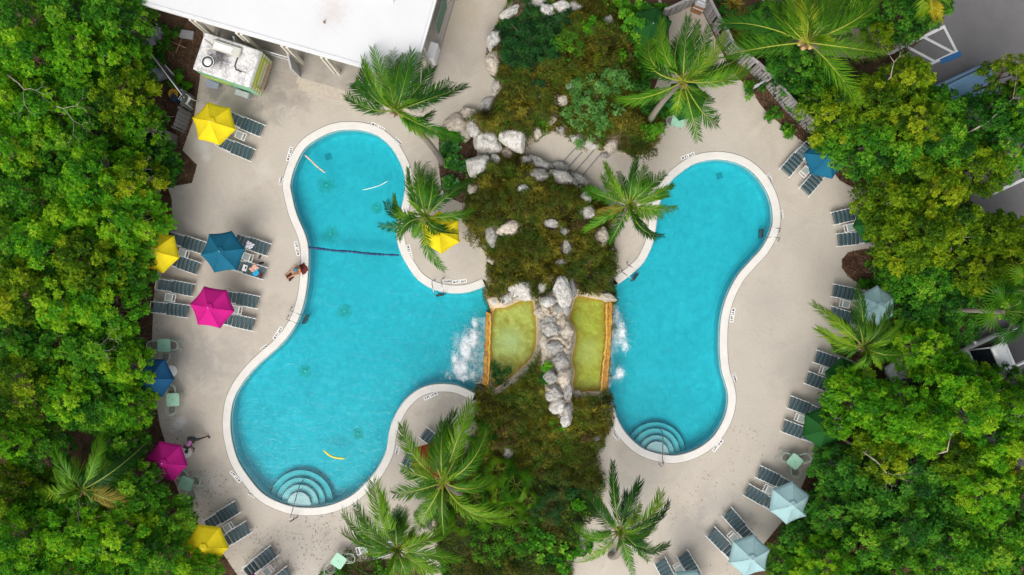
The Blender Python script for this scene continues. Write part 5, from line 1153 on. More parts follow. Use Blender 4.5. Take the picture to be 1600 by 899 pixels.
snag(120, 545, 4.8, 1.1, -10, 'brown bare fork in the left woods left of the dark blue umbrella', 5)
snag(65, 150, 5.6, 1.3, 30, 'thick pale limb in the upper left woods', 6)
snag(1392, 120, 5.2, .7, -80, 'upright bare grey twig below the tall palm', 7)
snag(120, 860, 5.4, 1.0, -70, 'bare grey branches in the lower left crowns', 8)

# dark undergrowth between the trees
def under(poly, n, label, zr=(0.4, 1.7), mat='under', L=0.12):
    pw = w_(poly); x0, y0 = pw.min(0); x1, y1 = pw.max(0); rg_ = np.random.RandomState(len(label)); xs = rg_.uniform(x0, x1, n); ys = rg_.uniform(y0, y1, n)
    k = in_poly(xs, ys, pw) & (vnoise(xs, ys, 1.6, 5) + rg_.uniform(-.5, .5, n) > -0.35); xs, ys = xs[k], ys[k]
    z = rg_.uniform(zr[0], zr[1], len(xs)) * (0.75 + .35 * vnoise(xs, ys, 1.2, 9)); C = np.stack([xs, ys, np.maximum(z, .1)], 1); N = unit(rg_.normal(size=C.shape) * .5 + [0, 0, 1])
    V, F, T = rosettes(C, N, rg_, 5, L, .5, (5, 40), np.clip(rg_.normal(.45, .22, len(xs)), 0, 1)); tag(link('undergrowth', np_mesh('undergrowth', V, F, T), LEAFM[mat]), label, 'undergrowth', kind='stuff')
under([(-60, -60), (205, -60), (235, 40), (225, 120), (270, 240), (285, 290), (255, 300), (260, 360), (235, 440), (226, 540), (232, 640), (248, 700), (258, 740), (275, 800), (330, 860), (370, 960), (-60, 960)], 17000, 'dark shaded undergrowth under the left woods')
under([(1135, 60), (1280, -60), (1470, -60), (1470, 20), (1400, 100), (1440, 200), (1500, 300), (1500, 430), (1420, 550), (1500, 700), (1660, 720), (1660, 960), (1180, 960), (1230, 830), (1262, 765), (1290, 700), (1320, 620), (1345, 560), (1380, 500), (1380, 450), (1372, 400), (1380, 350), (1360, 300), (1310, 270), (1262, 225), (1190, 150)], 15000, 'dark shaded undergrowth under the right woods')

# shrubs
def shrub(px, py, r, h, mat, label, seed, L=0.10, nl=6, n=None, cat='shrub', name='shrub', z0=None, W=.5):
    rg_ = np.random.RandomState(seed + 500); p0 = on_mound(px, py) if z0 is None else at(px, py, z0); R_ = r / PPM
    nc = max(4, int(R_ * R_ * 14)); parts = []; stems = MB()
    for k in range(nc):
        a = rg_.uniform(0, 6.28); q = R_ * 0.85 * math.sqrt(rg_.uniform(0, 1)); rc = rg_.uniform(.16, .32) * (1 + R_ * .1); z = h * (1 - .6 * (q / R_) ** 2) * rg_.uniform(.7, 1.05)
        m = int(22 * (0.1 / L) ** 1.4) + 3; d = unit(rg_.normal(size=(m, 3)) + [0, 0, .5]); C = np.array([q * math.cos(a), q * math.sin(a), z]) + d * rc * rg_.uniform(.4, 1.1, (m, 1)) * [1, 1, .7]
        C[:, 2] = np.maximum(C[:, 2], .06); N = unit(d * .5 + [0, 0, .8] + rg_.normal(size=(m, 3)) * .25)
        parts.append(rosettes(C, N, rg_, nl, L, W, (0, 45), np.clip(rg_.normal(.45, .12) + rg_.normal(0, .13, m), 0, 1)))
        if k % 2 == 0: stems.tube([(0, 0, 0), (q * .5 * math.cos(a), q * .5 * math.sin(a), z * .6), (q * math.cos(a), q * math.sin(a), z)], [.025, .018, .008], 5)
    V, F, T = join(parts); root = empty(name, p0, 0, label, cat)
    link('foliage', np_mesh('foliage', V, F, T), LEAFM[mat], root); stems.build('stem', MBARKB, root); return root
S = 0
for (px, py, r, h, mat, label, L) in [
 (925, 165, 52, .9, 'light', 'large light green bush sprawling on the right of the upper mound', .085), (905, 205, 24, .5, 'light', 'light green sprigs trailing towards the shaded steps', .08), (960, 130, 26, .7, 'light', 'light green bush shoulder beside the palm frond tip', .085),
 (925, 45, 20, .4, 'bright', 'yellow green sprigs near the top of the upper mound', .08), (965, 95, 16, .4, 'bright', 'bright green weed on the right brow of the upper mound', .08), (928, 92, 8, .25, 'yellow', 'small yellow plant on the upper mound', .07),
 (1000, 150, 30, .8, 'dark', 'dark green shrub between the mound and the palm over green umbrellas', .09), (1010, 190, 30, .6, 'mid', 'mid green shrub by the hidden mint table', .1), (998, 222, 34, .45, 'mossdark', 'low brown green shrub jutting into the deck right of the steps', .05), (1025, 210, 16, .5, 'mid', 'small leafy shrub at the right end of the low brown shrub', .07),
 (1052, 172, 18, .4, 'mid', 'shrub under the green umbrella at the top', .09), (1180, 145, 20, .5, 'mid', 'low shrub between fence and deck upper part', .08), (1205, 175, 20, .5, 'mid', 'low hedge shrub between fence and deck, middle', .08), (1240, 205, 22, .6, 'mid', 'hedge shrub next to the blue umbrella on the right deck', .09),
 (1170, 75, 30, .8, 'dark', 'dark shrub right of the wooden fence', .09), (1210, 110, 36, 1., 'dark', 'dark shrub below the tall palm left fronds', .09), (1250, 150, 36, 1.2, 'mid', 'green shrub right of the lower fence', .1), (1130, 25, 26, .8, 'dark', 'dark shrub in the corner behind the fence', .1),
 (868, 664, 9, .35, 'bright', 'small bright green rosette plant on the lower mound', .12), (831, 677, 7, .25, 'mid', 'tiny green plant left of the bright rosette plant', .1), (882, 698, 7, .2, 'mid', 'tiny green plant below the bright rosette plant', .09), (919, 690, 8, .25, 'mid', 'tiny green plant near the right pool deck corner', .09),
 (898, 790, 14, .5, 'bright', 'bright green clump in the dark planting left of the lower palm', .16), (893, 768, 10, .4, 'vine', 'dark teal green clump above the bright clump in the planting', .15), (560, 892, 48, .5, 'mossdark', 'low dark hedge along the bottom edge below the mint table', .06), (520, 893, 18, .5, 'mid', 'leafy end of the bottom hedge beside the mint table', .08),
 (600, 888, 20, .5, 'mid', 'right end of the bottom hedge under palm fronds', .08), (792, 588, 20, .9, 'vine', 'dark leafy sprigs hanging over the left pond', .07), (772, 578, 10, .8, 'vine', 'small leafy sprig over the ochre weir', .06), (852, 570, 8, .3, 'bright', 'tiny bright green plant among the spine rocks', .09), (850, 590, 6, .3, 'mid', 'second tiny plant among the spine rocks', .08),
 (262, 262, 34, .8, 'dark', 'dark green shrub left of the deck corner below the fences', .09), (285, 130, 22, .7, 'bright', 'green shrub beside the rails in the junk yard', .1), (250, 95, 20, .4, 'dark', 'dark spiky weeds in the junk yard', .1), (265, 55, 20, .5, 'dark', 'dark weeds by the left end of the white roof', .1),
 (700, 210, 14, .4, 'bright', 'yellow green sprigs at the foot of the leaning palm', .13), (1385, 560, 26, .5, 'dark', 'dark shrub right of the palm by the pale blue umbrella', .1), (1360, 430, 26, .4, 'mid', 'low shrub on the right half of the mulch island', .08), (300, 640, 1, .1, 'mid', '', .05)]:
    S += 1
    if r > 2: shrub(px, py, r, h, mat, label, S, L)
LEAFM['bushy'] = leafmat('olive bush leaf', [(0, (0.022, 0.024, 0.005)), (0.4, (0.075, 0.085, 0.009)), (0.75, (0.17, 0.165, 0.015)), (1, (0.33, 0.27, 0.035))], 0.3, patch=0.9, patchcol=(0.055, 0.115, 0.012))
for i, (px, py, r, h, mat, wh) in enumerate([(795, 645, 34, .5, 'bushy', 'below the left pond'), (772, 622, 22, .4, 'bushy', 'at the lower corner of the left weir'), (838, 628, 22, .45, 'bushy', 'left of the lower rock spine'), (830, 672, 30, .5, 'bushy', 'around the bright rosette plant'), (792, 680, 22, .4, 'brown', 'left of the tiny plant on the lower mound'),
    (925, 640, 28, .5, 'bushy', 'below the right pond'), (908, 672, 18, .4, 'brown', 'right of the foot of the rock spine'), (915, 712, 24, .4, 'bushy', 'above the lower deck corner by the right pool'), (850, 708, 24, .4, 'bushy', 'at the foot of the lower mound'), (792, 395, 26, .4, 'bushy', 'inside the boulder ring on its left'), (835, 392, 28, .45, 'bushy', 'inside the boulder ring in its middle'),
    (800, 432, 24, .4, 'bushy', 'above the large boulder at the left pond'), (918, 425, 32, .5, 'mossdark', 'above the right pond'), (925, 392, 24, .4, 'bushy', 'right of the right arm of the boulder ring'), (905, 360, 18, .35, 'brown', 'between boulder ring and right palm'), (775, 325, 30, .5, 'bushy', 'right of the peninsula palm'), (825, 322, 32, .5, 'bushy', 'in the centre above the boulder ring'),
    (872, 318, 28, .45, 'bushy', 'in the upper right of the central mound'), (745, 335, 22, .4, 'bushy', 'on the left slope beside the yellow umbrella'), (745, 372, 18, .35, 'bushy', 'at the edge of the peninsula deck'), (815, 150, 30, .5, 'bushy', 'in the lower left of the upper mound'), (845, 175, 24, .4, 'bushy', 'above the head of the shaded steps'), (790, 185, 20, .4, 'bushy', 'beside the white boulders of the upper mound'),
    (890, 75, 26, .5, 'mid', 'in the upper middle of the upper mound'), (925, 70, 26, .5, 'bushy', 'on the upper right of the upper mound'), (950, 105, 22, .45, 'bushy', 'right of the light green bush top'), (885, 110, 22, .45, 'bushy', 'left of the light green bush top'), (815, 55, 30, .5, 'vine', 'in the upper left corner of the upper mound'), (845, 90, 26, .45, 'vine', 'on the dark green left part of the upper mound'), (800, 95, 20, .4, 'vine', 'on the left brow of the upper mound'),
    (760, 850, 34, .45, 'mid', 'right of the bottom palm'), (815, 840, 30, .4, 'mid', 'in the lower planting at its middle'), (850, 790, 32, .5, 'vine', 'in the dark planting below the mound'), (800, 880, 28, .4, 'bushy', 'at the bottom edge right of the palms'), (870, 750, 26, .45, 'mossdark', 'just below the lower mound'), (730, 880, 24, .35, 'bushy', 'at the bottom edge beside the palm path'), (920, 755, 22, .4, 'bushy', 'beside the deck edge below the right pool')]):
    S += 1; shrub(px, py, r, h * 1.7, mat, ('leafy green' if mat in ('mid', 'vine') else 'brown heathy' if mat == 'brown' else 'dark moss green' if mat == 'mossdark' else 'low olive') + ' cushion shrub ' + wh, 700 + i, .055, 5, W=.42)
S = 50
for (px, py, r, h, label) in [(712, 232, 20, .5, 'big leaved plant in the bed at the palm foot, upper'), (722, 262, 20, .5, 'big leaved plant in the bed beside the white boulder'), (708, 285, 16, .4, 'big leaved plant at the lower end of the bed'), (700, 250, 12, .3, 'yellow green big leaved plant at the left of the bed'),
        (990, 50, 36, 2.6, 'large leaved dark plant at the top edge of the mound'), (1012, 85, 30, 2.0, 'large leaved plant beside the arching palm fronds'), (975, 20, 28, .8, 'large leaved plant near the top edge right of the mound'), (1030, 175, 22, .5, 'round leaved plant below the palm trunk at the top'), (1020, 30, 24, .8, 'large leaved plant by the fence corner'), (1000, 115, 26, .7, 'large leaved plant left of the palm over green umbrellas'),
        (840, 850, 30, .4, 'big leaved plant in the lower planting'), (870, 870, 26, .4, 'big leaved plant at the bottom of the lower planting'), (905, 855, 18, .4, 'big leaved plant at the deck edge by the lower palm'), (700, 890, 14, .3, 'big leaved plant by the path at the bottom')]:
    S += 1; shrub(px, py, r, h, 'broad' if py > 200 and py < 800 else 'mid', label, S, .19, 5, W=.75)
# spiky yucca-like clumps
def spiky(px, py, r, mat, label, seed, n=90, z=0.5):
    rg_ = np.random.RandomState(seed); p0 = at(px, py, 0.05); a = rg_.uniform(0, 6.28, n); e = np.radians(rg_.uniform(5, 75, n)); L = r / PPM * rg_.uniform(.75, 1.1, n)
    d = np.stack([np.cos(a) * np.cos(e), np.sin(a) * np.cos(e), np.sin(e)], 1); s = unit(np.cross(d, [0, 0, 1])) * .03; b = np.array([0, 0, z])
    p1 = b + d * L[:, None] * .5; p2 = b + d * L[:, None]; p2[:, 2] -= .1; V = np.stack([np.tile(b, (n, 1)), p1 + s, p2, p1 - s], 1).reshape(-1, 3)
    root = empty('spiky_plant', p0, 0, label, 'plant'); link('leaves', np_mesh('leaves', V, np.arange(4 * n).reshape(-1, 4), np.repeat(np.clip(rg_.normal(.5, .2, n), 0, 1), 4)), LEAFM[mat], root)
    MB().cyl((0, 0, 0), .07, z, 8).build('stem', MBARKB, root)
spiky(1155, 38, 26, 'palmdry', 'straw coloured spiky plant behind the fence at the top', 1, 150)
spiky(1142, 12, 22, 'palmdry', 'brown spiky plant touching the top edge behind the fence', 2, 110)
spiky(1150, 62, 20, 'palmdry', 'brown drooping spiky plant below the straw coloured one', 3, 100, .3)
spiky(262, 75, 20, 'mid', 'dark green spiky weed in the junk yard near the roof', 4, 50, .3)
spiky(249, 103, 18, 'mid', 'dark green spiky weed in the middle of the junk yard', 5, 40, .2)
spiky(870, 832, 12, 'palmlime', 'yellow centred spiky plant in the lower planting', 6, 40, .3)

#@@PART4@@
# ---------------------------------------------------------------- parasols
def cloth(name, col):
    t = NT(name); g = t.coord('Object'); wv = t.n('ShaderNodeTexWave'); wv.inputs['Scale'].default_value = 60; wv.inputs['Distortion'].default_value = 1; t.l(g, wv.inputs['Vector'])
    n = t.noise(3, 5, 0.65, g); c = t.ramp(n, [(0.3, tuple(x * .9 for x in col[:3])), (0.7, tuple(min(1, x * 1.06) for x in col[:3]))])
    b = t.principled(c, 0.85, 0, t.bump(t.math('ADD', wv.outputs['Fac'], t.math('MULTIPLY', n, 3)), 0.12, 0.01), 0.2)
    tr = t.n('ShaderNodeBsdfTranslucent'); t.l(c, tr.inputs[0]); mx = t.n('ShaderNodeMixShader'); mx.inputs[0].default_value = .12
    t.l(b.outputs[0], mx.inputs[1]); t.l(tr.outputs[0], mx.inputs[2]); t.l(mx.outputs[0], t.out.inputs[0]); return t.m
CL = {'yellow': cloth('yellow canvas', (0.78, 0.62, 0.015)), 'blue': cloth('blue canvas', (0.010, 0.125, 0.21)), 'navy': cloth('dark blue canvas', (0.010, 0.075, 0.17)), 'magenta': cloth('magenta canvas', (0.55, 0.012, 0.22)), 'darkmagenta': cloth('dark magenta canvas', (0.42, 0.010, 0.18)),
      'green': cloth('green canvas', (0.012, 0.085, 0.014)), 'aqua': cloth('pale aqua canvas', (0.34, 0.52, 0.54)), 'red': cloth('rust red canvas', (0.32, 0.035, 0.02)), 'sky': cloth('blue canvas bright', (0.010, 0.12, 0.21))}
def umbrella_parts():
    RR = 1.26; zr = 2.12; za = 2.68; n = 7; m = 7
    vs_ = []; fs = []
    for i in range(n + 1):
        t = i / n; r = RR * t; z = za - (za - zr) * (t ** 1.12) ; 
        for j in range(m + 1):
            u = j / m; a0, a1 = Vector((1, 0, 0)), Vector((.5, .8660254, 0)); p = a0.lerp(a1, u) * r; sag = -0.085 * math.sin(u * math.pi) * t ** 1.5; inn = 1 - 0.04 * math.sin(u * math.pi) * t
            vs_.append(Vector((p.x * inn, p.y * inn, z + sag)))
    for i in range(n):
        for j in range(m): fs.append((i * (m + 1) + j, (i + 1) * (m + 1) + j, (i + 1) * (m + 1) + j + 1, i * (m + 1) + j + 1))
    b = len(vs_)
    for j in range(m + 1): v = vs_[n * (m + 1) + j]; vs_.append(Vector((v.x * 1.005, v.y * 1.005, v.z - .10)))
    for j in range(m): fs.append((n * (m + 1) + j, b + j, b + j + 1, n * (m + 1) + j + 1))
    panel = MB().add(vs_, fs, 0, True).mesh('canopy_panel')
    seam = MB().tube([Vector((RR * t * 1.0, 0, za + .004 - (za - zr) * (t ** 1.12))) for t in [0, .1, .25, .4, .55, .7, .85, 1]], .011, 5).mesh('seam')
    vv = [Vector((0, 0, za + .085))] + [Vector((.23 * math.cos(k * math.pi / 3), .23 * math.sin(k * math.pi / 3), za - .015)) for k in range(6)]
    cap = MB().add(vv, [(0, 1 + k, 1 + (k + 1) % 6) for k in range(6)]).mesh('vent_cap')
    pole = MB().tube([(0, 0, 0.1), (0, 0, za)], .024, 10).mesh('pole'); base = MB().cyl((0, 0, 0), .30, .07, 20).cyl((0, 0, .07), .05, .3, 12).mesh('base')
    fin = MB().cyl((0, 0, za + .07), .03, .06, 8, r2=.012).mesh('finial')
    rb = MB()
    for k in range(6):
        d = Vector((math.cos(k * math.pi / 3), math.sin(k * math.pi / 3), 0)); rb.tube([Vector((0, 0, za - .03)), d * RR * .98 + Vector((0, 0, zr - .02))], .012, 5); rb.tube([Vector((0, 0, 1.85)), d * RR * .5 + Vector((0, 0, 2.37))], .009, 5)
    return panel, seam, cap, pole, base, fin, rb.mesh('ribs')
UP = umbrella_parts()
for m_ in (UP[0], UP[1], UP[2]): m_.materials.append(CL['yellow'])
for m_ in (UP[3], UP[6]): m_.materials.append(simple('grey umbrella metal', (0.35, 0.35, 0.34), 0.4, .4))
UP[4].materials.append(simple('concrete base', (0.3, 0.29, 0.27), .9)); UP[5].materials.append(MWHITE)
def parasol(px, py, rp, vx, vy, col, label, tilt=(0, 0)):
    p = at(px, py, 2.12); ang = math.atan2(-(vy - py), vx - px); s = rp / PPM * (H - 2.12) / H / 1.26
    root = empty('parasol', (p.x, p.y, 0.0), ang, label, 'parasol', 'parasols on the pool deck')
    for k in range(6):
        o = link('canopy_panel', UP[0], None, root); o.rotation_euler = (0, 0, k * math.pi / 3); o.scale = (s, s, 1); o.material_slots[0].link = 'OBJECT'; o.material_slots[0].material = CL[col]
        o2 = link('seam', UP[1], None, o); o2.material_slots[0].link = 'OBJECT'; o2.material_slots[0].material = CL[col]
    for nm, m_ in (('vent_cap', UP[2]), ('pole', UP[3]), ('base', UP[4]), ('finial', UP[5]), ('ribs', UP[6])):
        o = link(nm, m_, None, root)
        if nm == 'ribs': o.scale = (s, s, 1)
        if nm == 'vent_cap': o.material_slots[0].link = 'OBJECT'; o.material_slots[0].material = CL[col]
    root.rotation_euler = (R(tilt[0]), R(tilt[1]), ang)
for a in [(334, 193, 35, 367.7, 202, 'yellow', 'bright yellow parasol beside the food truck'), (246, 393, 35, 276, 401.8, 'yellow', 'yellow parasol partly under the tree, left of a blue one'),
          (348, 393.5, 35, 382, 389, 'blue', 'blue parasol over loungers with towels on them'), (331, 480.5, 35, 365, 486, 'magenta', 'bright magenta parasol between two pairs of loungers'), (238, 590, 34, 271, 592.6, 'navy', 'dark blue parasol by the mint tables at the left woods'),
          (260, 721, 33, 291.4, 727, 'darkmagenta', 'magenta parasol next to a person in pink by the left woods'), (322, 852, 35, 356.5, 856, 'yellow', 'yellow parasol overhung by leaves in the lower left'), (688, 363, 34, 690, 397, 'yellow', 'yellow parasol under the palm on the peninsula'),
          (1072, 156, 34, 1106, 148.5, 'green', 'green parasol under the palm near the fence'), (1018, 42, 33, 1050, 34, 'green', 'green parasol half hidden left of the fence corner'), (1290, 247, 34, 1300.5, 280, 'sky', 'blue parasol partly under a tree on the right deck'),
          (1366, 350, 33, 1333.4, 353.4, 'green', 'green parasol mostly covered by the tree above the mulch island'), (1371, 478, 32, 1371.8, 446, 'aqua', 'pale aqua parasol behind the palm on the right deck'), (1322, 592, 34, 1291, 582, 'green', 'green parasol under leaves just below the right hand palm'),
          (1286, 668, 34, 1282, 702, 'green', 'green parasol under leaves above the right hand mint table'), (1234, 786, 34, 1239, 753, 'aqua', 'pale aqua parasol just below the right hand mint table'), (1171, 869, 34, 1178, 837, 'aqua', 'pale aqua parasol near the bottom edge, second from the corner'),
          (1075, 922, 34, 1089, 891, 'aqua', 'pale aqua parasol cut by the bottom edge'), (393, 931, 34, 395, 897, 'magenta', 'magenta parasol just cut by the bottom edge'), (673, 722, 33, 642, 732, 'red', 'rust red parasol hidden under the palm on the lower island')]: parasol(*a)

# ---------------------------------------------------------------- sun loungers
def lounger_proto():
    root = empty('sun_lounger', (0, 0, 0)); Wd = 0.34
    for s in (-1, 1):
        MB().tube([(-0.06, s * Wd, .315), (0.02, s * Wd, .345), (.5, s * Wd, .35), (1.95, s * Wd, .35)], .024, 8).build('side_rail', MWHITE, root)
        MB().tube([(1.16, s * (Wd - .055), .37), (1.35, s * (Wd - .055), .45), (1.92, s * (Wd - .055), .76)], .020, 8).build('back_rail', MWHITE, root)
        for x in (0.12, 1.72): MB().tube([(x, s * Wd, .34), (x + (.0 if x < 1 else .05), s * (Wd + .02), 0)], [.022, .018], 7).build('leg', MWHITE, root)
    MB().tube([(0.05, -Wd, .335), (0.05, Wd, .335)], .016, 6).build('end_bar', MTEAL, root)
    MB().tube([(1.92, -Wd + .06, .755), (1.92, Wd - .06, .755)], .018, 6).build('head_bar', MWHITE, root)
    MB().tube([(1.7, -Wd + .08, .63), (1.62, -Wd + .08, .35), (1.62, Wd - .08, .35), (1.7, Wd - .08, .63)], .012, 6).build('prop', MWHITE, root)
    def strap_mesh(L, hw):
        vs_ = []; nx, ny = 4, 6
        for i in range(nx + 1):
            for j in range(ny + 1):
                u = i / nx; v = j / ny; vs_.append(Vector((u * L, (v * 2 - 1) * hw, .022 * math.sin(u * math.pi) - .022 * math.sin(v * math.pi))))
        fs = [(i * (ny + 1) + j, (i + 1) * (ny + 1) + j, (i + 1) * (ny + 1) + j + 1, i * (ny + 1) + j + 1) for i in range(nx) for j in range(ny)]
        return MB().add(vs_, fs, 0, True).mesh('strap')
    me = strap_mesh(.205, Wd - .01); me.materials.append(MTEAL)
    for k in range(5): o = link('seat_strap', me, None, root); o.location = (.09 + k * .222, 0, .352)
    me2 = strap_mesh(.205, Wd - .065); me2.materials.append(MTEAL)
    d = Vector((.57, 0, .31)).normalized()
    for k in range(3):
        o = link('back_strap', me2, None, root); p = Vector((1.205, 0, .372)) + d * (k * .225); o.location = p; o.rotation_euler = (0, -math.atan2(.31, .57), 0)
    return root
LP0 = capture(lounger_proto())
LG = 'white framed loungers with dark teal straps'
LOUNG = [(410, 205, 356.5, 182.7, 'upper lounger of the pair at the yellow parasol by the food truck'), (395.3, 243, 342, 221, 'lower lounger of the pair at the yellow parasol by the food truck'),
 (318.7, 388, 263, 370, 'lounger between the upper yellow and the blue parasol, upper one'), (311, 420.5, 256, 402, 'lounger whose head is under the yellow parasol in the tree'), (302.8, 454, 246.7, 443.8, 'upper lounger of the pair left of the magenta parasol'), (294.6, 487, 235, 479, 'lower lounger of the pair left of the magenta parasol, by the woods'),
 (420.8, 391, 366, 373, 'lounger with a white cloth on it right of the blue parasol'), (414.5, 428, 359, 411, 'lounger with towels and a book below the blue parasol'), (403.7, 473, 347, 462, 'upper lounger right of the magenta parasol'), (397.4, 508, 341, 496, 'lower lounger right of the magenta parasol'),
 (1226, 270.7, 1264, 227, 'upper left lounger at the blue parasol of the right deck'), (1256.5, 300.5, 1295, 257, 'lower lounger at the blue parasol of the right deck'), (1301, 342, 1357, 329, 'upper lounger at the green parasol above the mulch island'), (1308, 375.4, 1366, 369.5, 'lounger directly above the brown mulch island'),
 (1300.6, 453.4, 1357, 465, 'lounger directly below the brown mulch island'), (1296.7, 488, 1352, 505, 'lounger whose end lies under the palm by the aqua parasol'), (1273.8, 556.7, 1329, 575, 'lounger just below the palm planter on the right deck'), (1260.5, 589.7, 1315, 611, 'second lounger below the palm planter on the right deck'),
 (1233, 628, 1287, 649, 'upper lounger at the lower green parasol'), (1223.6, 665, 1278, 686, 'lounger just above the right hand mint table'), (1184.5, 736.8, 1237, 762, 'lounger just below the right hand mint table'), (1166, 765, 1216, 794, 'lower lounger of the pair at the aqua parasol below the mint table'),
 (1136, 800, 1174, 843.5, 'upper lounger of the pair at the second aqua parasol from the bottom'), (1110, 830.5, 1150, 872, 'lower lounger of the pair at the second aqua parasol from the bottom'), (1066, 865, 1096, 914, 'right lounger of the pair cut by the bottom edge'), (1030.7, 875.5, 1057, 927, 'left lounger of the pair cut by the bottom edge beside a palm'),
 (370.6, 792, 321, 823, 'upper lounger at the leaf covered yellow parasol, lower left'), (388.8, 823, 340, 854, 'lower lounger at the leaf covered yellow parasol, lower left'), (428.4, 860.5, 383, 897, 'lounger reaching the bottom edge at lower left'), (453.5, 893, 408, 929, 'lounger tip cut by the bottom edge at lower left'),
 (660.7, 675.6, 706, 711, 'lounger under palm fronds at the top of the lower island'), (630, 715, 679, 741, 'lounger under palm fronds on the left of the lower island'), (577, 866, 632, 850, 'lounger nearly hidden under the bottom palm')]
for i, (fx, fy, hx, hy, lb) in enumerate(LOUNG):
    o = LP0[0] if i == 0 else copy_tree(LP0)
    f = at(fx, fy, .35); h = at(hx, hy, .5); o.location = (f.x, f.y, 0.0); o.rotation_euler = (0, 0, math.atan2(h.y - f.y, h.x - f.x)); tag(o, lb, 'sun lounger', LG)
# low side tables between the loungers
def stable():
    root = empty('side_table', (0, 0, 0)); mf = MWHITE
    for nm, (x0, x1) in (('tray', (-.27, .10)), ('slot', (.12, .27))):
        for s in (-1, 1): MB().box(((x0 + x1) / 2, s * .19, .41), (x1 - x0, .035, .03), bev=.006).build('frame', mf, root)
        for x in (x0, x1): MB().box((x, 0, .411), (.035, .415, .03), bev=.006).build('frame', mf, root)
    MB().box((-.085, 0, .40), (.34, .36, .012)).build('tray', simple('frosted tray', (.30, .34, .32), .3), root)
    for x in (-.24, .24):
        for y in (-.17, .17): MB().tube([(x, y, .4), (x * 1.05, y * 1.05, 0)], .015, 6).build('leg', mf, root)
    return root
ST = capture(stable())
for i, (px, py, k, lb) in enumerate([(376, 212, 0, 'small white side table at the yellow parasol by the food truck'), (287, 396, 2, 'small white side table right of the yellow parasol under the tree'), (266, 465, 4, 'small white side table between the loungers next to the left woods'), (387, 402, 6, 'small white side table between the towel covered loungers'),
        (370, 484, 8, 'small white side table mostly under the magenta parasol'), (1257.7, 268.5, 10, 'small white side table at the blue parasol of the right deck'), (1327, 356, 12, 'small white side table at the green parasol above the mulch island'), (1320, 475, 14, 'small white side table left of the pale aqua parasol and palm'),
        (1288.5, 580, 16, 'small white side table below the palm planter'), (1250, 654, 18, 'small white side table at the lower green parasol'), (1201, 765, 20, 'small white side table at the aqua parasol below the mint table'), (1145, 839, 22, 'small white side table at the second aqua parasol from the bottom'),
        (1060, 888, 24, 'small white side table at the bottom edge on the right'), (357, 824, 26, 'small white side table at the leafy yellow parasol in the lower left'), (419, 892, 28, 'small white side table at the bottom edge on the left'), (565, 860, 32, 'small white side table peeping out of the bottom palm')]):
    o = ST[0] if i == 0 else copy_tree(ST); L_ = LOUNG[k]; f = at(L_[0], L_[1]); h = at(L_[2], L_[3]); p = at(px, py, .41)
    o.location = (p.x, p.y, 0); o.rotation_euler = (0, 0, math.atan2(h.y - f.y, h.x - f.x) + math.pi); tag(o, lb, 'side table', 'small side tables between loungers')

# ---------------------------------------------------------------- mint tables and armchairs
def mint_table():
    root = empty('cafe_table', (0, 0, 0)); q = []
    for k in range(24):
        a = 2 * math.pi * k / 24; c, s = math.cos(a), math.sin(a); e = 0.28; q.append((math.copysign(abs(c) ** e, c) * .345, math.copysign(abs(s) ** e, s) * .345))
    MB().prism(q, .70, .725).build('tabletop', MMINT, root); MB().cyl((0, 0, .7252), .022, .003, 12).build('umbrella_hole_cap', MDARK, root)
    for sx in (-1, 1):
        for sy in (-1, 1): MB().tube([(sx * .27, sy * .27, .70), (sx * .31, sy * .31, 0)], .016, 6).build('leg', MMINT, root)
    return root
def mint_chair():
    root = empty('armchair', (0, 0, 0)); MPALE = simple('pale mint tube', (.42, .56, .45), .45, var=.08)
    arc = [Vector((.24 * math.sin(a) * 1.05, -.02 - .27 * math.cos(a), .66 + .12 * max(0, math.cos(a)))) for a in [R(x) for x in range(-100, 101, 12)]]
    MB().tube([Vector((-.25, .24, 0.0)), Vector((-.25, .2, .6))] + arc[::1] + [Vector((.25, .2, .6)), Vector((.25, .24, 0))], .016, 7).build('arm_frame', MPALE, root)
    seat = MB(); n = 20; ring = [Vector((.215 * math.copysign(abs(math.cos(a)) ** .6, math.cos(a)), .215 * math.copysign(abs(math.sin(a)) ** .6, math.sin(a)), .43)) for a in [2 * math.pi * k / n for k in range(n)]]
    seat.tube(ring + [ring[0]], .013, 6); seat.build('seat_frame', MPALE, root)
    sm = MB()
    for k in range(9): y = -.18 + k * .045; hw = .2; sm.box((0, y, .43), (hw * 2, .026, .008))
    sm.build('seat', simple('taupe mesh seat', (.13, .115, .095), .7), root)
    bk = MB()
    for k in range(7):
        x = -.15 + k * .05; bk.tube([(x, -.19, .44), (x * 1.15, -.285 + abs(x) * .25, .76)], .006, 5)
    bk.build('back', MPALE, root)
    for s in (-1, 1): MB().tube([(s * .2, -.2, .43), (s * .25, -.38, 0)], .014, 6).build('leg', MPALE, root)
    return root
TB = capture(mint_table()); CH = capture(mint_chair())
for i, (px, py, a, lb) in enumerate([(256, 540, 0, 'square mint table just above the dark blue parasol'), (270, 625, -2, 'square mint table just below the dark blue parasol'), (290.5, 756, 22, 'tilted mint table beside the lower magenta parasol'), (1242, 721.5, 40, 'diamond turned mint table on the right deck'), (529, 877, 35, 'mint table at the bottom edge left of a palm'), (1060, 188, 15, 'mint table peeping out below the green parasol at the top')]):
    o = TB[0] if i == 0 else copy_tree(TB); o.location = at(px, py, .72) * 1.0; o.location.z = 0; o.rotation_euler = (0, 0, -R(a)); tag(o, lb, 'table', 'square mint cafe tables')
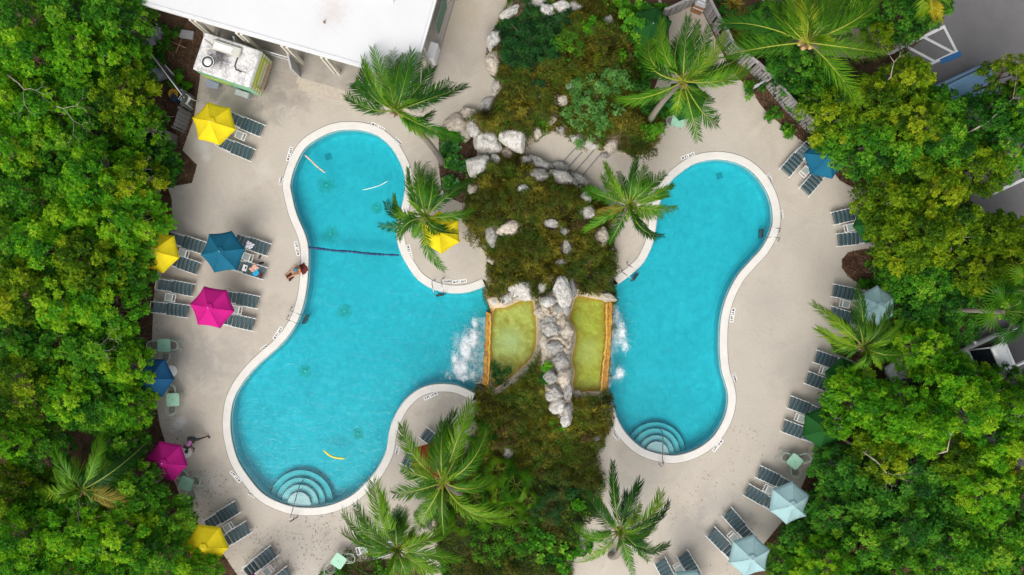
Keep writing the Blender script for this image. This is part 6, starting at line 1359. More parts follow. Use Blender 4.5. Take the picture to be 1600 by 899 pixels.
# chair facing angle: picture angle from chair to its table
for i, (px, py, a, lb) in enumerate([(240, 540, 0, 'mint armchair left of the upper left mint table by the mulch'), (271, 540, 180, 'mint armchair right of the upper left mint table'), (258, 559, -90, 'mint armchair between the upper left mint table and the dark blue parasol'), (267, 609, 90, 'mint armchair above the second mint table on the left'), (268, 640, -90, 'mint armchair below the second mint table on the left'),
        (284, 741, 60, 'mint armchair above the tilted mint table'), (306, 752, 195, 'mint armchair right of the tilted mint table'), (299, 773, -110, 'mint armchair below the tilted mint table'), (1228, 715, 20, 'mint armchair left of the diamond turned mint table'), (1257, 716, 160, 'mint armchair right of the diamond turned mint table'), (1243, 737, -90, 'mint armchair below the diamond turned mint table'),
        (547, 872, 170, 'mint armchair right of the bottom mint table'), (516, 889, -35, 'mint armchair left of the bottom mint table'), (1049, 190, 0, 'mint armchair left of the table at the top')]):
    o = CH[0] if i == 0 else copy_tree(CH); p = at(px, py, .55); o.location = (p.x, p.y, 0); o.rotation_euler = (0, 0, -R(a) - math.pi / 2); tag(o, lb, 'armchair', 'mint armchairs at the cafe tables')
for px, py, lb in [(268, 580, 'round white table at the right edge of the dark blue parasol'), (290.5, 707, 'round white table at the right edge of the magenta parasol beside the person')]:
    root = empty('round_table', at(px, py, .55), 0, lb, 'side table', 'round white parasol tables'); root.location.z = 0
    MB().cyl((0, 0, .53), .30, .03, 32).build('tabletop', MWHITE, root)
    for r in (.24, .15): MB().tube([Vector((r * math.cos(a), r * math.sin(a), .564)) for a in [k * math.pi / 14 for k in range(29)]], .007, 5).build('ring', simple('grey white plastic', (.55, .56, .56), .5), root)
    MB().cyl((0, 0, 0), .04, .53, 10).build('stem', MWHITE, root)

# items on and around the loungers
def towel(px, py, w, h, ang, z, mat, label, name='towel', amp=.03, seed=1):
    p = at(px, py, z); mb = MB(); n = 12; vs_ = []
    for i in range(n + 1):
        for j in range(n + 1):
            u, v = i / n - .5, j / n - .5; e = 1 + .12 * math.sin(3.1 * u * 2 + seed) * math.cos(v * 5 + seed)
            vs_.append(Vector((u * w * e + .02 * math.sin(v * 11 + seed), v * h * e, amp * (1 + math.sin(u * 14 + seed * 2) * math.cos(v * 12 + seed)))))
    fs = [(i * (n + 1) + j, (i + 1) * (n + 1) + j, (i + 1) * (n + 1) + j + 1, i * (n + 1) + j + 1) for i in range(n) for j in range(n)]
    o = mb.add(vs_, fs, 0, True).build(name, mat); o.location = p; o.rotation_euler = (0, 0, -R(ang)); return tag(o, label, 'towel')
towel(390, 383.5, .40, .36, 30, .37, simple('white cotton', (.78, .76, .80), .9, var=.04), 'crumpled white cloth on the lounger right of the blue parasol', seed=2)
towel(397.5, 420, .42, .36, -50, .37, simple('patterned pink towel', (.72, .38, .30), .9, var=.5, scale=14), 'pink patterned towel on the lounger below the blue parasol', seed=4)
towel(400, 427, .34, .26, -40, .40, simple('bright blue towel', (.02, .38, .62), .9), 'bright blue towel on the end of the towel lounger', seed=5)
towel(407, 430, .22, .22, 10, .38, simple('maroon fabric', (.14, .02, .03), .9), 'small maroon cloth at the foot of the towel lounger', seed=7)
p = at(382.5, 419, .39); rb = empty('magazine', p, -R(-72), 'white magazine with a dark phone on the towel lounger', 'magazine')
MB().box((0, 0, .006), (.34, .24, .012)).build('pages', MWTILE, rb)
o = MB().box((0, 0, 0), (.15, .08, .01), bev=.003).build('phone', MDARK); o.location = at(384, 418.5, .405) + Vector((0, 0, .006)); o.rotation_euler = (0, 0, -R(-72)); tag(o, 'dark phone lying on the white magazine', 'phone')
def sandal(px, py, a, lb):
    root = empty('flip_flop', at(px, py), -R(a), lb, 'flip flop', 'pair of black flip flops')
    MB().prism([(.15 * math.cos(t), .05 * math.sin(t) * (1.1 + .25 * math.cos(t))) for t in [k * math.pi / 8 for k in range(16)]], .001, .022).build('sole', MDARK, root)
    MB().tube([(-.02, .05, .02), (.03, .02, .06), (.08, 0, .025), (.03, -.02, .06), (-.02, -.05, .02)], .008, 5).build('strap', MDARK, root)
sandal(406, 402, -65, 'black flip flop standing slanted between the towel loungers'); sandal(408.5, 411, -10, 'black flip flop lying level near the foot of the towel lounger')

# ---------------------------------------------------------------- people
MSKIN = simple('tanned skin', (.42, .20, .10), .55, var=.08); MSKIND = simple('dark brown skin', (.07, .035, .022), .5, var=.1)
def figure(name, joints, edges, mat, parent):
    """one continuous skinned body: joints {key: (x, y, z, r)}"""
    ks = list(joints); me = bpy.data.meshes.new(name); me.from_pydata([joints[k][:3] for k in ks], [(ks.index(a), ks.index(b)) for a, b in edges], [])
    o = bpy.data.objects.new(name, me); COL.objects.link(o); sk = o.modifiers.new('skin', 'SKIN'); sk.use_smooth_shade = True
    for k, v in zip(ks, me.skin_vertices[0].data): v.radius = (joints[k][3], joints[k][3]); v.use_root = (k == ks[0])
    ss = o.modifiers.new('sub', 'SUBSURF'); ss.levels = 1; ss.render_levels = 1
    me.materials.append(mat); o.parent = parent; return o
def hand(J, E, wrist, d, up, pre):
    d = Vector(d).normalized(); up = Vector(up).normalized(); s = d.cross(up).normalized(); w = Vector(J[wrist][:3]); pm = w + d * .05
    J[pre + 'palm'] = (*pm, .026); E.append((wrist, pre + 'palm'))
    for i, (off, ln) in enumerate(((-.030, .065), (-.010, .078), (.010, .074), (.029, .056))):
        a = pm + s * off + d * .03; b = a + d * ln * .5 - up * .006; c = b + d * ln * .45 - up * .018
        for n_, q, r in (('a', a, .0095), ('b', b, .0088), ('c', c, .007)): J[f'{pre}{i}{n_}'] = (*q, r)
        E += [(pre + 'palm', f'{pre}{i}a'), (f'{pre}{i}a', f'{pre}{i}b'), (f'{pre}{i}b', f'{pre}{i}c')]
    a = pm - s * .035 - d * .005; b = a - s * .02 + d * .03; J[pre + 'ta'] = (*a, .011); J[pre + 'tb'] = (*b, .008); E += [(pre + 'palm', pre + 'ta'), (pre + 'ta', pre + 'tb')]
def head(root, c, fwd, skin, hairmat, hat=None):
    """c centre of the head, fwd facing direction"""
    f = Vector(fwd).normalized(); r = Vector((0, 0, 1)).cross(f).normalized(); u = f.cross(r)
    M_ = Matrix((r, f, u)).transposed(); c = Vector(c); hb = MB()
    rings = []
    for i in range(9):
        t = i / 8; z = -.115 + .235 * t; w = .078 * math.sin(max(.12, min(1, t * .95 + .07)) * math.pi) ** .5; dp = .097 * math.sin(max(.1, min(1, t * .95 + .07)) * math.pi) ** .45
        rings.append([c + M_ @ Vector((w * math.cos(a), dp * math.sin(a) + .01 * (1 - t), z)) for a in [2 * math.pi * k / 14 for k in range(14)]])
    hb.loft(rings); hb.build('head', skin, root)
    MB().box(c + M_ @ Vector((0, .10, -.01)), (.024, .03, .045), M_, bev=.008).build('nose', skin, root)
    for s in (-1, 1):
        MB().box(c + M_ @ Vector((s * .032, .094, .012)), (.024, .008, .010), M_).build('eye', MDARK, root); MB().box(c + M_ @ Vector((s * .082, 0, -.005)), (.014, .03, .05), M_, bev=.005).build('ear', skin, root)
    MB().box(c + M_ @ Vector((0, .094, -.055)), (.045, .008, .010), M_).build('mouth', simple('lips', (.30, .09, .07), .5), root)
    hr = MB(); rings = []
    for i in range(6):
        t = i / 5; z = .0 + .145 * t; w = .094 * math.cos(t * math.pi / 2) ** .5 + .002; rings.append([c + M_ @ Vector((w * math.cos(a), -.018 + w * 1.12 * math.sin(a), z)) for a in [2 * math.pi * k / 14 for k in range(14)]])
    hr.loft(rings); hr.build('hat' if hat else 'hair', hat or hairmat, root)
    if hat: MB().box(c + M_ @ Vector((0, .13, .02)), (.13, .10, .012), M_, bev=.004).build('hat_brim', hat, root)
# sunbather seated on the deck by the left pool: legs stretched to the lower left
sb = empty('person', at(464, 423.5), 0, 'seated sunbather in a teal cap with legs stretched out at the left pool edge', 'person')
fw = Vector((-.86, -.5, 0)).normalized(); sd_ = Vector((-fw.y, fw.x, 0)); Z = Vector((0, 0, 1)); o0 = fw * -.18
def W3(a, b, z): v = o0 + fw * a + sd_ * b; return (v.x, v.y, z)
J = {'pel': (*W3(0, 0, .12), .13), 'wst': (*W3(-.05, 0, .28), .11), 'chs': (*W3(-.06, 0, .48), .125), 'nk': (*W3(-.02, 0, .62), .05), 'nk2': (*W3(.01, 0, .68), .048)}
E = [('pel', 'wst'), ('wst', 'chs'), ('chs', 'nk'), ('nk', 'nk2')]
for s, n_ in ((-1, 'l'), (1, 'r')):
    J[n_ + 'hip'] = (*W3(.06, s * .09, .11), .085); J[n_ + 'kn'] = (*W3(.42, s * .13, .20), .058); J[n_ + 'an'] = (*W3(.74, s * .10, .06), .036); J[n_ + 'ft'] = (*W3(.84, s * .11, .08), .032); J[n_ + 'toe'] = (*W3(.86, s * .115, .17), .022)
    J[n_ + 'sh'] = (*W3(-.06, s * .17, .55), .056); J[n_ + 'el'] = (*W3(.06, s * .26, .36), .038); J[n_ + 'wr'] = (*W3(.26, s * .17, .27), .026)
    E += [('pel', n_ + 'hip'), (n_ + 'hip', n_ + 'kn'), (n_ + 'kn', n_ + 'an'), (n_ + 'an', n_ + 'ft'), (n_ + 'ft', n_ + 'toe'), ('chs', n_ + 'sh'), (n_ + 'sh', n_ + 'el'), (n_ + 'el', n_ + 'wr')]
    hand(J, E, n_ + 'wr', fw - Z * .2, Z, n_ + 'h')
figure('body', J, E, MSKIN, sb)
head(sb, W3(.03, 0, .80), fw - Z * .25, MSKIN, MDARK, simple('teal cap', (.03, .16, .24), .8))
MB().loft([[Vector(W3(a_ + .16 * math.cos(t), .155 * math.sin(t), z)) for t in [k * math.pi / 8 for k in range(16)]] for a_, z in ((.02, .02), (.0, .16), (-.02, .22))]).build('swim_shorts', simple('maroon swimwear', (.12, .015, .012), .8), sb)
t_ = towel(474, 420, .42, .52, -35, .022, simple('maroon towel', (.13, .02, .015), .9), 'dark maroon towel under the back of the sunbather on the coping', seed=9, amp=.012)
t_ = towel(453, 432, .34, .42, -35, .004, simple('dark brown bag cloth', (.06, .02, .015), .9), 'dark cloth under the sunbathers feet', seed=3, amp=.02)
MBG = simple('dark sunglasses plastic', (.03, .02, .05), .3)
c = at(474, 431, .022); o = MB().tube([(0, .1, .01), (-.03, .02, .02), (-.02, -.08, .01)], .008, 5).build('earphone_cord', MBG); o.location = c; tag(o, 'short dark cord lying on the coping beside the sunbather', 'cord')
# person in pink leaning over the round table
pp = empty('person', (at(293, 695, 1.0).x, at(293, 695, 1.0).y, 0), 0, 'person in pink top and dark trousers bending at the round white table', 'person'); fw = Vector((-.15, -1, 0)).normalized(); sd_ = Vector((-fw.y, fw.x, 0)); o0 = Vector((.1, .1, 0))
J = {'pel': (*W3(-.16, .05, .88), .135), 'wst': (*W3(-.02, .02, .98), .115), 'chs': (*W3(.16, 0, 1.10), .125), 'nk': (*W3(.30, -.01, 1.16), .05), 'nk2': (*W3(.35, -.01, 1.18), .048)}
E = [('pel', 'wst'), ('wst', 'chs'), ('chs', 'nk'), ('nk', 'nk2')]
for s, n_ in ((-1, 'l'), (1, 'r')):
    out = .62 if s > 0 else -.12
    J[n_ + 'hip'] = (*W3(-.14, .05 + s * .09, .82), .088); J[n_ + 'kn'] = (*W3(-.18 if s > 0 else -.05, .05 + (.32 if s > 0 else -.12), .47), .06); J[n_ + 'an'] = (*W3(-.30 if s > 0 else -.12, out, .09), .037); J[n_ + 'ft'] = (*W3(-.24 if s > 0 else -.02, out + (.07 if s > 0 else 0), .045), .034); J[n_ + 'toe'] = (*W3(-.20 if s > 0 else .08, out + (.13 if s > 0 else 0), .035), .026)
    J[n_ + 'sh'] = (*W3(.18, s * .18, 1.12), .058); J[n_ + 'el'] = (*W3(.30, s * .30, .92), .04); J[n_ + 'wr'] = (*W3(.42, s * .16, .68), .028)
    E += [('pel', n_ + 'hip'), (n_ + 'hip', n_ + 'kn'), (n_ + 'kn', n_ + 'an'), (n_ + 'an', n_ + 'ft'), (n_ + 'ft', n_ + 'toe'), ('chs', n_ + 'sh'), (n_ + 'sh', n_ + 'el'), (n_ + 'el', n_ + 'wr')]
    hand(J, E, n_ + 'wr', fw - Z * .6, Z, n_ + 'h')
figure('body', J, E, MSKIND, pp)
head(pp, W3(.44, -.01, 1.22), fw - Z * .5, MSKIND, simple('black hair', (.012, .010, .010), .7))
Jt = {k: J[k] for k in ('pel', 'wst', 'chs', 'lsh', 'rsh')}; Jt['pel'] = (*W3(-.08, .04, .93), .125)
figure('pink_top', {k: (*v[:3], v[3] * 1.13) for k, v in Jt.items()}, [('pel', 'wst'), ('wst', 'chs'), ('chs', 'lsh'), ('chs', 'rsh')], simple('lilac pink cotton', (.62, .22, .48), .9), pp)
Jt = {k: J[k] for k in ('pel', 'lhip', 'rhip', 'lkn', 'rkn')}
figure('trousers', {k: (*v[:3], v[3] * 1.15) for k, v in Jt.items()}, [('pel', 'lhip'), ('pel', 'rhip'), ('lhip', 'lkn'), ('rhip', 'rkn')], simple('dark grey green cotton', (.035, .05, .05), .9), pp)
for s in ('l', 'r'):
    a, b = Vector(J[s + 'an'][:3]), Vector(J[s + 'toe'][:3]); MB().tube([a - Vector((0, 0, .04)), a.lerp(b, .5) - Vector((0, 0, .03)), b], [.05, .052, .035], 8).build('shoe', MDARK, pp)

# ---------------------------------------------------------------- building with the white roof
BC = at(644.5, 126.6, 4.0); BC.z = 0; bu = Vector((-.9615, .275, 0)); bv = Vector((.275, .9615, 0))
bb = empty('pool_building', BC, math.atan2(bu.y, bu.x), 'white roofed poolside building with columned terrace at the top', 'building')
# local frame: x along the front towards the left, y = rotated +90 (points down), so -y goes into the building
Lb = 13.9; Db = 9.0
def m_roof():
    t = NT('white roof membrane'); n = t.noise(.5, 5, .6); c = t.ramp(n, [(.3, (.60, .61, .62)), (.7, (.645, .65, .66))])
    co = t.coord('Object'); vm = t.n('ShaderNodeVectorMath'); vm.operation = 'DISTANCE'; t.l(co, vm.inputs[0]); vm.inputs[1].default_value = (4.7, -2.15, 4.0)
    f = t.math('ADD', vm.outputs['Value'], t.math('MULTIPLY', t.math('SUBTRACT', t.noise(5, 6, .8), .5), 2.4)); c = t.mix(t.ramp(f, [(.1, (.55, .55, .55)), (1.3, (0, 0, 0))]), c, (.52, .45, .41))
    t.principled(c, .6); return t.m
MROOF = m_roof(); MFAS = simple('white fascia', (.70, .70, .70), .6, var=.03); MWALL = simple('cream wall', (.52, .48, .40), .8, var=.06, bump=.1); MCOLM = simple('cream column', (.62, .57, .48), .7, var=.05); MTERR = simple('terrace floor', (.33, .30, .26), .85, var=.15, scale=2); MSHADE = simple('green shutter', (.10, .20, .14), .7)
MB().box((Lb / 2, -Db / 2, 4.06), (Lb, Db, .12)).build('roof', MROOF, bb)
MB().box((Lb / 2, .03, 3.98), (Lb + .12, .06, .30)).build('fascia', MFAS, bb); MB().box((-.03, -Db / 2, 3.98), (.06, Db, .30)).build('fascia', MFAS, bb); MB().box((Lb + .03, -Db / 2, 3.98), (.06, Db, .30)).build('fascia', MFAS, bb)
MB().box((Lb / 2, -.09, 4.135), (Lb - .1, .025, .03)).build('roof_edge_strip', simple('grey flashing', (.60, .61, .62), .4), bb); MB().box((.09, -Db / 2, 4.135), (.025, Db - .3, .03)).build('roof_edge_strip', simple('grey flashing', (.60, .61, .62), .4), bb)
MB().cyl((4.95, -1.55, 4.12), .05, .16, 10).build('vent_pipe', simple('brown vent', (.20, .13, .05), .7), bb)
# raised monitor on the roof with a blue grey shaded side
mon = MB().add([(1.9, -3.3, 4.12), (5.2, -4.25, 4.12), (5.2, -8, 4.12), (1.2, -8, 4.12), (2.3, -4.2, 4.75), (5.0, -5.1, 4.75), (5.0, -7.5, 4.75), (2.2, -7.5, 4.75)], [(0, 3, 7, 4), (0, 4, 5, 1), (1, 5, 6, 2), (4, 7, 6, 5), (3, 2, 6, 7)])
mo = mon.build('roof_monitor', MROOF, bb)
for k in range(4): MB().box((2.9 + k * .55, -4.35 - k * .16, 4.52), (.04, .75, .03), Matrix.Rotation(-.5, 3, 'X')).build('monitor_seam', simple('grey flashing', (.60, .61, .62), .4), mo)
MB().box((6.0, -Db / 2 - 1.1, 2.0), (9.8, Db - 2.2, 3.9)).build('wall', MWALL, bb)
MB().box((5.6, -Db / 2 + .35, .17), (11.9, Db + .9, .34)).build('terrace', MTERR, bb)
for x0 in (.5, 3.6, 6.7, 9.0):
    w_ = MB().box((x0 + 1.0, -1.985, 1.7), (1.4, .06, 1.3)).build('window', MFAS, bb); MB().box((x0 + 1.0, -1.95, 1.7), (1.2, .04, 1.1)).build('pane', simple('dark window glass', (.02, .03, .035), .1), w_)
for x in (4.6, 6.65, 9.0, 11.4):
    for dx in (-.13, .13): MB().box((x + dx, .02, 1.92), (.14, .20, 3.76), bev=.02).build('column', MCOLM, bb)
for y in (-1.6, -5.2):
    for dy in (-.13, .13): MB().box((-.02, y + dy, 1.92), (.20, .14, 3.76), bev=.02).build('column', MCOLM, bb)
MB().box((-.15, -2.25, .9), (.45, .9, 1.4), bev=.04).build('planter_box', MFAS, bb)
def railing(a, b, parent):
    a, b = Vector(a), Vector(b); d = b - a; L = d.length; d.normalize(); root = parent
    r_ = MB().tube([a + Vector((0, 0, 1.25)), b + Vector((0, 0, 1.25))], .03, 6).build('railing', MWHITE, root)
    MB().tube([a + Vector((0, 0, .48)), b + Vector((0, 0, .48))], .022, 6).build('bottom_rail', MWHITE, r_)
    me = MB().box((0, 0, .86), (.025, .025, .76)).mesh('baluster'); me.materials.append(MWHITE)
    for k in range(int(L / .14)): o = link('baluster', me, None, r_); o.location = a + d * (.07 + k * .14)
railing((.2, .18, 0), (3.2, .18, 0), bb); railing((6.9, .1, 0), (8.8, .1, 0), bb); railing((9.3, .1, 0), (11.2, .1, 0), bb); railing((-.22, -.1, 0), (-.22, -1.4, 0), bb); railing((-.22, -5.4, 0), (-.22, -8, 0), bb)
MB().box((-.1, -4.2, 1.6), (.06, 1.6, 1.8)).build('shutter', MSHADE, bb)
for k, (y, z) in enumerate(((.95, .22), (1.25, .11))): MB().box((4.0, y, z / 2), (5.2 - k * .3, .32, z)).build('step', simple('sand coloured step', (.44, .39, .32), .85), bb)
for x, a in ((5.45, .5), (8.3, .55)): MB().box((x + 1.2, .42, 1.3), (.09, .9, 2.2), Matrix.Rotation(a, 3, 'Z')).build('partition', simple('grey partition board', (.42, .43, .43), .6), bb)
ga = empty('timber_gable_end', at(212, 8, 0), R(-20), 'cream boarded end of the roof touching the trees at the upper left', 'canopy')
MB().box((0, 0, 3.6), (.9, .5, .5), bev=.02).build('board', MCOLM, ga); MB().box((.12, -.42, 3.3), (.9, .26, .3), bev=.02).build('board', MFAS, ga); MB().box((0, 0, 1.7), (.2, .2, 3.3)).build('post', MCOLM, ga)

# ---------------------------------------------------------------- food truck
TZ = 2.75
tl, tr_, br_, bl = (at(x, y, TZ) for x, y in ((320, 49.5), (408, 78.6), (389, 139), (300, 107)))
tc = (tl + tr_ + br_ + bl) / 4; tc.z = 0; u = (tr_ - tl); TL = u.length; u.normalize(); TW = (tl - bl).length; ta = math.atan2(u.y, u.x)
ft = empty('food_truck', tc, ta, 'parked food trailer with stained white roof, lime striped end and mint side', 'food truck')
def m_troof():
    t = NT('stained white trailer roof'); g = t.coord('Object'); c = t.ramp(t.noise(1.5, 5, .6), [(.3, (.62, .61, .60)), (.7, (.76, .755, .75))])
    vm = t.n('ShaderNodeVectorMath'); vm.operation = 'DISTANCE'; t.l(g, vm.inputs[0]); vm.inputs[1].default_value = (-.38, .06, TZ)
    f = t.math('ADD', vm.outputs['Value'], t.math('MULTIPLY', t.math('SUBTRACT', t.noise(4, 6, .75), .5), 1.9)); c = t.mix(t.ramp(f, [(.25, (.95, .95, .95)), (.75, (0, 0, 0))]), c, (.035, .028, .04))
    f2 = t.ramp(t.noise(2.6, 7, .8, None, 1), [(.47, (0, 0, 0)), (.62, (.7, .7, .7))]); c = t.mix(f2, c, (.20, .18, .17))
    f3 = t.ramp(t.noise(22, 4, .8), [(.60, (0, 0, 0)), (.68, (.7, .7, .7))]); c = t.mix(f3, c, (.10, .09, .09)); t.principled(c, .6); return t.m
def m_stripe():
    t = NT('lime and white stripes'); s = t.n('ShaderNodeSeparateXYZ'); t.l(t.coord('Object'), s.inputs[0]); f = t.math('FRACT', t.math('MULTIPLY', s.outputs[2], 2.3)); t.principled(t.ramp(f, [(0, (.42, .48, .03)), (.5, (.68, .70, .62))], 'CONSTANT'), .45); return t.m
MLIME = simple('lime green panel', (.42, .46, .03), .45); MMT = simple('mint green panel', (.24, .52, .33), .45, var=.1)
MB().box((0, 0, TZ - .06), (TL, TW, .12), bev=.05).build('roof', m_troof(), ft)
MB().box((0, 0, 1.52), (TL - .03, TW - .03, 2.2)).build('body', MMT, ft)
MB().box((TL / 2 + .005, 0, 1.55), (.04, TW - .06, 2.1)).build('striped_end', m_stripe(), ft)
MB().box((TL / 2 + .04, 0, 2.1), (.05, TW * .72, .12)).build('hatch_frame', MLIME, ft); MB().box((TL / 2 + .04, TW * .36, 1.6), (.05, .07, 1.0)).build('hatch_frame', MLIME, ft); MB().box((TL / 2 + .04, -TW * .36, 1.6), (.05, .07, 1.0)).build('hatch_frame', MLIME, ft)
MB().box((TL / 2 + .12, 0, 1.08), (.22, TW * .74, .05), bev=.01).build('counter', simple('brown counter', (.22, .16, .10), .6), ft)
for y in (-.45, .45): MB().box((TL / 2 + .06, y, .55), (.03, .30, .12)).build('latch', MDARK, ft)
MB().box((-TL * .2, -TW / 2 - .01, 1.4), (TL * .5, .03, .45)).build('lime_band', MLIME, ft)
ac = MB().box((-.12, .52, TZ + .10), (1.45, .48, .20), bev=.03).build('roof_unit', simple('beige roof unit', (.52, .52, .46), .5), ft); MB().box((-.3, .50, TZ + .21), (.95, .30, .03)).build('lid', MWHITE, ac)
fan = MB().cyl((-.85, -.42, TZ), .30, .10, 24).build('exhaust_fan', MDARK, ft); MB().tube([Vector((-.85 + .31 * math.cos(a), -.42 + .31 * math.sin(a), TZ + .11)) for a in [k * math.pi / 14 for k in range(29)]], .022, 6).build('fan_rim', MWHITE, fan); MB().cyl((-.85, -.42, TZ + .10), .20, .07, 20, r2=.12).build('fan_cap', MWHITE, fan)
MB().tube([(.55, .42, TZ + .08), (.50, .2, TZ + .03), (.50, -.18, TZ + .03), (.62, -.33, TZ + .03), (.95, -.36, TZ + .03)], .035, 8).build('hose', MDARK, ft); MB().tube([(.95, -.36, TZ + .03), (1.15, -.40, TZ + .03)], .045, 8).build('hose_end', MWHITE, ft)
MB().tube([(-TL / 2 + .1, .65, TZ + .02), (-.9, .45, TZ + .05), (-.4, .3, TZ + .03)], .012, 5).build('cable', MDARK, ft)
MB().box((TL * .22, -TW / 2 - .22, .75), (.75, .32, .55), bev=.03).build('condenser', simple('grey condenser', (.36, .38, .38), .5), ft); MB().box((-TL / 2 + .35, -TW / 2 - .2, .45), (.7, .35, .05)).build('folding_shelf', simple('blue grey shelf', (.25, .28, .36), .5), ft)
for x in (-.35, .35):
    for s in (-1, 1):
        wv = MB().add([], []).build('wheel', simple('rubber', (.02, .02, .02), .9), ft) if False else None
        m_ = MB(); n = 20; m_.loft([[Vector((x + r * math.cos(a), s * (TW / 2 - .14) + y, .32 + r * math.sin(a))) for a in [2 * math.pi * k / n for k in range(n)]] for y, r in ((-.1, .26), (-.08, .31), (.08, .31), (.1, .26))]); m_.build('wheel', simple('rubber', (.02, .02, .02), .9), ft)
MB().box((-TL / 2 - .5, 0, .45), (1.0, .12, .08)).build('tow_bar', MDARK, ft)

# ---------------------------------------------------------------- fences
def m_wood(name, c0, c1):
    t = NT(name); mp = t.n('ShaderNodeMapping'); mp.inputs['Scale'].default_value = (14, 14, 1.2); t.l(t.coord('Object'), mp.inputs[0]); oi = t.n('ShaderNodeObjectInfo')
    c = t.ramp(t.noise(2, 6, .7, mp.outputs[0]), [(.3, c0), (.7, c1)]); h = t.n('ShaderNodeHueSaturation'); t.l(c, h.inputs['Color']); t.l(t.math('ADD', .78, t.math('MULTIPLY', oi.outputs['Random'], .45)), h.inputs['Value']); t.principled(h.outputs[0], .85, 0, t.bump(t.noise(3, 5, .7, mp.outputs[0]), .4, .01)); return t.m
MWG = m_wood('weathered grey wood', (.20, .185, .18), (.36, .34, .33)); MWD = m_wood('dark grey wood', (.085, .085, .09), (.16, .16, .165))
def fence(pts, h, mat, label, pitch=.175, pw=.145, top=True, lean=0.0, white=False):
    P = [at(x, y) for x, y in pts]; root = empty('fence', P[0], 0, label, 'fence')
    me = MB().box((0, 0, h / 2 + .04), (pw, .024, h)).mesh('picket'); me.materials.append(mat); pm = MB().box((0, 0, h / 2), (.09, .09, h + .04)).mesh('post'); pm.materials.append(mat); first = True
    for a, b in zip(P[:-1], P[1:]):
        d = b - a; L = d.length; d.normalize(); ang = math.atan2(d.y, d.x); s = Vector((-d.y, d.x, 0)); out = s if s.dot(a) > 0 else -s
        for k in range(max(1, int(L / pitch))): o = link('picket', me, None, root); o.location = a - P[0] + d * (pitch * (k + .5)); o.rotation_euler = (R(rnd.uniform(-1, 1)), 0, ang + R(rnd.uniform(-1, 1)))
        for z in (.35, h - .25): MB().box((a + b) / 2 - P[0] + out * .03 + Vector((0, 0, z)), (L, .035, .08), Matrix.Rotation(ang, 3, 'Z')).build('rail', mat, root)
        if top: MB().box((a + b) / 2 - P[0] + out * .01 + Vector((0, 0, h + .065)), (L + .02, .13, .035), Matrix.Rotation(ang, 3, 'Z')).build('cap_rail', mat, root)
        if white: MB().tube([a - P[0] - out * .04 + Vector((0, 0, h + .1)), b - P[0] - out * .04 + Vector((0, 0, h + .1))], .03, 6).build('white_pipe', MWHITE, root)
        for q in (a, b) if first else (b,): o = link('post', pm, None, root); o.location = q - P[0] + out * .07; o.rotation_euler = (0, 0, ang)
        first = False
    return root
fence([(1093, 8), (1111, 43), (1122, 60), (1132, 81), (1152, 98), (1171, 113), (1196, 136), (1222, 168), (1262, 208)], 1.9, MWG, 'long grey wooden picket fence along the upper right of the deck')
fence([(1032, 32), (1060, 19), (1090, 6)], 1.9, MWG, 'short grey wooden picket fence meeting the long one at the top')
fence([(304, 152), (300, 178), (290, 208)], 1.8, MWD, 'dark grey fence panel left of the yellow parasol by the junk yard', .2, .18, False)
fence([(278, 213), (276, 232)], 1.8, MWD, 'small dark grey fence panel below the other by the left shrub', .2, .18, False)
fence([(252, 96), (303, 163)], 1.5, MWD, 'dark fence with a white pipe on top crossing the junk yard', .2, .18, False, white=True)
fence([(186, 192), (250, 228)], 1.4, MWD, 'low dark fence under the trees at the lower left of the junk yard', .2, .18, False)
lp = empty('deck_lamp', at(1174, 141), 0, 'short grey lamp arm reaching from the fence over the deck', 'lamp'); MB().tube([(0, 0, 0), (0, 0, 1.0), (.1, .06, 1.1), (.62, .38, 1.15)], .05, 8).build('arm', simple('grey lamp metal', (.4, .4, .42), .5), lp); MB().box((.0, 0, 1.12), (.26, .16, .07), Matrix.Rotation(R(30), 3, 'Z'), bev=.02).build('lamp_head', simple('grey lamp metal', (.4, .4, .42), .5), lp)
# bin by the fence
bn = empty('waste_bin', at(1089, 14), R(-22), 'wooden waste bin with grey metal hood inside the fence corner', 'waste bin'); MB().box((0, 0, .5), (.58, .58, 1.0), bev=.02).build('body', simple('brown bin wood', (.26, .12, .05), .7, var=.3), bn); MB().box((0, .06, 1.13), (.64, .60, .26), bev=.08).build('hood', simple('grey bin hood', (.36, .36, .39), .4), bn); MB().box((0, -.29, .84), (.56, .06, .04)).build('band', MWHITE, bn); MB().box((0, .1, 1.265), (.40, .07, .012)).build('hood_rib', MWHITE, bn); MB().box((0, -.08, 1.265), (.40, .07, .012)).build('hood_rib', MWHITE, bn)

# junk yard beside the truck
ch = empty('plastic_chair', at(300, 161), R(-35), 'white plastic chair upturned on the fence end by the yellow parasol', 'chair'); MPW2 = simple('white plastic', (.62, .64, .62), .5)
MB().box((0, 0, 1.0), (.46, .44, .04), bev=.015).build('seat', MPW2, ch)
for k in range(5): MB().box((-.16 + k * .08, .24, 1.22), (.05, .025, .42)).build('back_slat', MPW2, ch)
for sx in (-1, 1):
    MB().box((sx * .23, 0, 1.2), (.04, .46, .035), bev=.01).build('armrest', MPW2, ch)
    for sy in (-1, 1): MB().tube([(sx * .2, sy * .18, 1.0), (sx * .26, sy * .24, 0)], .02, 6).build('leg', MPW2, ch)
yb = empty('yellow_reel', at(270.5, 146.5, .5), 0, 'round yellow lid with dark cross straps in the junk yard', 'lid'); yb.location.z = 0; MB().cyl((0, 0, .45), .26, .05, 24).build('lid', simple('yellow plastic', (.66, .40, .02), .5), yb); MB().cyl((0, 0, 0), .22, .45, 20).build('drum', simple('blue plastic', (.02, .10, .28), .5), yb)
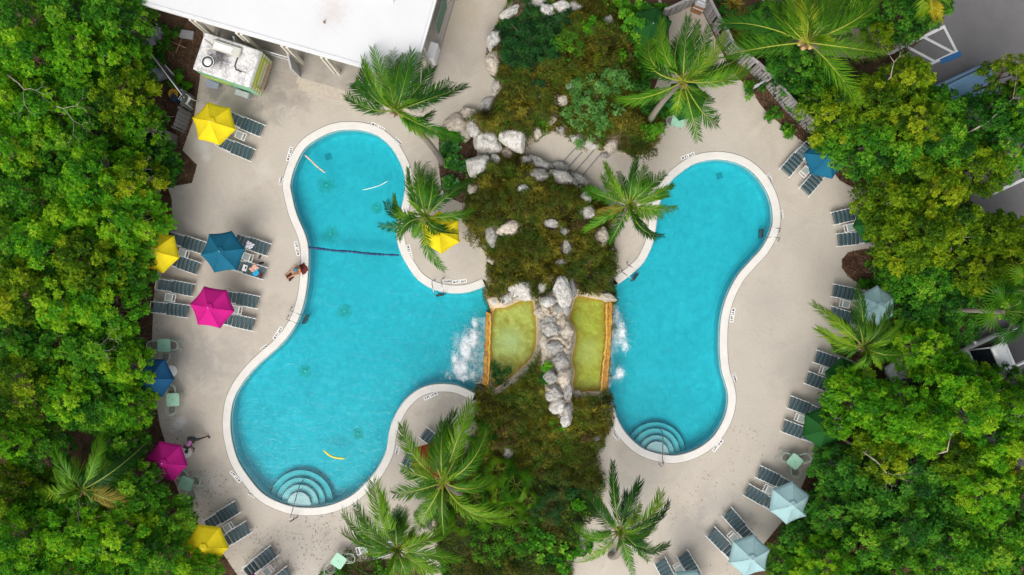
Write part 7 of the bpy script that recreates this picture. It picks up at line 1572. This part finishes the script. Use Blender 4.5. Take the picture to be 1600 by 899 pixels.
for a in (.5, 1.5, 2.6): MB().box((0, 0, .507), (.40, .03, .012), Matrix.Rotation(a, 3, 'Z')).build('strap', MDARK, yb)
bd = empty('blue_drum', at(277, 156), 0, 'blue drum beside the yellow lid', 'drum'); MB().cyl((0, 0, 0), .17, .6, 20).build('drum', simple('blue plastic', (.02, .10, .28), .5), bd); MB().cyl((0, 0, .6), .14, .03, 16).build('bung', MDARK, bd)
bd = empty('blue_bucket', at(238, 69), 0, 'blue bucket with a grey board on it at the left of the junk yard', 'bucket'); MB().cyl((0, 0, 0), .16, .4, 20).build('drum', simple('blue plastic', (.02, .10, .28), .5), bd); MB().box((.16, 0, .44), (.32, .42, .05), Matrix.Rotation(.4, 3, 'Z')).build('board', simple('grey block', (.30, .30, .31), .8), bd)
for k, (x, y, w_, h_, a, lb) in enumerate([(247, 51, .62, .30, 25, 'flat grey slab near the roof in the junk yard'), (243, 57, .34, .26, 15, 'left grey block in the junk yard pile'), (250, 60, .32, .26, 40, 'right grey block in the junk yard pile'), (246, 63, .22, .2, 0, 'lowest small grey block in the junk yard pile'), (293, 55, .75, .45, 8, 'flat pale stone slab between weeds and truck')]):
    o = MB().box((0, 0, .1), (w_, h_, .2), bev=.03).build('concrete_block', simple('grey block', (.30, .30, .31), .8, bump=.3)); o.location = at(x, y); o.rotation_euler = (0, 0, -R(a)); tag(o, lb, 'block')
o = MB().box((0, 0, .3), (.78, .10, .05)).box((-.2, .09, .34), (.5, .08, .05)).box((.15, -.06, .38), (.4, .14, .05)).build('metal_scrap', simple('pale painted metal', (.52, .56, .60), .5)); o.location = at(253, 48, .3); o.location.z = 0.0; o.rotation_euler = (0, 0, -R(38)); tag(o, 'pale blue grey metal scrap leaning by the junk yard weeds', 'scrap metal')
o = MB().tube([(-.45, .1, .05), (.4, -.1, .10)], .04, 5).tube([(.1, .42, .1), (-.1, -.45, .12)], .035, 5).build('timber_scrap', simple('raw brown timber', (.30, .17, .09), .8)); o.location = at(281, 71); o.rotation_euler = (0, 0, R(-10)); tag(o, 'two crossed brown timber sticks on the junk yard soil', 'timber')
o = MB().tube([(0, 0, 0), (0, 0, 1.3), (.55, -.1, 1.3)], .03, 6).tube([(.1, .0, 0), (.1, 0, 1.28)], .025, 6).tube([(0, 0, 1.3), (-.12, -.55, 1.3)], .03, 6).build('pipe_frame', MWHITE); o.location = at(230, 34); tag(o, 'white pipe frame standing at the left of the junk yard', 'frame')
o = MB().tube([(0, 0, .4), (.5, -.55, .45)], .05, 6).build('white_pipe', MWHITE); o.location = at(262, 105); tag(o, 'short white pipe lying beside the junk yard fence', 'pipe')
cn = empty('covered_heap', at(250, 115), 0, 'pale blue tarpaulin heap left of the junk yard fence', 'tarpaulin'); o = link('tarpaulin', BM[2], None, cn); o.scale = (.5, .38, .3); o.location = (0, 0, .15); o.material_slots[0].link = 'OBJECT'; o.material_slots[0].material = simple('pale tarpaulin', (.34, .38, .44), .5, var=.3)

# ---------------------------------------------------------------- car park
ASP = [(1478, -80), (1480, 5), (1462, 30), (1445, 60), (1398, 95), (1375, 115), (1400, 200), (1510, 300), (1560, 400), (1575, 470), (1500, 520), (1480, 570), (1400, 560), (1370, 620), (1440, 690), (1640, 740), (2100, 740), (2100, -80)]
tag(sheet('asphalt_car_park', W_(ASP), [], -0.010, MASPH), kind='structure')
PTH = [(1170, 120), (1240, 92), (1300, 60), (1350, 32), (1378, 38), (1410, 65), (1385, 78), (1340, 90), (1290, 96), (1210, 96)]
tag(sheet('sand_path', W_([(1130, -60), (1240, -60), (1300, 20), (1350, 30), (1380, 36), (1413, 66), (1398, 84), (1345, 92), (1290, 88), (1235, 92), (1205, 95), (1195, 85), (1240, 60), (1200, 10)]), [], -0.018, simple('pinkish paver path', (.36, .30, .25), .9, var=.12, scale=14)), kind='structure')
tag(sheet('mulch_bed', W_([(1385, 105), (1440, 62), (1462, 28), (1475, -30), (1380, -30), (1370, 20), (1395, 50), (1413, 66)]), [], -0.006, MMULCH), kind='structure')
tag(sheet('mulch_bed', W_([(1316, 405), (1315, 418), (1325, 432), (1345, 445), (1365, 455), (1420, 480), (1450, 420), (1370, 387), (1340, 391), (1325, 395)]), [], -0.014, MMULCH), kind='structure')
tag(sheet('mulch_bed', W_([(1297, 536), (1305, 552), (1338, 566), (1420, 590), (1420, 470), (1376, 470), (1372, 500), (1335, 520)]), [], -0.016, MMULCH), kind='structure')
tag(sheet('planting_bed', W_([(960, -60), (1010, -60), (1034, 20), (1045, 45), (1046, 75), (1036, 105), (1022, 140), (1040, 175), (1045, 190), (1036, 206), (1012, 240), (985, 244), (960, 230)]), [], 0.006, MSOIL), kind='structure')
tag(sheet('planting_bed', W_([(686, 214), (708, 196), (745, 210), (745, 300), (728, 320), (708, 312), (690, 296), (686, 262)]), [], 0.006, MSOIL), kind='structure')
tag(sheet('planting_bed', W_([(500, 960), (508, 893), (520, 884), (560, 878), (620, 872), (650, 872), (700, 960)]), [], 0.006, MSOIL), kind='structure')
def line_(pts, wd, mat, name, lb=None, z=-.0055):
    P = [P2(*p) for p in pts]; mb = MB()
    for a, b in zip(P[:-1], P[1:]):
        a, b = Vector((*a, z)), Vector((*b, z)); d = (b - a).normalized(); s = Vector((-d.y, d.x, 0)) * wd / 2; mb.add([a - s - d * wd / 2, b - s + d * wd / 2, b + s + d * wd / 2, a + s - d * wd / 2], [(0, 1, 2, 3)]); z += .0006
    return tag(mb.build(name, mat), kind='structure')
MLINE = simple('white road paint', (.66, .66, .66), .7, var=.12, scale=10)
line_([(1392, 83), (1475, 42)], .16, MLINE, 'parking_line'); line_([(1475, 42), (1495, 81)], .14, MLINE, 'parking_line', z=-.0046); line_([(1495, 81), (1450, 102)], .16, MLINE, 'parking_line', z=-.0037); line_([(1443, 58), (1489, 82)], .14, MLINE, 'parking_line', z=-.0028); line_([(1415, 72), (1460, 96)], .14, MLINE, 'parking_line', z=-.0022)
line_([(1498, 85), (1474, 95)], .30, simple('blue road paint', (.02, .13, .33), .7), 'parking_line', z=-.0016); line_([(1553, 302), (1640, 262)], .16, MLINE, 'parking_line')

# ---------------------------------------------------------------- vehicles
MGL = simple('dark car glass', (.015, .02, .026), .08, var=.2); MTYR = simple('rubber', (.02, .02, .02), .9)
def vehicle(name, c, dirv, L, Wd, kind, paint, label, cat):
    """x forward. body lofted from cross sections, separate cabin, glass, wheels, lamps"""
    root = empty(name, c, math.atan2(dirv[1], dirv[0]), label, cat); h = Wd / 2; x0, x1 = -L / 2, L / 2
    def sec(x, w, zb, zt, r=.12): return [Vector((x, -w, zb)), Vector((x, -w - .02, (zb + zt) / 2)), Vector((x, -w + r * .3, zt - r * .4)), Vector((x, -w + r * 1.6, zt)), Vector((x, w - r * 1.6, zt)), Vector((x, w - r * .3, zt - r * .4)), Vector((x, w + .02, (zb + zt) / 2)), Vector((x, w, zb))]
    bt = 1.0 if kind != 'van' else 1.05
    MB().loft([sec(x0, h * .82, .45, bt - .15), sec(x0 + .12, h * .96, .35, bt - .02), sec(x0 + .6, h, .3, bt), sec(0, h, .3, bt), sec(x1 - .9, h * .99, .3, bt - .03), sec(x1 - .3, h * .9, .35, bt - .14), sec(x1 - .05, h * .72, .42, bt - .28)]).build('body', paint, root)
    if kind == 'pickup': cx0, cx1, wr, zt = .15, 1.45, .8, 1.75
    elif kind == 'van': cx0, cx1, wr, zt = x0 + .15, x1 - 1.3, .82, 1.85
    else: cx0, cx1, wr, zt = x0 + .5, x1 - 1.5, .74, 1.45
    rk = .55 if kind != 'pickup' else .35; fr_ = .75
    gb = [sec(cx0, h * .86, bt - .02, bt + .02, .05), sec(cx1 + .1, h * .86, bt - .02, bt + .02, .05)]
    A = [Vector((cx0 - .02, -h * .88, bt - .02)), Vector((cx1 + .35, -h * .84, bt - .04)), Vector((cx1 + .35, h * .84, bt - .04)), Vector((cx0 - .02, h * .88, bt - .02))]
    B = [Vector((cx0 + rk * .6, -h * wr * .92, zt - .07)), Vector((cx1 - fr_ * .55, -h * wr * .88, zt - .07)), Vector((cx1 - fr_ * .55, h * wr * .88, zt - .07)), Vector((cx0 + rk * .6, h * wr * .92, zt - .07))]
    MB().loft([A, B], 0, False).build('windows', MGL, root)
    ctr_ = Vector(((B[0].x + B[1].x) / 2, 0, 0)); rl = B[1].x - B[0].x; rf = MB()
    rf.loft([[Vector((ctr_.x + sx * (rl / 2 + .03) * q, sy * (h * wr * .93) * q2, z)) for sx, sy in ((-1, -.92), (-.9, -1), (.9, -.97), (1, -.85), (1, .85), (.9, .97), (-.9, 1), (-1, .92))] for q, q2, z in ((1, 1, zt - .08), (1, 1, zt - .04), (.93, .92, zt))]); r_ = rf.build('roof', paint, root)
    if kind == 'van':
        for k in range(5): MB().box((ctr_.x, (k - 2) * .26, zt + .006), (rl * .75, .035, .014), bev=.004).build('roof_rib', paint, r_)
        MB().box((ctr_.x - .9, .12, zt + .03), (.25, .06, .06), bev=.015).build('antenna', MDARK, r_)
    if kind == 'pickup':
        MB().box((x0 + 1.4, 0, bt + .004), (2.5, Wd * .80, .012)).build('bed_liner', MDARK, root)
        for s in (-1, 1): MB().box((x0 + 1.4, s * h * .90, bt + .04), (2.7, .11, .09), bev=.02).build('bed_side', paint, root)
        MB().box((x0 + .07, 0, bt + .03), (.08, Wd * .8, .09), bev=.02).build('tailgate', paint, root); MB().box((.02, 0, bt + .04), (.08, Wd * .8, .12), bev=.02).build('bulkhead', paint, root)
    for s in (-1, 1):
        for A_, B_ in ((A[0 if s < 0 else 3], B[0 if s < 0 else 3]), (A[1 if s < 0 else 2], B[1 if s < 0 else 2])): MB().tube([A_, B_], .035, 6).build('pillar', paint, root)
        MB().box((cx1 - .05, s * (h + .10), bt + .08), (.14, .20, .14), bev=.03).build('mirror', paint, root)
        MB().box((x1 - .16, s * h * .68, .72), (.22, .34, .14), bev=.03).build('headlight', simple('lamp lens', (.6, .62, .64), .15), root); MB().box((x0 + .06, s * h * .78, .78), (.12, .22, .2), bev=.02).build('tail_light', simple('red lens', (.35, .01, .01), .2), root)
        for x in (x0 + .85, x1 - .9):
            m_ = MB(); n = 20; m_.loft([[Vector((x + r * math.cos(a), s * (h - .08) + y, .34 + r * math.sin(a))) for a in [2 * math.pi * k / n for k in range(n)]] for y, r in ((-.11, .27), (-.09, .34), (.09, .34), (.11, .27))]); m_.build('wheel', MTYR, root)
    return root
PB = simple('light blue car paint', (.17, .33, .50), .3, .2, var=.04, Coat_Weight=.6); PWH = simple('white car paint', (.70, .71, .71), .3, var=.03, Coat_Weight=.6); PNV = simple('navy car paint', (.015, .03, .07), .3, .2, var=.1, Coat_Weight=.6)
vehicle('parked_van', at(1478, 156, 0) + Vector((0, 0, -.01)), (-.91, -.42), 4.7, 1.85, 'van', PB, 'light blue van with ribbed roof mostly under the trees', 'van')
vehicle('pickup_truck', at(1558, 547, 0) + Vector((0, 0, -.01)), (-.916, -.40), 5.6, 2.0, 'pickup', PWH, 'white pickup truck with black bed at the right edge', 'pickup truck')
vehicle('parked_van', at(1432, 612, 0) + Vector((0, 0, -.01)), (-.62, .78), 4.6, 1.85, 'van', PWH, 'white van showing through the leaves right of the green parasols', 'van')
vehicle('parked_car', at(1590, 628, 0) + Vector((0, 0, -.01)), (-.916, -.40), 4.6, 1.85, 'car', PNV, 'dark navy car below the white pickup under the trees', 'car')
oc = empty('traffic_cone', at(1455, 610, 0), 0, 'orange cone in the leaves beside the white van', 'cone'); MB().cyl((0, 0, .03), .16, .6, 14, r2=.04).build('cone', simple('orange plastic', (.75, .30, .02), .6), oc); MB().box((0, 0, .015), (.42, .42, .03)).build('base', simple('orange plastic', (.75, .30, .02), .6), oc)
dk = fence([(1338, 575), (1352, 600), (1362, 622)], 1.5, MWD, 'grey board fence glimpsed below the right hand palm', .2, .18, True)
o = MB().tube([(0, 0, .3), (1.0, -.35, 1.3)], .035, 6).build('leaning_pole', MCHROME); o.location = at(1372, 575); tag(o, 'grey pole leaning by the fence below the right hand palm', 'pole')

# path steps between the mounds
tag(MB().prism([P2(*q) for q in ([(790, 236), (820, 224), (858, 205), (900, 214), (905, 224), (858, 276), (826, 258)])], 0.001, .205).build('path_landing', MD), kind='structure')
for k in range(4):
    a = at(866 + k * 13 + 36, 222 + k * 2.5); b = at(866 + k * 13 - 14, 274 + k * 5)
    d = b - a; L = d.length; o = MB().box((0, 0, 0), (L, .46, .20), bev=.01).build('path_step', MD); o.location = (a + b) / 2 + Vector((0, 0, .05 * (4 - k) - .10 - .002)); o.rotation_euler = (0, 0, math.atan2(d.y, d.x)); tag(o, kind='structure')
    n_ = MB().box((0, 0, 0), (L, .07, .004)).build('step_nosing', simple('dark blue grey step strip', (.17, .18, .20), .7)); s = Vector((-d.y, d.x, 0)).normalized(); s = s if s.x > 0 else -s; n_.location = o.location + s * .18 + Vector((0, 0, .1035)); n_.rotation_euler = o.rotation_euler; tag(n_, kind='structure')

# bark chips and dead leaves on the soil strips
LEAFM['chips'] = leafmat('bark chips', [(0, (0.02, 0.012, 0.008)), (0.4, (0.09, 0.045, 0.025)), (0.75, (0.20, 0.115, 0.07)), (1, (0.42, 0.30, 0.22))], 0.0)
def chips(n, poly, lab, z0=0.0):
    rg_ = np.random.RandomState(len(lab) + 3); pw = np.array([P2(*p) for p in poly]); x0, y0 = pw.min(0); x1, y1 = pw.max(0); xs = rg_.uniform(x0, x1, n * 4); ys = rg_.uniform(y0, y1, n * 4)
    k = in_poly(xs, ys, pw); xs, ys = xs[k][:n], ys[k][:n]; n = len(xs); C = np.stack([xs, ys, z0 + rg_.uniform(.005, .04, n)], 1); N = unit(rg_.normal(size=(n, 3)) * .35 + [0, 0, 1])
    V, F, T = rosettes(C, N, rg_, 2, .075, .5, (-5, 25), np.clip(.45 + .25 * vnoise(xs, ys, 3, 6) + rg_.normal(0, .22, n), 0, 1)); tag(link('leaf_litter', np_mesh('leaf_litter', V, F, T), LEAFM['chips']), lab, 'leaf litter', kind='stuff')
chips(3500, [(1316, 405), (1315, 418), (1325, 432), (1345, 445), (1365, 455), (1420, 480), (1450, 420), (1370, 387), (1340, 391), (1325, 395)], 'brown leaf litter heaped on the round mulch island')
chips(2000, [(1297, 536), (1305, 552), (1338, 566), (1420, 590), (1420, 470), (1376, 470), (1372, 500), (1335, 520)], 'leaf litter under the palm on the right deck')
chips(9000, [(225, 20), (318, 60), (312, 125), (303, 185), (285, 235), (308, 258), (300, 286), (262, 293), (268, 310), (270, 360), (245, 425), (240, 470), (237, 540), (243, 625), (250, 665), (268, 740), (285, 785), (305, 812), (345, 860), (375, 905), (340, 905), (250, 800), (215, 640), (205, 440), (235, 300), (200, 200), (200, 30)], 'dead leaves on the bare soil along the left woods and junk yard', -.03)
chips(5000, [(1135, 95), (1154, 123), (1186, 161), (1200, 178), (1255, 222), (1285, 245), (1312, 282), (1330, 292), (1352, 295), (1400, 290), (1300, 180), (1180, 80), (1110, 10)], 'dead leaves on the soil by the fence and right woods', -.03)
chips(5000, [(1325, 600), (1284, 688), (1277, 702), (1254, 758), (1222, 816), (1195, 848), (1165, 885), (1230, 899), (1320, 720), (1380, 600)], 'dead leaves on the soil along the lower right woods', -.03)
chips(2500, [(686, 214), (708, 196), (745, 210), (745, 300), (728, 320), (708, 312), (690, 296), (686, 262)], 'dead leaves in the bed of the leaning palm', .006)
chips(1800, [(1385, 105), (1440, 62), (1462, 28), (1475, -30), (1380, -30), (1370, 20), (1395, 50), (1413, 66)], 'brown needles in the bed beside the car park', -.006)
# fallen leaves and specks on the deck
def litter(n, poly, lab, size=(.015, .05), mats=None):
    rg_ = np.random.RandomState(len(lab)); pw = w_l(poly); x0, y0 = pw.min(0); x1, y1 = pw.max(0); xs = rg_.uniform(x0, x1, n * 6); ys = rg_.uniform(y0, y1, n * 6)
    k = in_poly(xs, ys, pw) & in_poly(xs, ys, w_l(DECK)) & ~in_poly(xs, ys, np.array(holeL)) & ~in_poly(xs, ys, np.array(holeR)) & (vnoise(xs, ys, .9, 8) + rg_.uniform(-.6, .6, n * 6) > 0); xs, ys = xs[k][:n], ys[k][:n]; n = len(xs)
    C = np.stack([xs, ys, np.full(n, .012)], 1); V, F, T = rosettes(C, np.tile([0, 0, 1.0], (n, 1)), rg_, 2, size[1], .7, (-3, 8)); tag(link('fallen_leaves', np_mesh('fallen_leaves', V, F, T), simple('dry brown leaf', (.09, .065, .04), .9, var=.5)), lab, 'fallen leaves', kind='stuff')
w_l = lambda pts: np.array([P2(*p) for p in pts])
litter(650, [(270, 740), (370, 730), (430, 790), (560, 790), (640, 740), (640, 900), (300, 900)], 'fallen leaves strewn on the deck below the left pool')
litter(160, [(960, 700), (1290, 640), (1290, 900), (960, 900)], 'sparse fallen leaves on the deck below the right pool')
litter(120, [(380, 60), (560, 60), (720, 180), (460, 180)], 'sparse specks on the upper deck near the building', (.01, .03))
litter(120, [(1180, 170), (1350, 280), (1330, 560), (1180, 600)], 'sparse specks on the deck right of the right pool', (.01, .03))
litter(260, [(240, 420), (300, 760), (345, 860), (240, 860)], 'brown leaf litter at the edge of the left woods on the deck')
